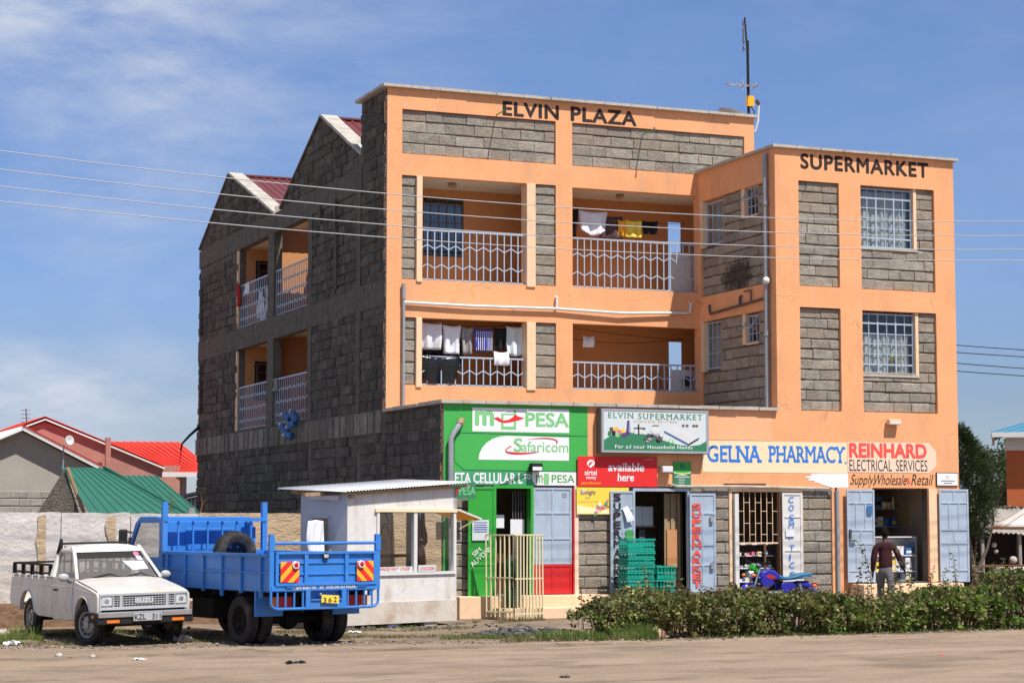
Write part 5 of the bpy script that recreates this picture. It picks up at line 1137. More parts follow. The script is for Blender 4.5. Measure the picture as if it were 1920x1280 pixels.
# grille, lamps, bumper
xg = 2.13
MB().box(xg-.05, xg-.008, -.74, .74, .56, .79).build('grille_back', 'dark', pk, local=True)
mb = MB(); mb.box(xg-.03, xg+.012, -.76, .76, .772, .805); mb.box(xg-.03, xg+.012, -.76, .76, .560, .605)
for s in (-1, 1):
    mb.box(xg-.03, xg+.012, min(s*.76, s*.735), max(s*.76, s*.735), .605, .772); mb.box(xg-.03, xg+.010, min(s*.42, s*.37), max(s*.42, s*.37), .605, .772); mb.box(xg-.03, xg+.008, min(s*.54, s*.52), max(s*.54, s*.52), .605, .772)
for z in (.637, .672, .707, .742): mb.box(xg-.028, xg-.002, -.52, .52, z-.0055, z+.0055)
k = -.50
while k < .51:
    if not .36 < abs(k) < .43: mb.box(xg-.026, xg-.004, k-.0035, k+.0035, .605, .772)
    k += .05
g_ = mb.build('grille', 'silver', pk, local=True)
MB().box(xg-.002, xg+.006, -.16, .16, .648, .735).build('badge', 'rim', g_, local=True); text('ISUZU', g_, 'pipewhite', (xg+.0075, -.15, .657), (0, 1, 0), UZ, .30, .068, bold=.05, local=True)
for s in (-1, 1):
    o = MB().box(xg-.03, xg+.004, min(s*.545, s*.725), max(s*.545, s*.725), .615, .765).build('headlight', 'lamp', pk, local=True, bevel=.02)
    MB().sphere((xg-.0, s*.635, .69), (.008, .05, .045), 12, 8).build('bulb', 'chrome', o, local=True, smooth=True)
MB().box(2.12, 2.22, -.80, .80, .445, .53).build('bumper', 'chrome', pk, local=True, bevel=.012)
MB().box(2.08, 2.20, -.82, .82, .34, .443).box(1.80, 2.12, -.83, -.80, .36, .52).box(1.80, 2.12, .80, .83, .36, .52).build('bumper_skirt', 'black', pk, local=True, bevel=.012)
for s in (-1, 1):
    MB().box(2.195, 2.212, min(s*.45, s*.66), max(s*.45, s*.66), .365, .41).build('indicator', 'amber', pk, local=True)
    MB().box(1.98, 2.06, s*.835-.006, s*.835+.006, .44, .48).build('indicator', 'amber', pk, local=True)
pt = MB().box(2.222, 2.232, -.22, .26, .385, .505).build('number_plate', 'silver', pk, local=True)
text('KZL', pt, 'ink', (2.236, -.20, .405), (0, 1, 0), UZ, .19, .08, bold=.015, local=True); text('311', pt, 'ink', (2.236, .10, .405), (0, 1, 0), UZ, .14, .08, bold=.015, local=True)
for x, st in ((WB, R(19)), (-WB, 0)):
    for s in (-1, 1): wheel(pk, x, s*.68, rw, rw, .19, s, steer=st, slots=12)
MB().box(-2.0, 2.0, -.45, .45, .30, .46).tube([(WB, -.65, rw), (WB, .65, rw)], .05).tube([(-WB, -.65, rw), (-WB, .65, rw)], .06).build('chassis', 'dark', pk, local=True)
for x, w_, zt in ((WB, .46, .80), (-WB, .50, .94)):
    for s in (-1, 1): MB().box(x-w_, x+w_, min(s*.44, s*.52), max(s*.44, s*.52), .42, zt).box(x-w_, x+w_, min(s*.52, s*.71), max(s*.52, s*.71), zt-.06, zt).build('wheel_house', 'dark', pk, local=True)
MB().box(1.0, 1.05, -.70, .70, .40, .98).box(-.15, 1.0, -.72, .72, .36, .42).build('floor_pan', 'dark', pk, local=True)

# ---- blue flatbed lorry seen from behind
tk = thing('flatbed_lorry', 'bright blue flatbed lorry seen from behind with striped reflector boards', 'lorry', (8.856, 30.90, 0), R(104))
HW = .955; XT = -1.1; XH = 2.45
def TB(name, mb, mat='truckblue', parent=tk, **k): return mb.build(name, mat, parent, local=True, **k)
TB('bed_floor', MB().box(XT+.02, XH, -HW+.03, HW-.03, .83, .90))
for s in (-1, 1):
    mb = MB(); ys = sorted((s*HW, s*(HW-.03))); mb.box(XT+.03, XH, ys[0], ys[1], .84, 1.40)
    yo = s*(HW+.012); mb.bar((XT+.03, yo, 1.385), (XH, yo, 1.385), .05, .05); mb.bar((XT+.03, yo, 1.125), (XH, yo, 1.125), .025, .025)
    for k in range(6): x = XT+.25+.62*k; mb.bar((x, yo, .74 if k % 2 == 0 else .80), (x, yo, 1.40), .05, .045, up=(1, 0, 0))
    TB('side_panel', mb, bevel=.004)
mb = MB()
for s in (-1, 1): mb.bar((XH+.02, s*(HW-.02), .8), (XH+.02, s*(HW-.02), 2.22), .09, .07, up=(1, 0, 0))
mb.bar((XH+.02, -HW, 1.925), (XH+.02, HW, 1.925), .10, .06); mb.bar((XH+.02, -HW, 1.39), (XH+.02, HW, 1.39), .05, .05)
for k in range(1, 7): mb.bar((XH+.02, -HW+k*2*HW/7, 1.39), (XH+.02, -HW+k*2*HW/7, 1.9), .028)
mb.box(XH, XH+.03, -HW+.03, HW-.03, .88, 1.37); TB('headboard', mb)
# tailgate
mb = MB(); mb.box(XT-.03, XT+.0, -HW+.06, HW-.06, .93, 1.42)
xb = XT-.05
for z in (.945, 1.42): mb.bar((xb, -HW+.06, z), (xb, HW-.06, z), .05, .04)
for s in (-1, 1): mb.bar((xb, s*(HW-.085), .93), (xb, s*(HW-.085), 1.44), .05, .045, up=(1, 0, 0)); mb.bar((xb, s*.36, .96), (xb, s*.36, 1.40), .065, .04, up=(1, 0, 0))
for z in (1.10, 1.27): mb.bar((xb+.01, -HW+.1, z), (xb+.01, HW-.1, z), .016, .03)
tg = TB('tailgate', mb, bevel=.004)
mb = MB()
for s in (-1, 1): mb.bar((XT-.01, s*(HW-.01), .86), (XT-.01, s*(HW-.01), 1.70), .075, .06, up=(1, 0, 0)); mb.bar((XT-.03, s*(HW-.01), 1.45), (XT-.03, s*(HW-.01), 1.66), .09, .03, up=(1, 0, 0))
mb.tube([(XT-.02, -HW+.03, 1.565), (XT-.02, HW-.03, 1.565)], .024); mb.bar((XT-.02, -HW, .885), (XT-.02, HW, .885), .075, .07)
TB('rear_frame', mb)
for s in (-1, 1):
    y0, y1 = (HW-.46, HW-.14) if s > 0 else (-HW+.12, -HW+.42)
    z0, z1 = .98, 1.29; xr = XT-.079
    bd = MB().box(xr, xr+.006, y0, y1, z0, z1).build('reflector_board', 'orangeprint', tk, local=True)
    mb = MB(); wd = y1-y0; ht = z1-z0
    def clip(poly):
        # clip a slanted stripe to the board
        out_ = poly
        for ax, lim, sg in ((0, 0, 1), (0, 1, -1), (1, 0, 1), (1, 1, -1)):
            res = []
            for i in range(len(out_)):
                p, q = out_[i], out_[(i+1) % len(out_)]; ip = (p[ax]-lim)*sg >= 0; iq = (q[ax]-lim)*sg >= 0
                if ip: res.append(p)
                if ip != iq:
                    t = (lim-p[ax])/(q[ax]-p[ax]); res.append((p[0]+(q[0]-p[0])*t, p[1]+(q[1]-p[1])*t))
            out_ = res
        return out_
    for k in range(-2, 3):
        a = k*.66+.02; poly = [(a, 0), (a+.33, 0), (a+1.33, 1), (a+1.0, 1)]
        poly = clip(poly)
        if len(poly) > 2:
            q = [((1-u) if s > 0 else u, v) for u, v in poly]; mb.add([(xr-.003, y0+wd*u, z0+ht*v) for u, v in q], [tuple(range(len(q)))])
    mb.build('stripe', 'red', bd, local=True, fixn=False)
    yc = (y0+.07) if s > 0 else (y1-.07)
    rf = MB().lathe([(0, .03), (.055, .03), (.06, 0), (0, 0)], (xr-.004, yc, 1.24), (-1, 0, 0), 18).build('round_reflector', 'pipewhite', bd, local=True, smooth=2)
    MB().lathe([(0, .012), (.028, .008), (.038, 0)], (xr-.035, yc, 1.24), (-1, 0, 0), 16).build('lens', 'redlens', rf, local=True, smooth=2)
em = MB().lathe([(0, .01), (.055, .01), (.055, 0)], (XT-.07, .02, 1.365), (-1, 0, 0), 18).build('speed_disc', 'black', tk, local=True)
text('80', em, 'signwhite', (XT-.083, .055, 1.345), (0, -1, 0), UZ, .07, .05, bold=.04, local=True)
text('BODY BUILT BY', tk, 'signwhite', (XT-.062, .60, .872), (0, -1, 0), UZ, .42, .04, bold=.03, local=True); text('23', tk, 'signwhite', (XT-.062, .13, .874), (0, -1, 0), UZ, .07, .04, bold=.03, local=True)
text('0728 504 263 NGARA', tk, 'signwhite', (XT-.062, .0, .876), (0, -1, 0), UZ, .56, .042, bold=.03, local=True)
mb = MB()
for s in (-1, 1): mb.box(XT-.075, XT-.03, s*.63-.08, s*.63+.08, .895, .95); mb.box(XT-.085, XT-.056, s*.63-.10, s*.63+.10, .925, .945)
TB('hinge', mb)
# under-run guard: rounded tube frame with bars, plate box in the middle
mb = MB(); xg2 = XT-.03
pts = [(xg2, HW, .87), (xg2, HW, .68)]+[(xg2, HW-.12+.12*math.cos(R(a)), .68-.10*math.sin(R(a))) for a in (30, 60, 90)]+[(xg2, -HW+.12-.12*math.cos(R(a)), .68-.10*math.sin(R(a))) for a in (90, 60, 30)]+[(xg2, -HW, .68), (xg2, -HW, .87)]
mb.tube(pts, .022, 8)
for s in (-1, 1):
    for y in (.40, .55, .70, .84): mb.tube([(xg2, s*y, .585 if y < .8 else .60), (xg2, s*y, .87)], .017, 6)
TB('rear_guard', mb, smooth=2)
mb = MB(); mb.box(xg2-.03, xg2+.03, .28, .36, .57, .86); mb.box(xg2-.03, xg2+.03, -.36, -.28, .57, .86); mb.box(xg2-.028, xg2+.02, -.28, .28, .57, .70); mb.box(xg2+.06, xg2+.07, -.28, .28, .70, .86); mb.box(xg2-.05, xg2+.02, -.28, .28, .70, .72); TB('plate_box', mb)
pl = MB().obox((xg2-.06, -.05, .715), (.003, 0, 0), (0, .155, .01), (0, -.005, .06)).build('number_plate', 'yellow', tk, local=True)
text('362', pl, 'ink', (xg2-.068, .075, .665), (0, -1, .03), UZ, .24, .075, bold=-.005, spacing=1.3, local=True); MB().lathe([(0, .03), (.02, .02), (.025, 0)], (xg2-.055, .12, .79), (-1, 0, 0), 10).build('plate_lamp', 'chrome', tk, local=True)
for s in (-1, 1):
    MB().box(XT+.12, XT+.2, min(s*.50, s*.85), max(s*.50, s*.85), .60, .76).build('tail_light', 'redlens', tk, local=True); MB().box(XT+.115, XT+.119, min(s*.74, s*.84), max(s*.74, s*.84), .61, .75).build('indicator', 'amber', tk, local=True)
# chassis, wheels, mudguards
mb = MB()
for s in (-1, 1): mb.bar((XT+.2, s*.36, .70), (4.3, s*.36, .70), .07, .16)
for k in range(5): mb.bar((XT+.3+.8*k, -.9, .79), (XT+.3+.8*k, .9, .79), .06, .07)
mb.tube([(0, -.7, .37), (0, .7, .37)], .07); mb.sphere((0, 0, .37), .17); mb.tube([(.1, 0, .42), (2.6, 0, .60)], .05); mb.box(1.0, 1.7, .42, .80, .36, .68); mb.box(.9, 1.5, -.80, -.42, .36, .68)
for s in (-1, 1):
    for k in range(3): mb.bar((-.62+.1*k, s*.44, .60-.045*k), (.62-.1*k, s*.44, .60-.045*k), .07, .025)
TB('chassis', mb, 'dark')
for s in (-1, 1):
    wheel(tk, 0, s*.80, .37, .37, .20, s, dish='in', slots=8, rimm='dark'); wheel(tk, 0, s*.555, .37, .37, .20, s, dish='in', slots=0, rimm='dark'); wheel(tk, 3.25, s*.74, .37, .37, .20, s, slots=8)
    MB().box(-.62, -.58, min(s*.45, s*.93), max(s*.45, s*.93), .45, .84).build('mud_flap', 'truckblue', tk, local=True)
# cab
cz0, cz1 = .72, 1.98
mb = MB()
cp = [(2.66, .80), (2.66, 1.86), (2.74, 1.96), (2.95, 1.985), (3.55, 1.97), (3.72, 1.90), (4.10, 1.28), (4.14, 1.10), (4.14, .62), (3.72, .60)]+arch(3.25, .40, .46, 25, 155)+[(2.75, .72)]
# hollow shell: back, roof, floor, front below the glass, and two sides with window openings made from strips
mb.box(2.66, 2.70, -.80, .80, .80, 1.90); mb.box(2.70, 3.62, -.78, .78, 1.93, 1.975); mb.box(2.70, 4.10, -.80, .80, .72, .80); mb.box(4.06, 4.12, -.80, .80, .62, 1.24)
for s in (-1, 1):
    lo = [(2.66, .80), (2.66, 1.30), (4.09, 1.30), (4.13, 1.10), (4.13, .62), (3.72, .60)]+arch(3.25, .40, .46, 25, 155)+[(2.75, .72)]
    mb.prism(lo, 'XZ', s*.83, s*.86)
    mb.prism([(2.66, 1.301), (2.66, 1.88), (2.74, 1.95), (2.98, 1.975), (2.86, 1.86), (2.84, 1.301)], 'XZ', s*.80, s*.845)
    mb.prism([(2.87, 1.87), (2.96, 1.98), (3.60, 1.975), (3.72, 1.90), (3.58, 1.87)], 'XZ', s*.78, s*.835)
    mb.prism([(3.60, 1.87), (3.72, 1.90), (4.10, 1.301), (4.0, 1.301)], 'XZ', s*.80, s*.85)
cb_ = TB('cab', mb, bevel=.02)
MB().box(2.645, 2.659, -.45, .45, 1.42, 1.78).build('rear_pressing', 'truckblue', cb_, local=True, bevel=.03)
for y in (-.62, -.2, .2, .62): MB().tube([(2.65, y, .95), (2.65, y, 1.36)], .012).build('pressed_rib', 'truckblue', cb_, local=True)
for s in (-1, 1): panes([(2.86, s*.825, 1.31), (3.98, s*.835, 1.31), (3.58, s*.81, 1.86), (2.88, s*.81, 1.86)]).build('side_window', 'clearglass', cb_, local=True, fixn=False)
panes([(4.10, -.80, 1.27), (4.10, .80, 1.27), (3.66, .76, 1.91), (3.66, -.76, 1.91)]).build('windscreen', 'carglass', cb_, local=True, fixn=False)
MB().box(2.75, 3.1, -.74, .74, .95, 1.5).build('seat', 'seat', cb_, local=True, bevel=.05)
MB().box(2.59, 2.65, -.84, -.60, 1.32, 1.80).tube([(2.60, -.70, 1.3), (2.60, -.70, 1.95)], .03).build('air_intake', 'truckblue', cb_, local=True)
o = MB().box(3.86, 3.92, .92, 1.08, 1.50, 1.76).build('mirror', 'black', tk, local=True, bevel=.03); MB().tube([(3.85, .85, 1.70), (3.89, .98, 1.73)], .014).tube([(3.85, .85, 1.45), (3.89, .98, 1.52)], .014).build('mirror_arm', 'black', o, local=True)
MB().lathe([(0, .02), (.04, .02), (.045, 0)], (3.45, .865, 1.12), (0, 1, 0), 14).build('fuel_cap', 'black', cb_, local=True)
# spare wheel standing in the bed
sp = thing('spare_wheel', 'spare tyre on a dark rim standing in the blue lorry bed', 'tyre', (0, 0, 0), 0)
rot = Matrix.Rotation(R(104), 4, 'Z'); loc = rot @ Vector((2.12, -.15, .90))+Vector((8.856, 30.90, 0)); sp.location = loc; sp.rotation_euler = (0, R(-9), R(104))
ww = MB(); 
def spare():
    r, h = .375, .10; c = Vector((0, 0, r+.0)); ax = Vector((-1, 0, 0))
    t = MB().lathe([(r*.56, h*.7), (r*.80, h), (r*.93, h*.86), (r, h*.62), (r, -h*.62), (r*.93, -h*.86), (r*.8, -h), (r*.56, -h*.7)], c, ax, 44)
    for k in range(48):
        a = 2*PI*k/48; d = Vector((0, math.cos(a), math.sin(a))); tg_ = ax.cross(d)
        for s in (-1, 1): t.obox(c+d*(r*.995)+ax*s*h*.36, d*.008, tg_*r*.042, ax*h*.20)
    t.build('tyre', 'rubber', sp, local=True, smooth=2)
    rm = MB().lathe([(r*.57, h*.7), (r*.5, h*.5), (r*.48, -h*.1), (r*.34, -h*.3), (r*.18, -h*.2), (0, -h*.2)], c, ax, 36).build('rim', 'black', sp, local=True, smooth=2)
    m = MB()
    for k in range(6):
        a = 2*PI*k/6; m.lathe([(0, .004), (r*.07, 0)], c+Vector((h*.23, math.cos(a)*r*.36, math.sin(a)*r*.36)), ax, 10)
    m.build('rim_hole', 'bluejug', rm, local=True)
spare()
sp.location.z = .985
MB().box(-.14, .14, -.16, .16, -.08, .06).build('chock', 'wood', sp, local=True)

# ------------------------------------------------------------------ butchery kiosk
kz = .07
kk = thing('butchery_kiosk', 'white timber butchery kiosk with a sloping tin roof and glazed counter window', 'kiosk', (10.82, 34.04, 0), R(23.46))
KW, KD = 2.68, 1.28
M['kioskwhite'] = pmat('old_white_boarding', (.68, .655, .62), .85, .07, 2.5, .4, 9, dirt=((.44, .34, .24), .75, 3.4, (1, 1, .3)), dist=.02, streak=((.50, .42, .33), .35))
M['kioskgrey'] = pmat('pale_grey_boarding', (.50, .53, .60), .85, .07, 2, .2, 12)
M['cardboard'] = pmat('brown_cardboard', (.46, .33, .20), .9, .12, 4, .2)
def K(name, mb, mat, parent=kk, **k): return mb.build(name, mat, parent, local=True, **k)
def ztop(x): return 2.38+.175*x/KW
wx0, wx1, wz0, wz1 = .72, 2.60, .98, 2.06
mb = MB(); mb.box(0, wx0, 0, .03, kz+.38, ztop(0)-.02); mb.box(wx0, wx1, 0, .03, kz+.38, wz0); mb.box(wx1, KW, 0, .03, kz+.38, 2.5); mb.prism([(wx0, wz1), (wx1, wz1), (KW, wz1), (KW, ztop(KW)), (0, ztop(0)), (0, ztop(0)-.02), (wx0, ztop(0)-.02)], 'XZ', .0, .028)
K('front_wall', mb, 'kioskwhite'); M['kioskskirt'] = pmat('mud_splashed_boarding', (.58, .52, .45), .85, .1, 2.5, .4, 9, dirt=((.40, .29, .19), .8, 1.6, (1, 1, 1)), dist=.02)
K('skirt_board', MB().box(-.01, KW, -.014, .012, kz, kz+.385), 'kioskskirt')
mb = MB(); dx0, dx1 = .50, .95
mb.box(0, .03, .031, dx0, kz, 2.36); mb.box(0, .03, dx1, KD, kz, 2.36); mb.box(0, .03, dx0, dx1, 1.95, 2.36); K('side_wall', mb, 'kioskgrey')
K('side_wall', wall(MB(), 'X', KW-.03, .03, .031, KD, kz, 2.52, [(.10, .85, wz0, wz1+.1)]), 'kioskwhite')
K('back_wall', MB().box(.03, KW*.47, KD-.03, KD, kz, 2.4), 'white'); K('back_wall', MB().box(KW*.47, KW-.03, KD-.03, KD, kz, .95), 'cardboard')
each('back_post', 'greywood', kk, [(KW*.47, KW*.47+.06, KD-.06, KD, .95, 2.4), (KW-.09, KW-.03, KD-.06, KD, .95, 2.45)], local=True)
K('floor', MB().box(.02, KW-.02, .03, KD-.03, kz, kz+.06), 'wood')
K('counter', MB().box(wx0-.1, KW-.06, .04, .55, wz0-.07, wz0-.03), 'white')
K('shelf_rail', MB().box(.1, KW-.1, KD-.12, KD-.04, 1.22, 1.28).box(1.2, 1.25, KD-.12, KD-.05, kz, 1.22), 'brown')
mb = MB()
mb.box(wx0-.04, wx0+.02, -.03, .05, wz0, wz1); mb.box(wx1-.02, wx1+.04, -.03, .05, wz0, wz1); mb.box(1.58, 1.66, -.03, .05, wz0, wz1); mb.box(wx0-.04, wx1+.05, -.035, .05, wz0-.05, wz0-.001); fr_ = K('window_frame', mb, 'white')
K('window_lintel', MB().box(wx0-.09, wx1+.09, -.045, .05, wz1, wz1+.06), 'creamband')
K('glass', MB().box(wx0+.02, 1.58, .008, .012, wz0+.10, wz1), 'clearglass', fr_); K('glass', MB().box(1.66, wx1-.02, .008, .012, wz0+.10, wz1), 'clearglass', fr_)
K('price_strip', MB().box(wx0+.03, 1.57, .0, .006, wz0+.005, wz0+.10), 'signback', fr_); ck = K('price_strip', MB().box(1.68, 2.12, -.04, -.034, wz0+.0, wz0+.12), 'signback', fr_)
for t_, x, wd in (('MINCED MEAT', wx0+.06, .42), ('LIVER', 1.26, .24)): text(t_, fr_, 'handred', (x, -.004, wz0+.03), UX, UZ, wd, .055, bold=.015, shear=.15, local=True)
text('CHICKEN', ck, 'handred', (1.72, -.044, wz0+.03), UX, UZ, .36, .06, bold=.015, shear=.1, local=True)
# roof: galvanised corrugated sheet, higher to the right
mb = MB()
def roof_fn(u, v):
    x = -.18+u*(KW+.36); y = -.16+v*(KD+.62); return (x, y, ztop(x)+.05+.07*v+.012*math.sin(x/.076*2*PI))
nu = 36*8; mb.grid(roof_fn, nu, 2); K('roof', mb, 'corrwhite', smooth=True, fixn=False, solid=.006)
K('roof_batten', MB().bar((-.15, -.06, ztop(-.15)+.0), (KW+.25, -.06, ztop(KW+.25)-.02), .06, .045).bar((-.55, .55, 2.36), (.3, .62, 2.40), .10, .06).bar((.05, -.08, 2.33), (.05, KD+.3, 2.43), .05, .07).bar((KW, -.08, 2.52), (KW, KD+.3, 2.6), .05, .06), 'wood')
K('fascia', MB().bar((-.035, .2, 2.30), (-.035, 1.0, 2.33), .05, .08), 'white')
# propped-open hatch on the right end
mb = MB(); mb.obox((KW+.28, .30, 2.02), (.30, 0, -.085), (0, .38, .0), (.005, 0, .016)); K('hatch', mb, 'kioskwhite'); mb = MB(); mb.obox((KW+.275, .30, 2.0), (.29, 0, -.083), (0, .37, 0), (.0015, 0, .005)); K('hatch_lining', mb, 'orangeprint')
K('hatch_prop', MB().bar((KW+.02, -.05, 1.75), (KW+.5, -.04, 1.93), .02), 'wood')
# doorway on the left end with its half open leaf
K('door', MB().obox((-.20, dx0+.02, .98), (-.21, -.05, 0), (0, .015, 0), (0, 0, .88)), 'greywood'); K('door_frame', MB().box(-.012, .0, dx0-.05, dx0, kz, 1.98).box(-.012, .0, dx1, dx1+.05, kz, 1.98).box(-.012, 0, dx0-.05, dx1+.05, 1.95, 2.0), 'kioskgrey')
K('foundation_stone', MB().box(-.03, .2, .02, .25, -.03, kz).box(1.0, 1.25, .02, .25, -.03, kz).box(1.9, 2.2, .02, .3, -.03, kz).box(2.4, 2.66, .9, 1.2, -.03, kz).box(.1, .4, .9, 1.2, -.03, kz), 'coping')
kr = Matrix.Translation((10.82, 34.04, 0)) @ Matrix.Rotation(R(23.46), 4, 'Z')
def at_k(o, p, rz=R(23.46)): o.location = kr @ Vector(p); o.rotation_euler = (0, 0, rz)
M['meat'] = pmat('dark_red_meat', (.045, .011, .009), .5, .5, 9, .6, 12, dirt=((.16, .06, .045), .5, 6, (1, 1, .6)), dist=.02)
o = thing('hanging_meat', 'dark red carcass piece hanging behind the kiosk glass', 'meat'); at_k(o, (2.02, .28, 1.12))
mb = MB(); mb.tube([(-.06, 0, .90), (-.05, 0, .72), (-.03, .02, .50), (.0, 0, .38)], [.03, .05, .06, .07], 10); mb.tube([(.06, 0, .92), (.06, 0, .70), (.09, 0, .52), (.11, 0, .40), (.12, 0, .32)], [.03, .05, .07, .06, .015], 10)
mb.tube([(.0, 0, .46), (.0, .01, .34), (-.01, 0, .20), (.0, 0, .05), (.03, 0, -.06), (.05, 0, -.10)], [.07, .05, .10, .115, .09, .03], 12); mb.build('flesh', 'meat', o, local=True, smooth=True); MB().tube([(0, 0, .86), (0, 0, 1.0)], .01).build('hook', 'chrome', o, local=True)
o = thing('meat_hook', 'empty steel scale hook hanging in the left half of the kiosk window', 'hook'); at_k(o, (1.20, .30, 1.45))
mb = MB(); mb.tube([(0, 0, .60), (0, 0, .50), (.06, 0, .47), (.05, 0, .40), (-.04, 0, .40), (-.12, 0, .28), (-.14, 0, .20)], .012, 6); mb.tube([(.0, 0, .40), (.10, 0, .15), (.17, 0, -.08)], .010, 6); mb.build('rod', 'darkalu', o, local=True); MB().box(.06, .2, -.01, .01, -.10, -.085).build('crossbar', 'darkalu', o, local=True)
o = MB().grid(lambda u, v: (-.17+.34*u+.03*math.sin(v*4)*(u-.5), .035*math.sin(u*14+v*3)*(.3+v), 1.92-.62*v-.05*abs(u-.5)*(1-v)), 16, 12).build('white_coat', 'whitecloth', None, smooth=True, fixn=False, solid=.006, local=True)
tag(o, 'white butcher coat hung over the open kiosk door behind the lorry', 'coat'); at_k(o, (-.42, .36, 0), R(20))

# ------------------------------------------------------------------ perimeter wall and the houses behind it
M['rubble'] = pmat('whitewashed_rough_wall', (.60, .555, .515), .92, .12, 3.5, .8, 11, stretch=(1, 1, 1.2), dirt=((.46, .37, .29), .6, 1.3, (1, 1, .5)), dist=.025)
M['tanwall'] = pmat('unpainted_tan_wall', (.50, .37, .24), .92, .14, 3, .8, 11, stretch=(1, 1, 2.2), dirt=((.34, .23, .15), .6, 1.6, (1, 1, .5)), dist=.03)
M['earthwall'] = pmat('bare_foundation', (.23, .14, .085), .95, .25, 3, .8, 9, dist=.05)
pw = thing('boundary_wall', 'rough whitewashed boundary wall behind the pickup and lorry', 'wall', (4, 37, 0))
MB().box(-14, 13.68, 37.03, 37.2, .02, 2.02).build('wall_core', 'rubble', pw)
for k in range(22):
    a = -13.9+1.265*k
    z1 = 2.04+random.uniform(-.02, .02)
    mb = MB(); b = min(a+1.25, 13.68)
    def wf(u, v, a=a, b=b, z1=z1):
        x = a+(b-a)*u; z = .43+(z1-.43)*v
        return (x, 37.0-.010*noise.noise((x*2.2, z*4, 3))-.007*noise.noise((x*6, z*11, 9)), z+(.02*noise.noise((x*3, 1, 1)) if v == 1 else 0))
    mb.grid(wf, 26, 40); mb.build('wall_panel', 'rubble' if a < 8.4 else 'tanwall', pw, smooth=True, fixn=False)
for x in (3.49, 4.75, 6.02, 7.28, 8.55, 2.22):
    m = MB(); m.grid(lambda u, v, x=x: (x-.11+.15*u+.07*noise.noise((v*5, x, 1))*(1-u), 36.972-.006*noise.noise((u*5, v*14, x)), .45+1.55*v), 4, 30); m.build('joint_render', 'tanwall', pw, smooth=True, fixn=False)
MB().box(-14, 13.68, 36.95, 37.03, 0, .43).build('foundation', 'earthwall', pw)
for x, h in ((8.7, .12), (2.3, .2), (5.8, .10)): MB().box(x, x+.10, 37.05, 37.15, 2.02, 2.02+h).build('post_stub', 'greywood', pw)
M['greyplaster'] = pmat('grey_render', (.36, .33, .29), .92, .10, 2, .3, 12)
M['pinkplaster'] = pmat('dull_red_render', (.42, .20, .16), .92, .14, 2, .3, 12, dirt=((.36, .28, .22), .35, 1, (1, 1, 1)))
M['redroof'] = pmat('bright_red_roof_sheet', (.72, .045, .025), .5, .06, 2, 0)
M['greenroof'] = pmat('green_roof_sheet', (.026, .135, .095), .45, .08, 2, 0, spec=.5)
M['whitetrim'] = pmat('white_fascia', (.72, .70, .68), .7, .05, 3, 0)
M['lightblock'] = pmat('grey_block', (.30, .275, .245), .93, .2, 5, .6, 20, island=.15)
def ribs_on(mb, p00, p10, p01, p11, n, h=.018):
    """raised seams running from the eave edge p00-p10 to the ridge edge p01-p11"""
    p00, p10, p01, p11 = map(Vector, (p00, p10, p01, p11)); nrm = (p10-p00).cross(p01-p00).normalized()
    if nrm.z < 0: nrm = -nrm
    mb.add([p00, p10, p11, p01], [(0, 1, 2, 3)])
    for i in range(n+1):
        t = i/n; a = p00.lerp(p10, t); b = p01.lerp(p11, t); s = (p10-p00).normalized()*.022
        if (b-a).length > .05: mb.obox((a+b)/2+nrm*h/2, (b-a)/2, s, nrm*h/2)
# grey gabled house
hg = thing('house', 'grey rendered house with a white edged gable behind the wall', 'house', (8, 58, 0))
gy = 59.0
gab = [(4.6, 0), (11.2, 0), (11.2, 3.30), (8.9, 4.46), (4.6, 2.6)]
MB().prism(gab, 'XZ', gy, gy+9).build('wall', 'greyplaster', hg)
stone_fill(hg, 'Y', gy-.03, 4.6, 11.15, 1.2, 2.75, mat='lightblock', back=False, jit=.004)
mb = MB()
for (a, b), (c, d) in (((4.3, 2.48), (8.9, 4.50)), ((8.9, 4.50), (11.65, 3.13))):
    mb.bar((a, gy-.28, b), (c, gy-.28, d), .05, .20, up=(0, 1, 0)); mb.prism([(a, b+.02), (c, d+.02), (c, d+.10), (a, b+.10)], 'XZ', gy-.25, gy+9.2)
mb.build('roof', 'whitetrim', hg)
mb = MB(); ribs_on(mb, (8.9, gy-.3, 4.62), (8.9, gy+9.2, 4.62), (11.7, gy-.3, 3.22), (11.7, gy+9.2, 3.22), 30); mb.build('roof_sheet', 'redroof', hg, fixn=False)
# dull red house with bright red roof
hr = thing('house', 'dull red house with white trim and a bright red metal roof', 'house', (12, 66, 0))
ry = 66.6
MB().prism([(7.6, 0), (15.3, 0), (15.3, 3.72), (14.6, 3.72), (10.8, 5.10), (7.6, 3.9)], 'XZ', ry, ry+6).build('wall', 'pinkplaster', hr)
mb = MB()
for (a, b), (c, d) in (((7.2, 3.78), (10.8, 5.18)), ((10.8, 5.18), (14.75, 3.62))):
    mb.bar((a, ry-.06, b), (c, ry-.06, d), .05, .20, up=(0, 1, 0))
mb.build('fascia', 'whitetrim', hr)
mb = MB()
for (a, b), (c, d) in (((7.2, 3.85), (10.8, 5.27)), ((10.8, 5.27), (14.75, 3.70))): ribs_on(mb, (a, ry-.08, b), (a, ry+6.2, b), (c, ry-.08, d), (c, ry+6.2, d), 26)
mb.build('roof', 'redroof', hr, fixn=False)
MB().box(12.7, 12.86, ry-.6, ry-.45, 0, 4.6).build('vent_pipe', 'pinkplaster', hr)
mb = MB(); ribs_on(mb, (14.75, ry+.1, 3.50), (16.35, ry-.6, 3.50), (12.9, ry+3.4, 4.62), (15.85, ry+2.8, 4.62), 13); mb.build('roof_wing', 'redroof', hr, fixn=False)
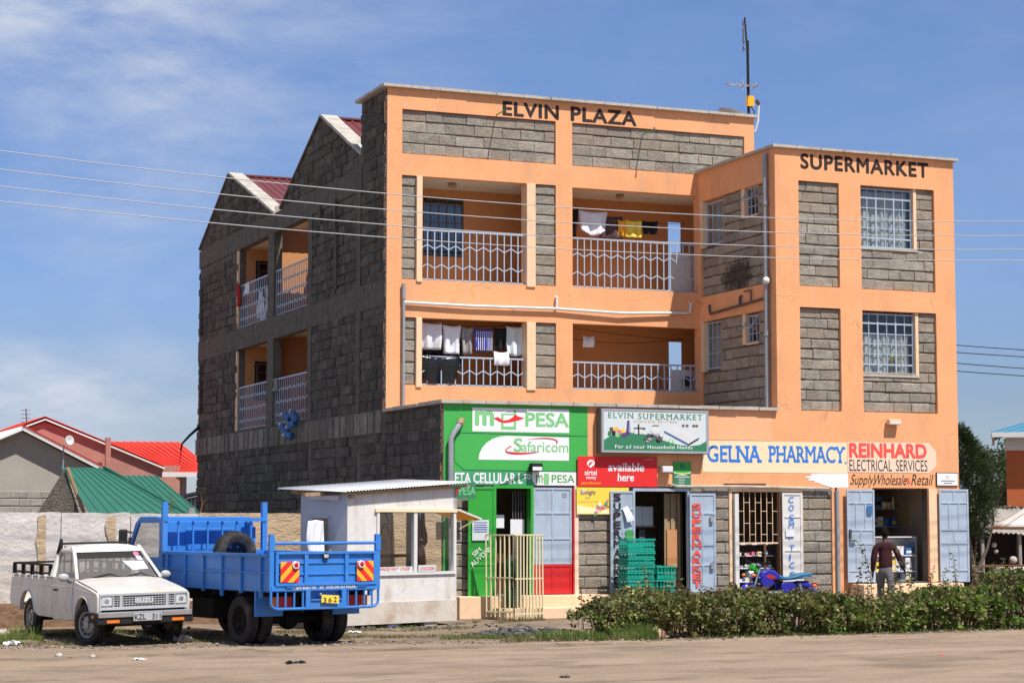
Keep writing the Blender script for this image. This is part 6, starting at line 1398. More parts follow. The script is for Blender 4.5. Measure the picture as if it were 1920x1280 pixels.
MB().bar((14.65, ry-.25, 3.42), (16.35, ry-.65, 3.42), .06, .16).build('fascia', 'whitetrim', hr); MB().box(14.0, 15.6, ry+.3, ry+4, 0, 3.45).build('wing_wall', 'greyplaster', hr)
# green roofed house
hn = thing('house', 'low house under a green ribbed metal roof just above the boundary wall', 'house', (10, 50, 0))
ny = 50.0
MB().prism([(7.98, 0), (8.98, 0), (8.98, 2.08), (8.62, 3.15), (7.98, 2.05)], 'XZ', ny-.1, ny+.1).build('gable_wall', 'sidestone', hn); MB().box(8.2, 11.6, ny+.1, ny+4, 0, 2.0).build('wall', 'greyplaster', hn)
MB().bar((8.66, ny-.13, 3.20), (9.12, ny-.13, 2.0), .07, .14, up=(0, 1, 0)).build('verge', 'wood', hn)
mb = MB(); ribs_on(mb, (9.12, ny-1.2, 1.95), (11.4, ny-1.2, 1.95), (8.70, ny+.9, 3.22), (9.75, ny+.9, 3.22), 9); mb.build('roof', 'greenroof', hn, fixn=False)
mb = MB(); ribs_on(mb, (10.2, ny-.6, 1.90), (12.1, ny-.6, 1.90), (9.75, ny+1.3, 3.04), (11.15, ny+1.3, 3.04), 10); ribs_on(mb, (12.1, ny-.6, 1.90), (12.0, ny+2.6, 2.55), (11.15, ny+1.3, 3.04), (11.25, ny+1.6, 3.04), 8); mb.build('roof_wing', 'greenroof', hn, fixn=False)
MB().bar((9.75, ny+.86, 3.25), (11.5, ny-.9, 2.05), .08, .05).build('hip_cap', 'greenroof', hn)
hs2 = thing('shed', 'grey corrugated metal shed peeping out behind the dark building corner', 'shed', (14.6, 59.5, 0))
mb = MB(); mb.grid(lambda u, v: (13.85+2.2*u, 59.5+.02*math.sin(u*125), 2.55*v+.45*u*v), 200, 1); mb.build('sheet_wall', M['corrwhite'], hs2, fixn=False); MB().prism([(13.7, 2.54), (16.1, 3.05), (16.1, 3.10), (13.7, 2.59)], 'XZ', 59.2, 61.5).build('roof', 'sidemortar', hs2)
fl = thing('floodlight_pole', 'thin pole with a small round floodlight in front of the grey house', 'floodlight', (9.75, 56.5, 0)); MB().tube([(9.68, 56.5, 0), (9.70, 56.5, 4.05)], .02, 6).build('pole', 'pipe', fl); MB().lathe([(0, 0), (.10, .02), (.14, .12), (.13, .13), (0, .10)], (9.78, 56.4, 4.1), (.4, -1, .1), 12).build('head', 'pipewhite', fl, smooth=2)
ta = thing('television_aerial', 'small television aerial above the red house ridge', 'antenna', (10.3, 67, 4.9)); MB().tube([(10.3, 67, 4.9), (10.25, 67, 5.55)], .02, 6).build('mast', 'darkalu', ta)
mb = MB()
for k in range(4): mb.bar((10.1, 67, 5.1+.13*k), (10.4, 67, 5.1+.13*k), .018)
mb.build('rod', 'darkalu', ta)
# dry sticks on the wall and at the corner of the building
for k, (x, z, dx, label) in enumerate(((8.36, 2.05, .12, 'dry twig standing on the wall before the green roof gable'), (8.95, 2.05, .10, 'dry twig on the wall before the green roof'))):
    rg = random.Random(k); o = MB().tube([(x, 37.3, 1.95), (x+dx*.5, 37.3, z+.15), (x+dx*.2, 37.3, z+.38)], [.02, .012, .004], 5).tube([(x+dx*.5, 37.3, z+.15), (x+dx*1.3, 37.3, z+.26)], [.01, .003], 5).build('dry_twig', 'brown', None); tag(o, label, 'twig')
o = MB().tube([(X0-.02, 57.2, 4.6), (X0-.3, 57.2, 4.35), (X0-.55, 57.1, 4.1), (X0-.6, 57.1, 3.9)], [.05, .04, .03, .015], 6).tube([(X0-.55, 57.1, 4.1), (X0-.62, 57.1, 3.55)], [.02, .008], 5).build('broken_stick', 'black', None); tag(o, 'dark broken stick poking out of the far wall corner', 'stick')

# ------------------------------------------------------------------ right of the building
M['bark'] = pmat('grey_bark', (.14, .115, .09), .95, .25, 6, .6, 20)
M['needle'] = leafmat('dark_needles', [(.014, .026, .008), (.028, .05, .014), (.06, .09, .024)], .15)
M['acacia'] = leafmat('acacia_leaf', [(.035, .06, .022), (.06, .10, .035), (.10, .14, .05)], .25)
M['bushleaf'] = leafmat('bush_leaf', [(.03, .06, .018), (.055, .10, .028), (.09, .14, .04)], .25)
def leaf(mb, p, d, n, l, w_):
    s = d.cross(n).normalized()*w_/2; q = p+d*l; m = p+d*l*.45
    mb.add([p, m+s+n*w_*.12, q, m-s+n*w_*.12], [(0, 1, 2), (0, 2, 3)])
def rvec(rg): 
    while True:
        v = Vector((rg.uniform(-1, 1), rg.uniform(-1, 1), rg.uniform(-1, 1)))
        if .05 < v.length < 1: return v.normalized()
# feathery dark tree beside the building corner
rg = random.Random(21); tr = thing('tree', 'dark feathery tree growing beside the east corner of the building', 'tree', (29.9, 42.3, 0))
mb = MB(); mb.tube([(29.95, 42.3, 0), (29.7, 42.3, .9), (29.55, 42.3, 1.7), (29.35, 42.3, 2.6), (29.25, 42.3, 3.6)], [.10, .085, .07, .05, .02], 8); mb.tube([(29.85, 42.3, .6), (30.1, 42.2, 1.2), (30.25, 42.1, 1.9), (30.1, 42, 2.6)], [.05, .04, .03, .01], 6); mb.tube([(29.6, 42.3, 1.5), (29.2, 42.2, 2.2), (28.9, 42, 3.0)], [.05, .03, .01], 6); mb.build('trunk', 'bark', tr)
mb = MB()
for k in range(22000):
    a = rg.random(); cz = 1.45+2.65*a; rad = 1.12*math.sin(PI*min(1, .16+a*.80))**.7*(1+.25*noise.noise((cz*2, k*.001, 1)))
    th = rg.random()*2*PI; rr_ = rad*math.sqrt(rg.uniform(.25, 1)); p = Vector((29.2+rr_*math.cos(th), 42.3+rr_*math.sin(th)*.8, cz+.15*rg.uniform(-1, 1)))
    if noise.noise((p.x*3.2, p.y*3.2, p.z*2.6)) < -.20: continue
    d = (Vector((math.cos(th)*.5, math.sin(th)*.5, rg.uniform(.1, 1)))+rvec(rg)*.35).normalized(); leaf(mb, p, d, rvec(rg), rg.uniform(.12, .24), .022)
mb.build('crown', 'needle', tr, fixn=False)
def limb_tree(root, x, y, h, seed, spread, nl, mat, leafl, leafw, label_trunk='trunk', flat=.4, nleaf=9000, dens=1., thick=.12):
    rg = random.Random(seed); mb = MB(); tips = []
    def grow(p, d, l, r_, lev):
        pts = [p]; q = p.copy(); dd = d.copy()
        for i in range(4):
            dd = (dd+rvec(rg)*.28+Vector((0, 0, .04))).normalized(); q = q+dd*l/4; pts.append(q.copy())
            if lev >= 2: tips.append((q.copy(), dd.copy()))
        mb.tube(pts, [r_*(1-.14*i) for i in range(5)], 6 if lev < 2 else 4, cap=False)
        if lev < 3:
            for k in range(rg.randint(3, 4)):
                t = rg.randint(2, 4); a = rg.random()*2*PI; nd = (dd*.45+Vector((math.cos(a)*spread, math.sin(a)*spread, rg.uniform(-.05, flat)))).normalized(); grow(pts[t], nd, l*rg.uniform(.55, .8), r_*.5, lev+1)
    grow(Vector((x, y, 0)), Vector((.05, 0, 1)), h*.5, thick, 0); mb.build('trunk', 'bark', root)
    lv = MB()
    for k in range(nleaf):
        p, d = rg.choice(tips); p = p+rvec(rg)*rg.random()*dens; leaf(lv, p, (rvec(rg)+Vector((0, 0, .3))).normalized(), rvec(rg), leafl*rg.uniform(.6, 1.3), leafw)
    lv.build('crown', mat, root, fixn=False)
limb_tree(thing('tree', 'airy acacia with thin spreading branches behind the feathery dark tree', 'tree', (43.0, 60, 0)), 43.0, 60, 5.6, 4, .9, 4, 'acacia', .16, .07, flat=.35, nleaf=7000, dens=.35, thick=.16)
limb_tree(thing('tree', 'second airy acacia farther left, partly hidden by the building', 'tree', (40.6, 63, 0)), 40.6, 63, 5.2, 9, .95, 4, 'acacia', .16, .07, flat=.3, nleaf=5000, dens=.4, thick=.14)
def bush(x, y, rx, rz, seed, label, n=5000, mat='bushleaf', z0=.2, ll=.2):
    rg = random.Random(seed); t = thing('bush', label, 'bush', (x, y, 0)); mb = MB()
    for k in range(n):
        v = rvec(rg); rr_ = rg.random()**.35*(1+.3*noise.noise((v.x*2.5+seed, v.y*2.5, v.z*2.5))); p = Vector((x+v.x*rx*rr_, y+v.y*rx*.7*rr_, z0+rz+v.z*rz*rr_))
        if noise.noise((p.x*1.3, p.y*1.3, p.z*1.7)) < -.22: continue
        leaf(mb, p, (v+rvec(rg)*.8).normalized(), rvec(rg), ll*rg.uniform(.6, 1.2), ll*.45)
    mb.build('crown', mat, t, fixn=False); st = MB()
    for k in range(7): a = k*.9; st.tube([(x, y, 0), (x+.3*math.cos(a)*rx, y+.3*math.sin(a)*rx, rz), (x+.6*math.cos(a)*rx, y+.6*math.sin(a)*rx, rz*1.5)], [.05, .03, .01], 5)
    st.build('trunk', 'bark', t); return t
bush(44.5, 62, 1.6, 1.3, 3, 'rounded green bush under the acacia branches'); bush(42.4, 64, 1.5, 1.2, 5, 'green bush half hidden behind the feathery tree'); bush(47.5, 66, 2.2, 1.5, 7, 'wide bush behind the orange house corner')
# house with a blue roof
hb2 = thing('house', 'orange walled house with a blue metal roof beyond the white canopy', 'house', (36.42, 50, 0), R(-36))
MB().box(0, 7, 0, 6, 0, 4.0).build('wall', pmat('deep_orange_render', (.50, .135, .045), .9, .08, 2, .2, 12), hb2, local=True); MB().box(-.02, 7.02, -.02, 6.02, 3.98, 4.36).build('ring_beam', 'whitetrim', hb2, local=True)
mb = MB(); ribs_on(mb, (-.40, -.5, 4.50), (8, -.5, 4.50), (2.6, 3, 5.5), (8, 3, 5.5), 22); ribs_on(mb, (-.40, 6.5, 4.50), (-.40, -.5, 4.50), (2.6, 3.1, 5.5), (2.6, 3, 5.5), 18); mb.build('roof', pmat('blue_roof_sheet', (.07, .23, .34), .5, .06, 2, 0), hb2, local=True, fixn=False)
each('fascia', 'whitetrim', hb2, [(-.40, 8, -.52, -.44, 4.36, 4.50), (-.42, -.35, -.44, 6.5, 4.36, 4.50)], local=True)
# tin roofed stall with dark inside
st = thing('market_stall', 'open market stall with a weathered tin roof and dark inside', 'stall', (33.2, 46, 0))
M['oldtin'] = pmat('weathered_tin', (.34, .31, .27), .7, .25, 3, .3, 10, dirt=((.20, .13, .08), .7, 2, (1, 1, 1)))
mb = MB(); mb.grid(lambda u, v: (31.9+3.0*u, 45.0+2.4*v, 1.60+.78*v-.12*u+.02*math.sin(u*120)+.05*noise.noise((u*5, v*4, 2))), 140, 8); mb.build('roof', 'oldtin', st, fixn=False, solid=.01)
for x in (32.1, 33.3, 34.7): MB().tube([(x, 45.2, 0), (x, 45.2, 1.62)], .05, 6).build('post', 'greywood', st)
for x in (32.1, 34.7): MB().tube([(x, 47.2, 0), (x, 47.2, 2.3)], .05, 6).build('post', 'greywood', st)
MB().box(31.9, 34.9, 47.2, 47.3, 0, 2.3).box(34.8, 34.9, 45.2, 47.2, 0, 1.6).build('back_wall', 'darkbrown', st); MB().box(31.9, 34.9, 45.15, 45.6, .66, .72).build('counter', 'brown', st)
for k, (x, z, s) in enumerate(((32.55, 1.25, .07), (32.6, 1.08, .06), (33.15, .84, .11))):
    o = MB().sphere((x, 45.3, z), s, 12, 8).build('cloth_bundle', 'coping', None, smooth=True); tag(o, ['topmost white bundle hanging in the market stall', 'white bundle hanging below the topmost one', 'large pale bundle on the stall counter'][k], 'bundle')
pkp = thing('timber_stack', 'stack of whitish sawn boards beside the blue shop door', 'timber', (32.6, 44.5, 0))
for k in range(9): MB().box(32.1+random.uniform(-.05, .05), 33.1+random.uniform(-.1, .1), 44.2, 44.8, .02+.075*k, .07+.075*k).build('board', 'whitetrim', pkp)
cn = thing('parasol', 'white canvas canopy with a tan edge beside the market stall', 'parasol', (29.12, 38.2, 0))
PX = 29.12; ap = Vector((PX, 38.2, 2.75)); mb = MB(); ring = [Vector((PX+1.45*math.cos(R(a)), 38.2+1.45*math.sin(R(a)), 1.76)) for a in range(0, 360, 45)]
for i in range(8):
    a, b = ring[i], ring[(i+1) % 8]; mb.grid(lambda u, v, a=a, b=b: ap.lerp(a.lerp(b, u), v)-Vector((0, 0, .10*math.sin(v*PI)*(1-.3*math.sin(u*PI)))), 5, 8)
mb.build('canopy', 'whitetrim', cn, smooth=True, fixn=False, solid=.006)
mb = MB()
for i in range(8): mb.tube([ring[i]-Vector((0, 0, .02)), (ring[i]+ap)/2-Vector((0, 0, .12)), ap-Vector((0, 0, .05))], .018, 5); mb.bar(ring[i]-Vector((0, 0, .03)), ring[(i+1) % 8]-Vector((0, 0, .03)), .02, .06)
mb.build('rib', 'wood', cn); MB().tube([(PX, 38.2, 0), (PX, 38.2, 2.72)], .03, 8).build('pole', 'greywood', cn)

# ------------------------------------------------------------------ power lines
def quad_fit(x, pts):
    (x0, y0), (x1, y1), (x2, y2) = pts
    return y0*(x-x1)*(x-x2)/((x0-x1)*(x0-x2))+y1*(x-x0)*(x-x2)/((x1-x0)*(x1-x2))+y2*(x-x0)*(x-x1)/((x2-x0)*(x2-x1))
for k, pts in enumerate((((4.62, 7.97), (14.79, 7.63), (23.67, 7.87)), ((4.63, 7.66), (14.79, 7.35), (23.66, 7.58)), ((4.63, 7.38), (14.79, 7.08), (23.66, 7.30)), ((4.64, 7.13), (14.79, 6.86), (23.65, 7.08)))):
    o = MB().tube([(x, 33.5, quad_fit(x, pts)) for x in frange(-16, 46, 1.0)], .0085, 6).build('power_line', 'wire', None, smooth=True); tag(o, ['topmost', 'second highest', 'third highest', 'lowest'][k]+' of the four pale wires crossing before the building', 'power line', 'wires crossing before the building')
for k, (a, b) in enumerate(((8.07, 8.02), (7.80, 7.77), (7.46, 7.35), (7.17, 7.08))):
    o = MB().tube([(38+1.5*i, 60, quad_fit(38+1.5*i, ((38, a+.16), (44.57, b), (100, a+2.2)))) for i in range(60)], .016, 5).build('power_line', 'dark', None); tag(o, ['topmost', 'second highest', 'third highest', 'lowest'][k]+' of the thin dark wires in the sky right of the building', 'power line', 'distant wires')

# ------------------------------------------------------------------ in front of the shops
# crates
def crate_proto():
    o = thing('plastic_crate', 'teal crate', 'crate', (0, 0, 0)); w_, d_, h = .60, .42, .262; mb = MB()
    mb.box(-w_/2, w_/2, -d_/2, d_/2, .0, .012)
    for z0, z1, e in ((0, .03, 0), (.232, h, .008), (.115, .140, .003)):
        mb.box(-w_/2-e, w_/2+e, -d_/2-e, -d_/2+.014, z0, z1); mb.box(-w_/2-e, w_/2+e, d_/2-.014, d_/2+e, z0, z1); mb.box(-w_/2-e, -w_/2+.014, -d_/2+.015, d_/2-.015, z0, z1); mb.box(w_/2-.014, w_/2+e, -d_/2+.015, d_/2-.015, z0, z1)
    for k in range(8):
        x = -w_/2+.03+(w_-.06)*k/7
        for y in (-d_/2+.004, d_/2-.012): mb.box(x-.008, x+.008, y, y+.008, .031, .231)
    for k in range(6):
        y = -d_/2+.03+(d_-.06)*k/5
        for x in (-w_/2+.004, w_/2-.012): mb.box(x, x+.008, y-.008, y+.008, .031, .231)
    for s in (-1, 1): mb.box(s*w_/2-.02, s*w_/2+.02, -d_/2-.004, -d_/2+.02, .031, .231) if False else None
    mb.build('shell', 'teal_crate', o, local=True)
    p = MB(); p.box(-w_/2+.016, w_/2-.016, -d_/2+.016, -d_/2+.02, .04, .09).box(-w_/2+.016, w_/2-.016, -d_/2+.016, -d_/2+.02, .15, .2).box(-w_/2+.016, -w_/2+.02, -d_/2+.03, d_/2-.03, .04, .09); p.box(-w_/2+.016, w_/2-.016, d_/2-.02, d_/2-.016, .03, .2); p.build('inner_panel', 'teal_crate', o, local=True)
    return o
cp0 = crate_proto(); names5 = ['lowest', 'second lowest', 'middle', 'second highest', 'topmost']; names3 = ['lowest', 'middle', 'topmost']; first = True
for nm, x, zs in (('tall', 17.53, names5), ('short', 18.06, names3)):
    for k, q in enumerate(zs):
        c = cp0 if first else copy_tree(cp0); first = False
        c.location = (x+random.uniform(-.012, .012), 36.25 if nm == 'tall' else 36.3, .205+.27*k); c.rotation_euler = (0, 0, random.uniform(-.03, .03)+(0 if nm == 'tall' else PI/2))
        tag(c, q+' teal plastic crate in the '+nm+' stack before the supermarket door', 'crate', 'teal crates before the supermarket')
o = MB().box(17.1, 18.7, 35.95, 36.495, .0, .2).build('step', 'floorc', None); tag(o, 'low cement step under the teal crates', 'step')
# bar gate with gas cylinders
gt = thing('bar_gate', 'cream barred metal gate enclosure standing before the mobile money shop', 'gate', (14.95, 36.1, .05))
M['creammetal'] = pmat('cream_metal_paint', (.66, .58, .36), .6, .08, 6, 0)
mb = MB(); rg = random.Random(2)
def gatepanel(a, b, n, z0, z1):
    a, b = Vector(a), Vector(b); mb.bar(a+Vector((0, 0, z1)), b+Vector((0, 0, z1)), .03); mb.bar(a+Vector((0, 0, z0+.1)), b+Vector((0, 0, z0+.1)), .03); mb.bar(a+Vector((0, 0, (z0+z1)*.48)), b+Vector((0, 0, (z0+z1)*.48)), .025)
    for k in range(n+1):
        p = a.lerp(b, k/n); e = rg.uniform(-.01, .01); mb.bar(p+Vector((e, 0, z0)), p+Vector((-e, 0, z1)), .026)
gatepanel((14.40, 36.45, 0), (14.78, 35.95, 0), 6, .06, 1.63); gatepanel((14.78, 35.95, 0), (15.46, 36.15, 0), 9, .02, 1.63); mb.build('bars', 'creammetal', gt)
for k in range(2):
    o = thing('gas_cylinder', ['dark green gas cylinder standing on the ground inside the bar gate', 'dark green gas cylinder stacked on the other inside the bar gate'][k], 'gas cylinder', (14.95, 36.45, .22+.52*k), 0, 'gas cylinders in the gate')
    MB().lathe([(0, .03), (.11, .0), (.14, .04), (.15, .10), (.15, .33), (.13, .40), (.06, .44), (0, .44)], (14.95, 36.45, .22+.52*k), (0, 0, 1), 20).build('body', pmat('dark_green_enamel', (.012, .07, .035), .35, .1, 4, 0) if k == 0 else bpy.data.materials['dark_green_enamel'], o, smooth=2)
    MB().lathe([(.10, .40), (.11, .40), (.11, .50), (.10, .50)], (14.95, 36.45, .22+.52*k), (0, 0, 1), 16).lathe([(0, .44), (.025, .44), (.025, .50), (0, .50)], (14.95, 36.45, .22+.52*k), (0, 0, 1), 8).build('collar', 'darkalu', o)
# motorcycle, nose to the left
M['bikeblue'] = pmat('violet_blue_enamel', (.03, .028, .32), .25, .05, 4, 0, coat=.6)
M['seatblue'] = pmat('sky_blue_seat_cover', (.03, .14, .27), .5, .1, 5, .1, 10)
mc = thing('motorcycle', 'violet blue motorcycle with a sky blue seat parked behind the hedge', 'motorcycle', (19.95, 35.0, 0), R(180+6))
def C(name, mb, mat, **k): return mb.build(name, mat, mc, local=True, **k)
for x in (-.62, .66): wheel(mc, x, 0, .30, .30, .10, 1, dish='out', slots=0, rr=.80)
C('fork', MB().tube([(.68, -.09, .30), (.42, -.09, .98)], .022).tube([(.68, .09, .30), (.42, .09, .98)], .022), 'chrome', smooth=2)
C('handlebar', MB().tube([(.40, -.36, 1.10), (.36, -.30, 1.09), (.43, -.12, 1.0), (.43, .12, 1.0), (.36, .30, 1.09), (.40, .36, 1.10)], .014).tube([(.40, -.28, 1.09), (.40, -.40, 1.10)], .022).tube([(.40, .28, 1.09), (.40, .40, 1.10)], .022), 'dark', smooth=2)
for s in (-1, 1):
    C('mirror', MB().tube([(.42, s*.24, 1.07), (.50, s*.33, 1.22)], .008).sphere((.52, s*.34, 1.25), (.02, .06, .04)), 'dark', smooth=True); C('indicator', MB().sphere((.62, s*.17, .84), (.05, .035, .035)), 'amber', smooth=True); C('indicator', MB().sphere((-.85, s*.15, .62), (.05, .035, .035)), 'amber', smooth=True)
C('headlight', MB().lathe([(0, .10), (.06, .09), (.085, .03), (.09, 0), (0, 0)], (.56, 0, .86), (1, 0, .1), 16), 'chrome', smooth=2); C('headlamp_cowl', MB().prism([(.46, .86), (.60, .96), (.54, 1.06), (.42, 1.02), (.38, .92)], 'XZ', -.085, .085), 'greendoor', smooth=2, bevel=.02)
mb = MB()
for k in range(6): mb.bar((.655, -.08, .80+.022*k), (.655, .08, .80+.022*k), .008)
C('lamp_guard', mb, 'alu')
C('tank', MB().prism([(.42, .82), (.34, .92), (.20, .955), (.06, .93), (-.06, .83), (-.06, .75), (.30, .72), (.40, .75)], 'XZ', -.115, .115), 'bikeblue', smooth=2, bevel=.045, seg=4)
for s in (-1, 1):
    C('shroud', MB().prism([(.50, .80), (.34, .84), (.10, .70), (.20, .60), (.38, .62)], 'XZ', min(s*.12, s*.15), max(s*.12, s*.15)), 'bikeblue', smooth=2, bevel=.01); C('tank_decal', MB().prism([(.34, .80), (.20, .86), (.04, .80), (.12, .765)], 'XZ', min(s*.114, s*.118), max(s*.114, s*.118)), 'redcloth')
    C('side_cover', MB().prism([(-.08, .68), (-.34, .70), (-.46, .60), (-.20, .48), (-.08, .52)], 'XZ', min(s*.09, s*.125), max(s*.09, s*.125)), 'bikeblue', smooth=2, bevel=.01); C('shock_absorber', MB().tube([(-.60, s*.13, .34), (-.50, s*.13, .66)], .028), 'chrome', smooth=2)
C('fuel_cap', MB().lathe([(0, .02), (.04, .02), (.045, 0)], (.17, 0, .955), (0, 0, 1), 12), 'chrome', smooth=2)
C('seat', MB().prism([(-.04, .84), (-.20, .80), (-.38, .80), (-.52, .86), (-.82, .88), (-.86, .83), (-.60, .76), (-.20, .73), (-.04, .75)], 'XZ', -.125, .125), 'seatblue', smooth=2, bevel=.03, seg=3)
C('instrument', MB().lathe([(0, .04), (.05, .04), (.055, 0), (0, 0)], (.46, -.07, 1.02), (-.5, 0, .85), 12).lathe([(0, .04), (.05, .04), (.055, 0), (0, 0)], (.46, .07, 1.02), (-.5, 0, .85), 12), 'chrome', smooth=2)
C('cable', MB().tube([(.38, .28, 1.08), (.52, .16, 1.10), (.50, .05, .95), (.35, 0, .80)], .007, 5).tube([(.38, -.28, 1.08), (.54, -.14, 1.12), (.48, -.04, .92), (.60, -.08, .5)], .007, 5), 'dark')
C('tail_light', MB().box(-.99, -.94, -.06, .06, .60, .68), 'redlens', bevel=.01)
C('rear_fender', MB().tube([(-.50, 0, .66), (-.75, 0, .64), (-.95, 0, .48)], [.06, .08, .07], 8), 'bikeblue', smooth=True); C('front_fender', MB().tube([(.40, 0, .58), (.64, 0, .64), (.90, 0, .52)], [.05, .07, .05], 8), 'bikeblue', smooth=True)
C('rack', MB().tube([(-.60, -.12, .78), (-.95, -.12, .80), (-.95, .12, .80), (-.60, .12, .78)], .014).tube([(-.85, -.12, .80), (-.85, .12, .80)], .012).tube([(-.75, -.12, .79), (-.75, .12, .79)], .012), 'chrome', smooth=2)
C('engine', MB().box(-.10, .24, -.12, .12, .24, .52).lathe([(0, -.16), (.10, -.16), (.10, .16), (0, .16)], (.0, 0, .36), (0, 1, 0), 14), 'alu', bevel=.02); C('exhaust', MB().tube([(.24, -.14, .40), (.22, -.15, .26), (-.1, -.15, .25), (-.85, -.17, .33)], [.02, .02, .03, .045], 8).tube([(.24, .14, .40), (.22, .15, .26), (-.1, .15, .25), (-.85, .17, .38)], [.02, .02, .03, .045], 8), 'chrome', smooth=2)
C('frame', MB().tube([(.42, 0, .95), (.30, 0, .60), (.26, 0, .28), (-.15, 0, .26), (-.62, 0, .30)], .022).tube([(.40, 0, .88), (-.2, 0, .68), (-.80, 0, .70)], .02).tube([(-.62, .1, .30), (-.5, .1, .68)], .022).tube([(-.62, -.1, .30), (-.5, -.1, .68)], .022).tube([(-.05, 0, .25), (-.10, .28, .0)], .014), 'dark', smooth=2)
C('leg_guard', MB().tube([(.36, -.1, .62), (.34, -.30, .50), (.30, -.30, .36), (.28, -.1, .28)], .013), 'chrome', smooth=2)

# ------------------------------------------------------------------ hedge
M['hedge'] = leafmat('hedge_leaf', [(.055, .07, .018), (.115, .14, .032), (.185, .215, .052), (.22, .165, .08), (.29, .30, .095)], .24, .5)
M['hedgegreen'] = leafmat('fresh_hedge_leaf', [(.055, .11, .016), (.11, .20, .026), (.17, .29, .04), (.24, .38, .065)], .27, .5)
M['sprigleaf'] = leafmat('dark_sprig_leaf', [(.04, .032, .016), (.085, .085, .03), (.15, .16, .05), (.21, .23, .07)], .25, .5)
rg = random.Random(77)
hd = thing('hedge', 'untrimmed leafy hedge along the dirt road before the shops', 'hedge', (18, 30.2, 0))
def hfront(x): return 29.66+.30*noise.noise((x*1.1, 1, 0))+.12*noise.noise((x*3.3, 4, 0))+(max(0, 15.0-x)*.28)
def htop(x): return (.575+.09*max(0, 1-abs(x-14.8)/2)+.13*max(0, 1-abs(x-15.2)/2.2)+.16*noise.noise((x*.8, 7, 0))+.26*noise.noise((x*1.7, 3, 0))+.12*noise.noise((x*5, 9, 0))+.11*max(0, min(2.5, x-19.8)))*min(1, .62+max(0, x-13.85)*.55)
mb = MB(); mg = MB(); cnt = 0
while cnt < 58000:
    x = rg.uniform(13.75, 26); v = rg.random(); u = rg.random()
    f = hfront(x); t = htop(x); dep = 1.35
    # hug the outside of the hedge, thin towards its heart
    side = rg.random()
    if side < .50: y = f+.30*rg.random()**1.6; z = t*u*.97
    elif side < .93: y = f+dep*u; z = t*(1-.30*rg.random()**1.5)
    else: y = f+dep*v; z = t*u
    r_ = 1-((y-f)/dep*2-1)**4*.22
    if z > t*r_: z = t*r_*rg.uniform(.85, 1)
    bulge = .16*noise.noise((x*1.9, z*2.6, 2))+.07*noise.noise((x*5, z*6, 5)); y += bulge-.10*math.sin(PI*min(1, z/t))
    if noise.noise((x*4.3, y*4.3, z*5.1+5)) < -.13 or (z < .12 and rg.random() < .35): continue
    cnt += 1
    d = (rvec(rg)+Vector((0, -.55, .45))).normalized(); n_ = (rvec(rg)*.8+Vector((0, -.5, .8))).normalized()
    s = rg.uniform(.034, .085)*(1.6 if rg.random() < .08 else 1)
    fresh = min(.92, max(.06, .10+.10*(x-16.5)+.5*noise.noise((x*.8, z, 4))-.15*(z/t)))
    leaf(mg if rg.random() < fresh else mb, Vector((x, y, max(.03, z))), d, n_, s, s*.72)
tag(mb.build('foliage', 'hedge', hd, fixn=False), kind='stuff'); tag(mg.build('foliage', 'hedgegreen', hd, fixn=False), kind='stuff')
mb = MB()
for k in range(420):
    x = rg.uniform(13.9, 26); y = hfront(x)+rg.uniform(.08, 1.1); t = htop(x); mb.tube([(x, y, 0), (x+rg.uniform(-.15, .15), y+rg.uniform(-.2, .1), t*.5), (x+rg.uniform(-.3, .3), y+rg.uniform(-.3, .2), t*rg.uniform(.9, 1.25))], [.012, .009, .003], 4, cap=False)
tag(mb.build('stem', 'brown', hd, fixn=False), kind='stuff')
ms, ml = MB(), MB()
def sprig(x, y, z0, h, lean, nl, big=1.):
    pts = [Vector((x+lean*t*t, y-.05*t, z0+h*t)) for t in (0, .35, .7, 1)]; ms.tube(pts, [.008, .007, .005, .002], 4, cap=False)
    for k in range(nl):
        t = .15+.85*k/nl; p = Vector((x+lean*t*t, y-.05*t, z0+h*t)); a = k*2.4; d = Vector((math.cos(a), math.sin(a)*.6, rg.uniform(-.5, .5))).normalized(); leaf(ml, p, d, rvec(rg), .072*big*rg.uniform(.7, 1.2), .04*big)
for k in range(420):
    x = rg.uniform(13.8, 25.8); hh = rg.uniform(.10, .26)+(.30*rg.random() if rg.random() < .2 and not 17.2 < x < 19.6 else 0); sprig(x, hfront(x)+rg.uniform(.1, 1.25), htop(x)*.8, hh, rg.uniform(-.14, .14), int(8+hh*26))
for k in range(160):
    x = rg.uniform(13.8, 25.8); z = rg.uniform(.15, .6); y = hfront(x)+.1; p0 = Vector((x, y, z)); p1 = p0+Vector((rg.uniform(-.2, .2), -rg.uniform(.1, .3), rg.uniform(.02, .22))); ms.tube([p0, p1], [.007, .003], 4, cap=False)
    for q in range(9): leaf(ml, p0.lerp(p1, q/8), (rvec(rg)+Vector((0, -.3, .2))).normalized(), rvec(rg), .075, .05)
for x, y, z, h, l, n_ in ((14.75, 30.2, .6, .62, -.05, 22), (14.85, 30.3, .6, .5, .06, 16), (19.2, 30.3, .6, .95, -.30, 26), (18.9, 30.3, .6, .62, .1, 18), (19.5, 30.2, .6, .6, .22, 20), (19.05, 30.2, .5, .55, -.05, 16), (20.1, 30.4, .6, .9, -.45, 24), (19.95, 30.3, .6, .45, .0, 12), (20.3, 30.2, .6, .55, .1, 18), (21.0, 30.4, .7, .65, -.1, 18), (21.4, 30.4, .7, .85, .03, 22), (13.7, 30.4, .4, .55, -.06, 14)): sprig(x, y, z, h, l, n_, 1.1)
tag(ms.build('sprig_stem', 'brown', hd, fixn=False), kind='stuff'); tag(ml.build('sprig_leaf', 'sprigleaf', hd, fixn=False), kind='stuff')

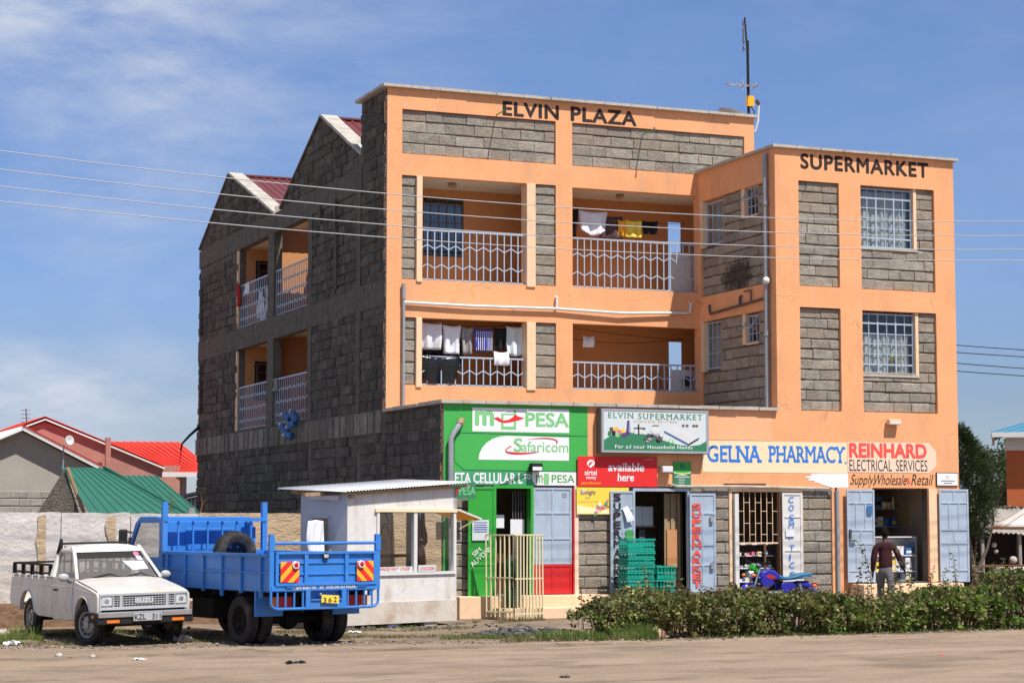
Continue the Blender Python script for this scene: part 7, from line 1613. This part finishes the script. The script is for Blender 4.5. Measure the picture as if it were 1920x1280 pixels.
# ------------------------------------------------------------------ grass and litter
M['grass'] = leafmat('grass_blade', [(.07, .12, .02), (.12, .19, .03), (.18, .25, .05), (.30, .28, .11)], .3, .6)
M['drygrass'] = leafmat('dry_grass', [(.09, .12, .03), (.17, .16, .06), (.28, .23, .11)], .25, .7)
def grass(name, mat, patches, seed):
    rg = random.Random(seed); mb = MB()
    for (x, y, rx, ry, n, h) in patches:
        for k in range(n):
            a = rg.random()*2*PI; r_ = math.sqrt(rg.random()); px, py = x+rx*r_*math.cos(a), y+ry*r_*math.sin(a)
            if noise.noise((px*1.7, py*1.7, seed)) < -.15: continue
            b = Vector((px, py, gz(px, py)-.01)); hh = h*rg.uniform(.4, 1.15); l = Vector((rg.uniform(-1, 1), rg.uniform(-1, 1), 0))*hh*.5; s = Vector((rg.uniform(-1, 1), rg.uniform(-1, 1), 0)).normalized()*.007
            mb.add([b-s, b+s, b+l*.35+Vector((0, 0, hh*.6))+s*.6, b+l+Vector((0, 0, hh)), b+l*.35+Vector((0, 0, hh*.6))-s*.6], [(0, 1, 2, 4), (4, 2, 3)])
    o = mb.build(name, mat, None, fixn=False); tag(o, kind='stuff'); return o
grass('grass', 'grass', [(13.7, 29.75, 1.1, .5, 5200, .17), (14.3, 29.8, .6, .35, 2600, .26), (12.2, 30.6, .9, .35, 900, .10), (4.8, 33.0, .6, .9, 2600, .12), (5.2, 33.9, .3, .3, 400, .24), (7.2, 32.2, .7, .3, 900, .07), (6.6, 34.4, 1.0, .6, 700, .10), (9.9, 31.7, .5, .3, 350, .08), (11.5, 34.5, .8, .3, 400, .07), (22, 29.5, 5, .2, 500, .09), (16.5, 29.55, 2.2, .2, 500, .10)], 5)
grass('grass', 'drygrass', [(10.5, 31.6, 1.4, .4, 1300, .06), (12.6, 30.8, 1.2, .4, 1500, .08), (7.5, 31.6, 1.0, .3, 1200, .06), (5.4, 32.0, .8, .5, 700, .06), (11.2, 33.6, 1.8, .5, 1800, .06), (13.2, 29.6, 1.5, .35, 2200, .10), (14.6, 35.6, .8, .15, 700, .10), (9, 33.5, 2, .8, 1500, .06), (17, 29.4, 3.5, .2, 1200, .07)], 9)
rg = random.Random(31); mb = MB()
def pebble(m, x, y, s, zf=.5, lift=0):
    n = 7; vs = []
    c = Vector((x, y, gz(x, y)+s*.25+lift)); bmv = []
    for j in range(4):
        for i in range(n):
            t = (j+.5)/4*PI; p = 2*PI*i/n; r_ = s*rg.uniform(.75, 1.2); vs.append(c+Vector((math.sin(t)*math.cos(p)*r_, math.sin(t)*math.sin(p)*r_*.8, math.cos(t)*r_*zf)))
    m.add(vs, [(j*n+i, j*n+(i+1) % n, (j+1)*n+(i+1) % n, (j+1)*n+i) for j in range(3) for i in range(n)]+[tuple(range(n-1, -1, -1)), tuple(3*n+i for i in range(n))])
for k in range(5200):
    x = rg.uniform(2, 24); e = road_edge(x); y = e+rg.gauss(-.1, .7) if rg.random() < .55 else rg.uniform(20, 35)
    pebble(mb, x, y, rg.choice([.008, .010, .012, .016, .024, .035] if y > e-.5 else [.006, .008, .010, .014]))
o = mb.build('gravel', pmat('pale_pebble', (.235, .185, .14), .9, .3, 8, .2, island=.4), None, fixn=False); tag(o, kind='stuff')
mb = MB()
for k in range(1100):
    a = rg.random()*2*PI; r_ = math.sqrt(rg.random()); x, y = 12.95+1.15*r_*math.cos(a), 31.1+.5*r_*math.sin(a); pebble(mb, x, y, rg.uniform(.018, .07)*(1.15-r_*.55), .8, .11*(1-r_*r_)*rg.random())
for k in range(60):
    x, y = rg.uniform(10.9, 14.2), rg.uniform(33.8, 35.6); pebble(mb, x, y, rg.uniform(.02, .06), .6)
for k in range(90):
    x, y = rg.uniform(4, 10), rg.uniform(31.5, 35.5); pebble(mb, x, y, rg.uniform(.015, .05), .6)
o = mb.build('rubble', pmat('ash_and_stone_rubble', (.085, .08, .075), .95, .3, 6, .4, 30, island=.85), None, fixn=False); tag(o, kind='stuff')
def litter(name, label, cat, mat, x, y, w_, d_, h, seed, rz=0.):
    m = MB(); c, s = math.cos(rz), math.sin(rz)
    def fn(u, v):
        px, py = (u-.5)*w_, (v-.5)*d_; X, Y = x+px*c-py*s, y+px*s+py*c
        return (X, Y, gz(X, Y)+.012+h*abs(noise.noise((u*3+seed, v*3, seed*.7)))*2)
    m.grid(fn, 8, 6); o = m.build(name, mat, None, smooth=False, fixn=False, solid=.003); tag(o, label, cat)
litter('paper_scrap', 'white plastic scrap on the dirt below the pickup bumper', 'litter', 'whitecloth', 5.85, 27.75, .17, .14, .02, 1, .4)
litter('paper_scrap', 'small white scrap on the road before the pickup front wheel', 'litter', 'cream', 4.95, 28.0, .10, .05, .01, 2, 1.2)
litter('plastic_bag', 'dark crumpled bag on the road in front of the lorry', 'litter', 'blackcloth', 7.62, 26.2, .26, .10, .035, 3)
litter('plastic_bag', 'small dark scrap near the bottom edge of the road', 'litter', 'darkalu', 10.0, 22.7, .13, .07, .03, 4)
litter('paper_scrap', 'whitish bag lying before the kiosk foot', 'litter', 'pipewhite', 10.6, 32.9, .2, .16, .03, 5)
litter('paper_scrap', 'pale card standing at the hedge foot', 'litter', 'cream', 14.75, 29.62, .22, .2, .16, 6, .3)
litter('paper_scrap', 'red wrapper on the road before the hedge', 'litter', 'handred', 16.6, 24.4, .09, .035, .01, 7, -.3)
litter('plastic_bag', 'blue rag under the kiosk front board', 'litter', 'bluecloth', 11.75, 34.36, .12, .08, .03, 8)
litter('plastic_bag', 'grey bag on the ground behind the lorry wheel', 'litter', 'greycloth', 7.3, 31.4, .3, .2, .10, 9)
litter('paper_scrap', 'white scrap in the grass under the pickup nose', 'litter', 'whitecloth', 6.95, 32.6, .22, .2, .10, 10)
litter('paper_scrap', 'pale scrap in the grass beside the pickup front wheel', 'litter', 'whitecloth', 4.75, 32.0, .25, .15, .06, 11)
for k, (x, y, s, lb) in enumerate(((5.0, 34.6, .11, 'pale stone in the grass behind the pickup rear wheel'), (13.55, 31.25, .13, 'dark stone at the rubble patch beside the hedge'), (14.35, 29.55, .09, 'grey stone at the grass before the hedge'), (12.0, 34.75, .10, 'tan stone under the kiosk front'), (12.6, 35.0, .11, 'tan stone near the right end of the kiosk foot'), (4.9, 28.6, .06, 'brown stone on the road before the pickup'), (5.35, 28.5, .045, 'smaller brown stone on the road edge'), (21.2, 34.2, .14, 'upright grey stone behind the hedge near the walking man'))):
    m = MB(); pebble(m, x, y, s, 1.6 if k == 7 else .7); o = m.build('stone', 'conc' if k in (1,) else 'coping', None, smooth=True, fixn=False); tag(o, lb, 'stone')

# ------------------------------------------------------------------ walking man
M['hairblack'] = pmat('short_black_hair', (.008, .007, .006), .95, .2, 8, .3, 90, spec=.1)
M['skin'] = pmat('dark_skin', (.040, .020, .013), .55, .1, 8, 0)
M['shirt'] = pmat('maroon_shirt', (.034, .006, .008), .85, .18, 9, .4, 14, stretch=(1, 1, .5))
M['trousers'] = pmat('grey_trousers', (.135, .13, .135), .9, .12, 10, .4, 16, stretch=(1, 1, .4))
man = thing('person', 'man in a maroon long sleeved shirt and grey trousers walking past the electrical shop', 'person', (22.83, 35.5, 0), R(-26))
def skin(name, joints, edges, mat, parent, root=0, sub=2):
    """one continuous surface grown round a skeleton of joints (x, y, z, rx, ry)"""
    me = bpy.data.meshes.new(name); me.from_pydata([j[:3] for j in joints], edges, [])
    o = bpy.data.objects.new(name, me); COL.objects.link(o)
    bm = bmesh.new(); bm.from_mesh(me); lay = bm.verts.layers.skin.verify()
    for v, j in zip(bm.verts, joints): v[lay].radius = (j[3], j[4]); v[lay].use_root = False
    bm.verts.ensure_lookup_table(); bm.verts[root][lay].use_root = True; bm.to_mesh(me); bm.free()
    m = o.modifiers.new('skin', 'SKIN'); m.use_smooth_shade = True; m.branch_smoothing = .6
    s = o.modifiers.new('smooth', 'SUBSURF'); s.levels = sub; s.render_levels = sub
    me.materials.append(M[mat])
    if parent is not None: o.parent = parent
    return o
# local frame: he walks towards +y, his right is +x; mid stride, right arm swung out and back
J = [(0, 0, .93, .11, .085), (0, .01, 1.10, .11, .08), (0, .02, 1.28, .15, .10), (0, .03, 1.40, .13, .085), (0, .045, 1.49, .055, .055), (0, .065, 1.56, .06, .065),
     (.09, 0, .88, .085, .09), (.10, -.10, .50, .058, .06), (.10, -.30, .12, .04, .045), (.10, -.33, .04, .04, .035), (.11, -.18, .02, .035, .025),
     (-.09, 0, .88, .085, .09), (-.09, .16, .52, .058, .06), (-.09, .20, .12, .04, .045), (-.09, .18, .05, .04, .035), (-.10, .34, .035, .035, .025),
     (.19, .02, 1.38, .06, .06), (.27, -.05, 1.12, .045, .045), (.37, -.02, .91, .032, .034), (.40, -.0, .85, .028, .02),
     (-.19, .02, 1.38, .06, .06), (-.245, -.01, 1.10, .045, .045), (-.26, .06, .84, .03, .032), (-.265, .075, .77, .02, .028)]
E_ = [(0, 1), (1, 2), (2, 3), (3, 4), (4, 5), (0, 6), (6, 7), (7, 8), (8, 9), (9, 10), (0, 11), (11, 12), (12, 13), (13, 14), (14, 15), (3, 16), (16, 17), (17, 18), (18, 19), (3, 20), (20, 21), (21, 22), (22, 23)]
def finger(base, dirs, r0=.0095):
    i0 = base; p = Vector(J[base][:3])+dirs[0]; prev = base
    for k, d in enumerate(dirs):
        if k: p = p+d
        J.append((p.x, p.y, p.z, r0*(1-.12*k), r0*(1-.12*k))); E_.append((prev, len(J)-1)); prev = len(J)-1
for base, sx_ in ((19, 1), (23, -1)):
    for k in range(4):
        off = Vector((.0, (-.027+.018*k), -.03)); l = (.034, .04, .037, .03)[k]
        finger(base, [off, Vector((.01*sx_, 0, -l)), Vector((-.004*sx_, 0, -l*.8))])
    finger(base, [Vector((.0, .034, -.005)), Vector((0, .022, -.024)), Vector((0, .01, -.02))], .0105)
bd_ = skin('body', J, E_, 'skin', man)
def head():
    mb = MB()
    def fn(u, v):
        t = v*PI; p = u*2*PI; x, y, z = math.sin(t)*math.cos(p), math.sin(t)*math.sin(p), -math.cos(t)
        wx, wy, wz = .073, .094, .118
        if z < 0: wx *= 1-.22*z*z; wy *= 1-.10*z*z
        y2 = y*wy+(.012 if y > 0 and z < .1 else 0)-.012*z*(y < 0)
        nose = .022*math.exp(-((x/.16)**2+((z+.12)/.20)**2)) if y > 0 else 0
        eye = -.008*(math.exp(-(((abs(x)-.42)/.16)**2+((z-.08)/.12)**2))) if y > 0 else 0
        mouth = .006*math.exp(-((x/.3)**2+((z+.48)/.10)**2)) if y > 0 else 0
        return (x*wx, y2+nose+eye+mouth, z*wz)
    mb.grid(fn, 40, 28)
    for s in (-1, 1): mb.sphere((s*.076, -.008, -.012), (.012, .022, .034), 10, 8)
    return mb
hm = head(); ca, sa = math.cos(R(-18)), math.sin(R(-18))
hm.v = [(v[0]*ca-v[1]*sa, v[0]*sa+v[1]*ca+.075, v[2]+1.635) for v in hm.v]
hd_ = hm.build('head', 'skin', man, local=True, smooth=True, merge=True)
hr_ = MB(); hr_.grid(lambda u, v: ((lambda t, p: (.079*math.sin(t)*math.cos(p), .075-.006+.102*math.sin(t)*math.sin(p)-.006, 1.640+.122*math.cos(t)))((v**.9)*PI*(.50+.16*(math.sin(u*2*PI) < 0)*abs(math.sin(u*2*PI))), u*2*PI)), 32, 10); hr_.build('hair', 'hairblack', man, local=True, smooth=True, fixn=False)
for s in (-1, 1): MB().sphere((s*.031+.02, .162, 1.645), .011, 8, 6).build('eye', 'whitecloth', hd_, local=True, smooth=True)
SJ = [(0, 0, .93, .160, .12), (0, .01, 1.10, .15, .115), (0, .02, 1.28, .175, .12), (0, .03, 1.41, .15, .10), (0, .04, 1.475, .075, .07), (.19, .02, 1.40, .085, .08), (.27, -.05, 1.13, .065, .065), (.365, -.022, .925, .045, .047), (-.19, .02, 1.40, .085, .08), (-.245, -.01, 1.11, .065, .065), (-.26, .055, .86, .045, .047)]
skin('shirt', SJ, [(0, 1), (1, 2), (2, 3), (3, 4), (3, 5), (5, 6), (6, 7), (3, 8), (8, 9), (9, 10)], 'shirt', man, root=1)
TJ = [(0, 0, 1.06, .14, .11), (0, 0, .90, .155, .125), (.095, -.01, .80, .10, .105), (.10, -.10, .50, .078, .08), (.10, -.29, .13, .062, .065), (-.095, .02, .80, .10, .105), (-.09, .16, .52, .078, .08), (-.09, .195, .10, .062, .065)]
skin('trousers', TJ, [(0, 1), (1, 2), (2, 3), (3, 4), (1, 5), (5, 6), (6, 7)], 'trousers', man, root=0)
for x, y in ((.105, -.25), (-.095, .25)): MB().sphere((x, y, .05), (.05, .14, .055), 12, 8).build('shoe', 'black', man, local=True, smooth=True)
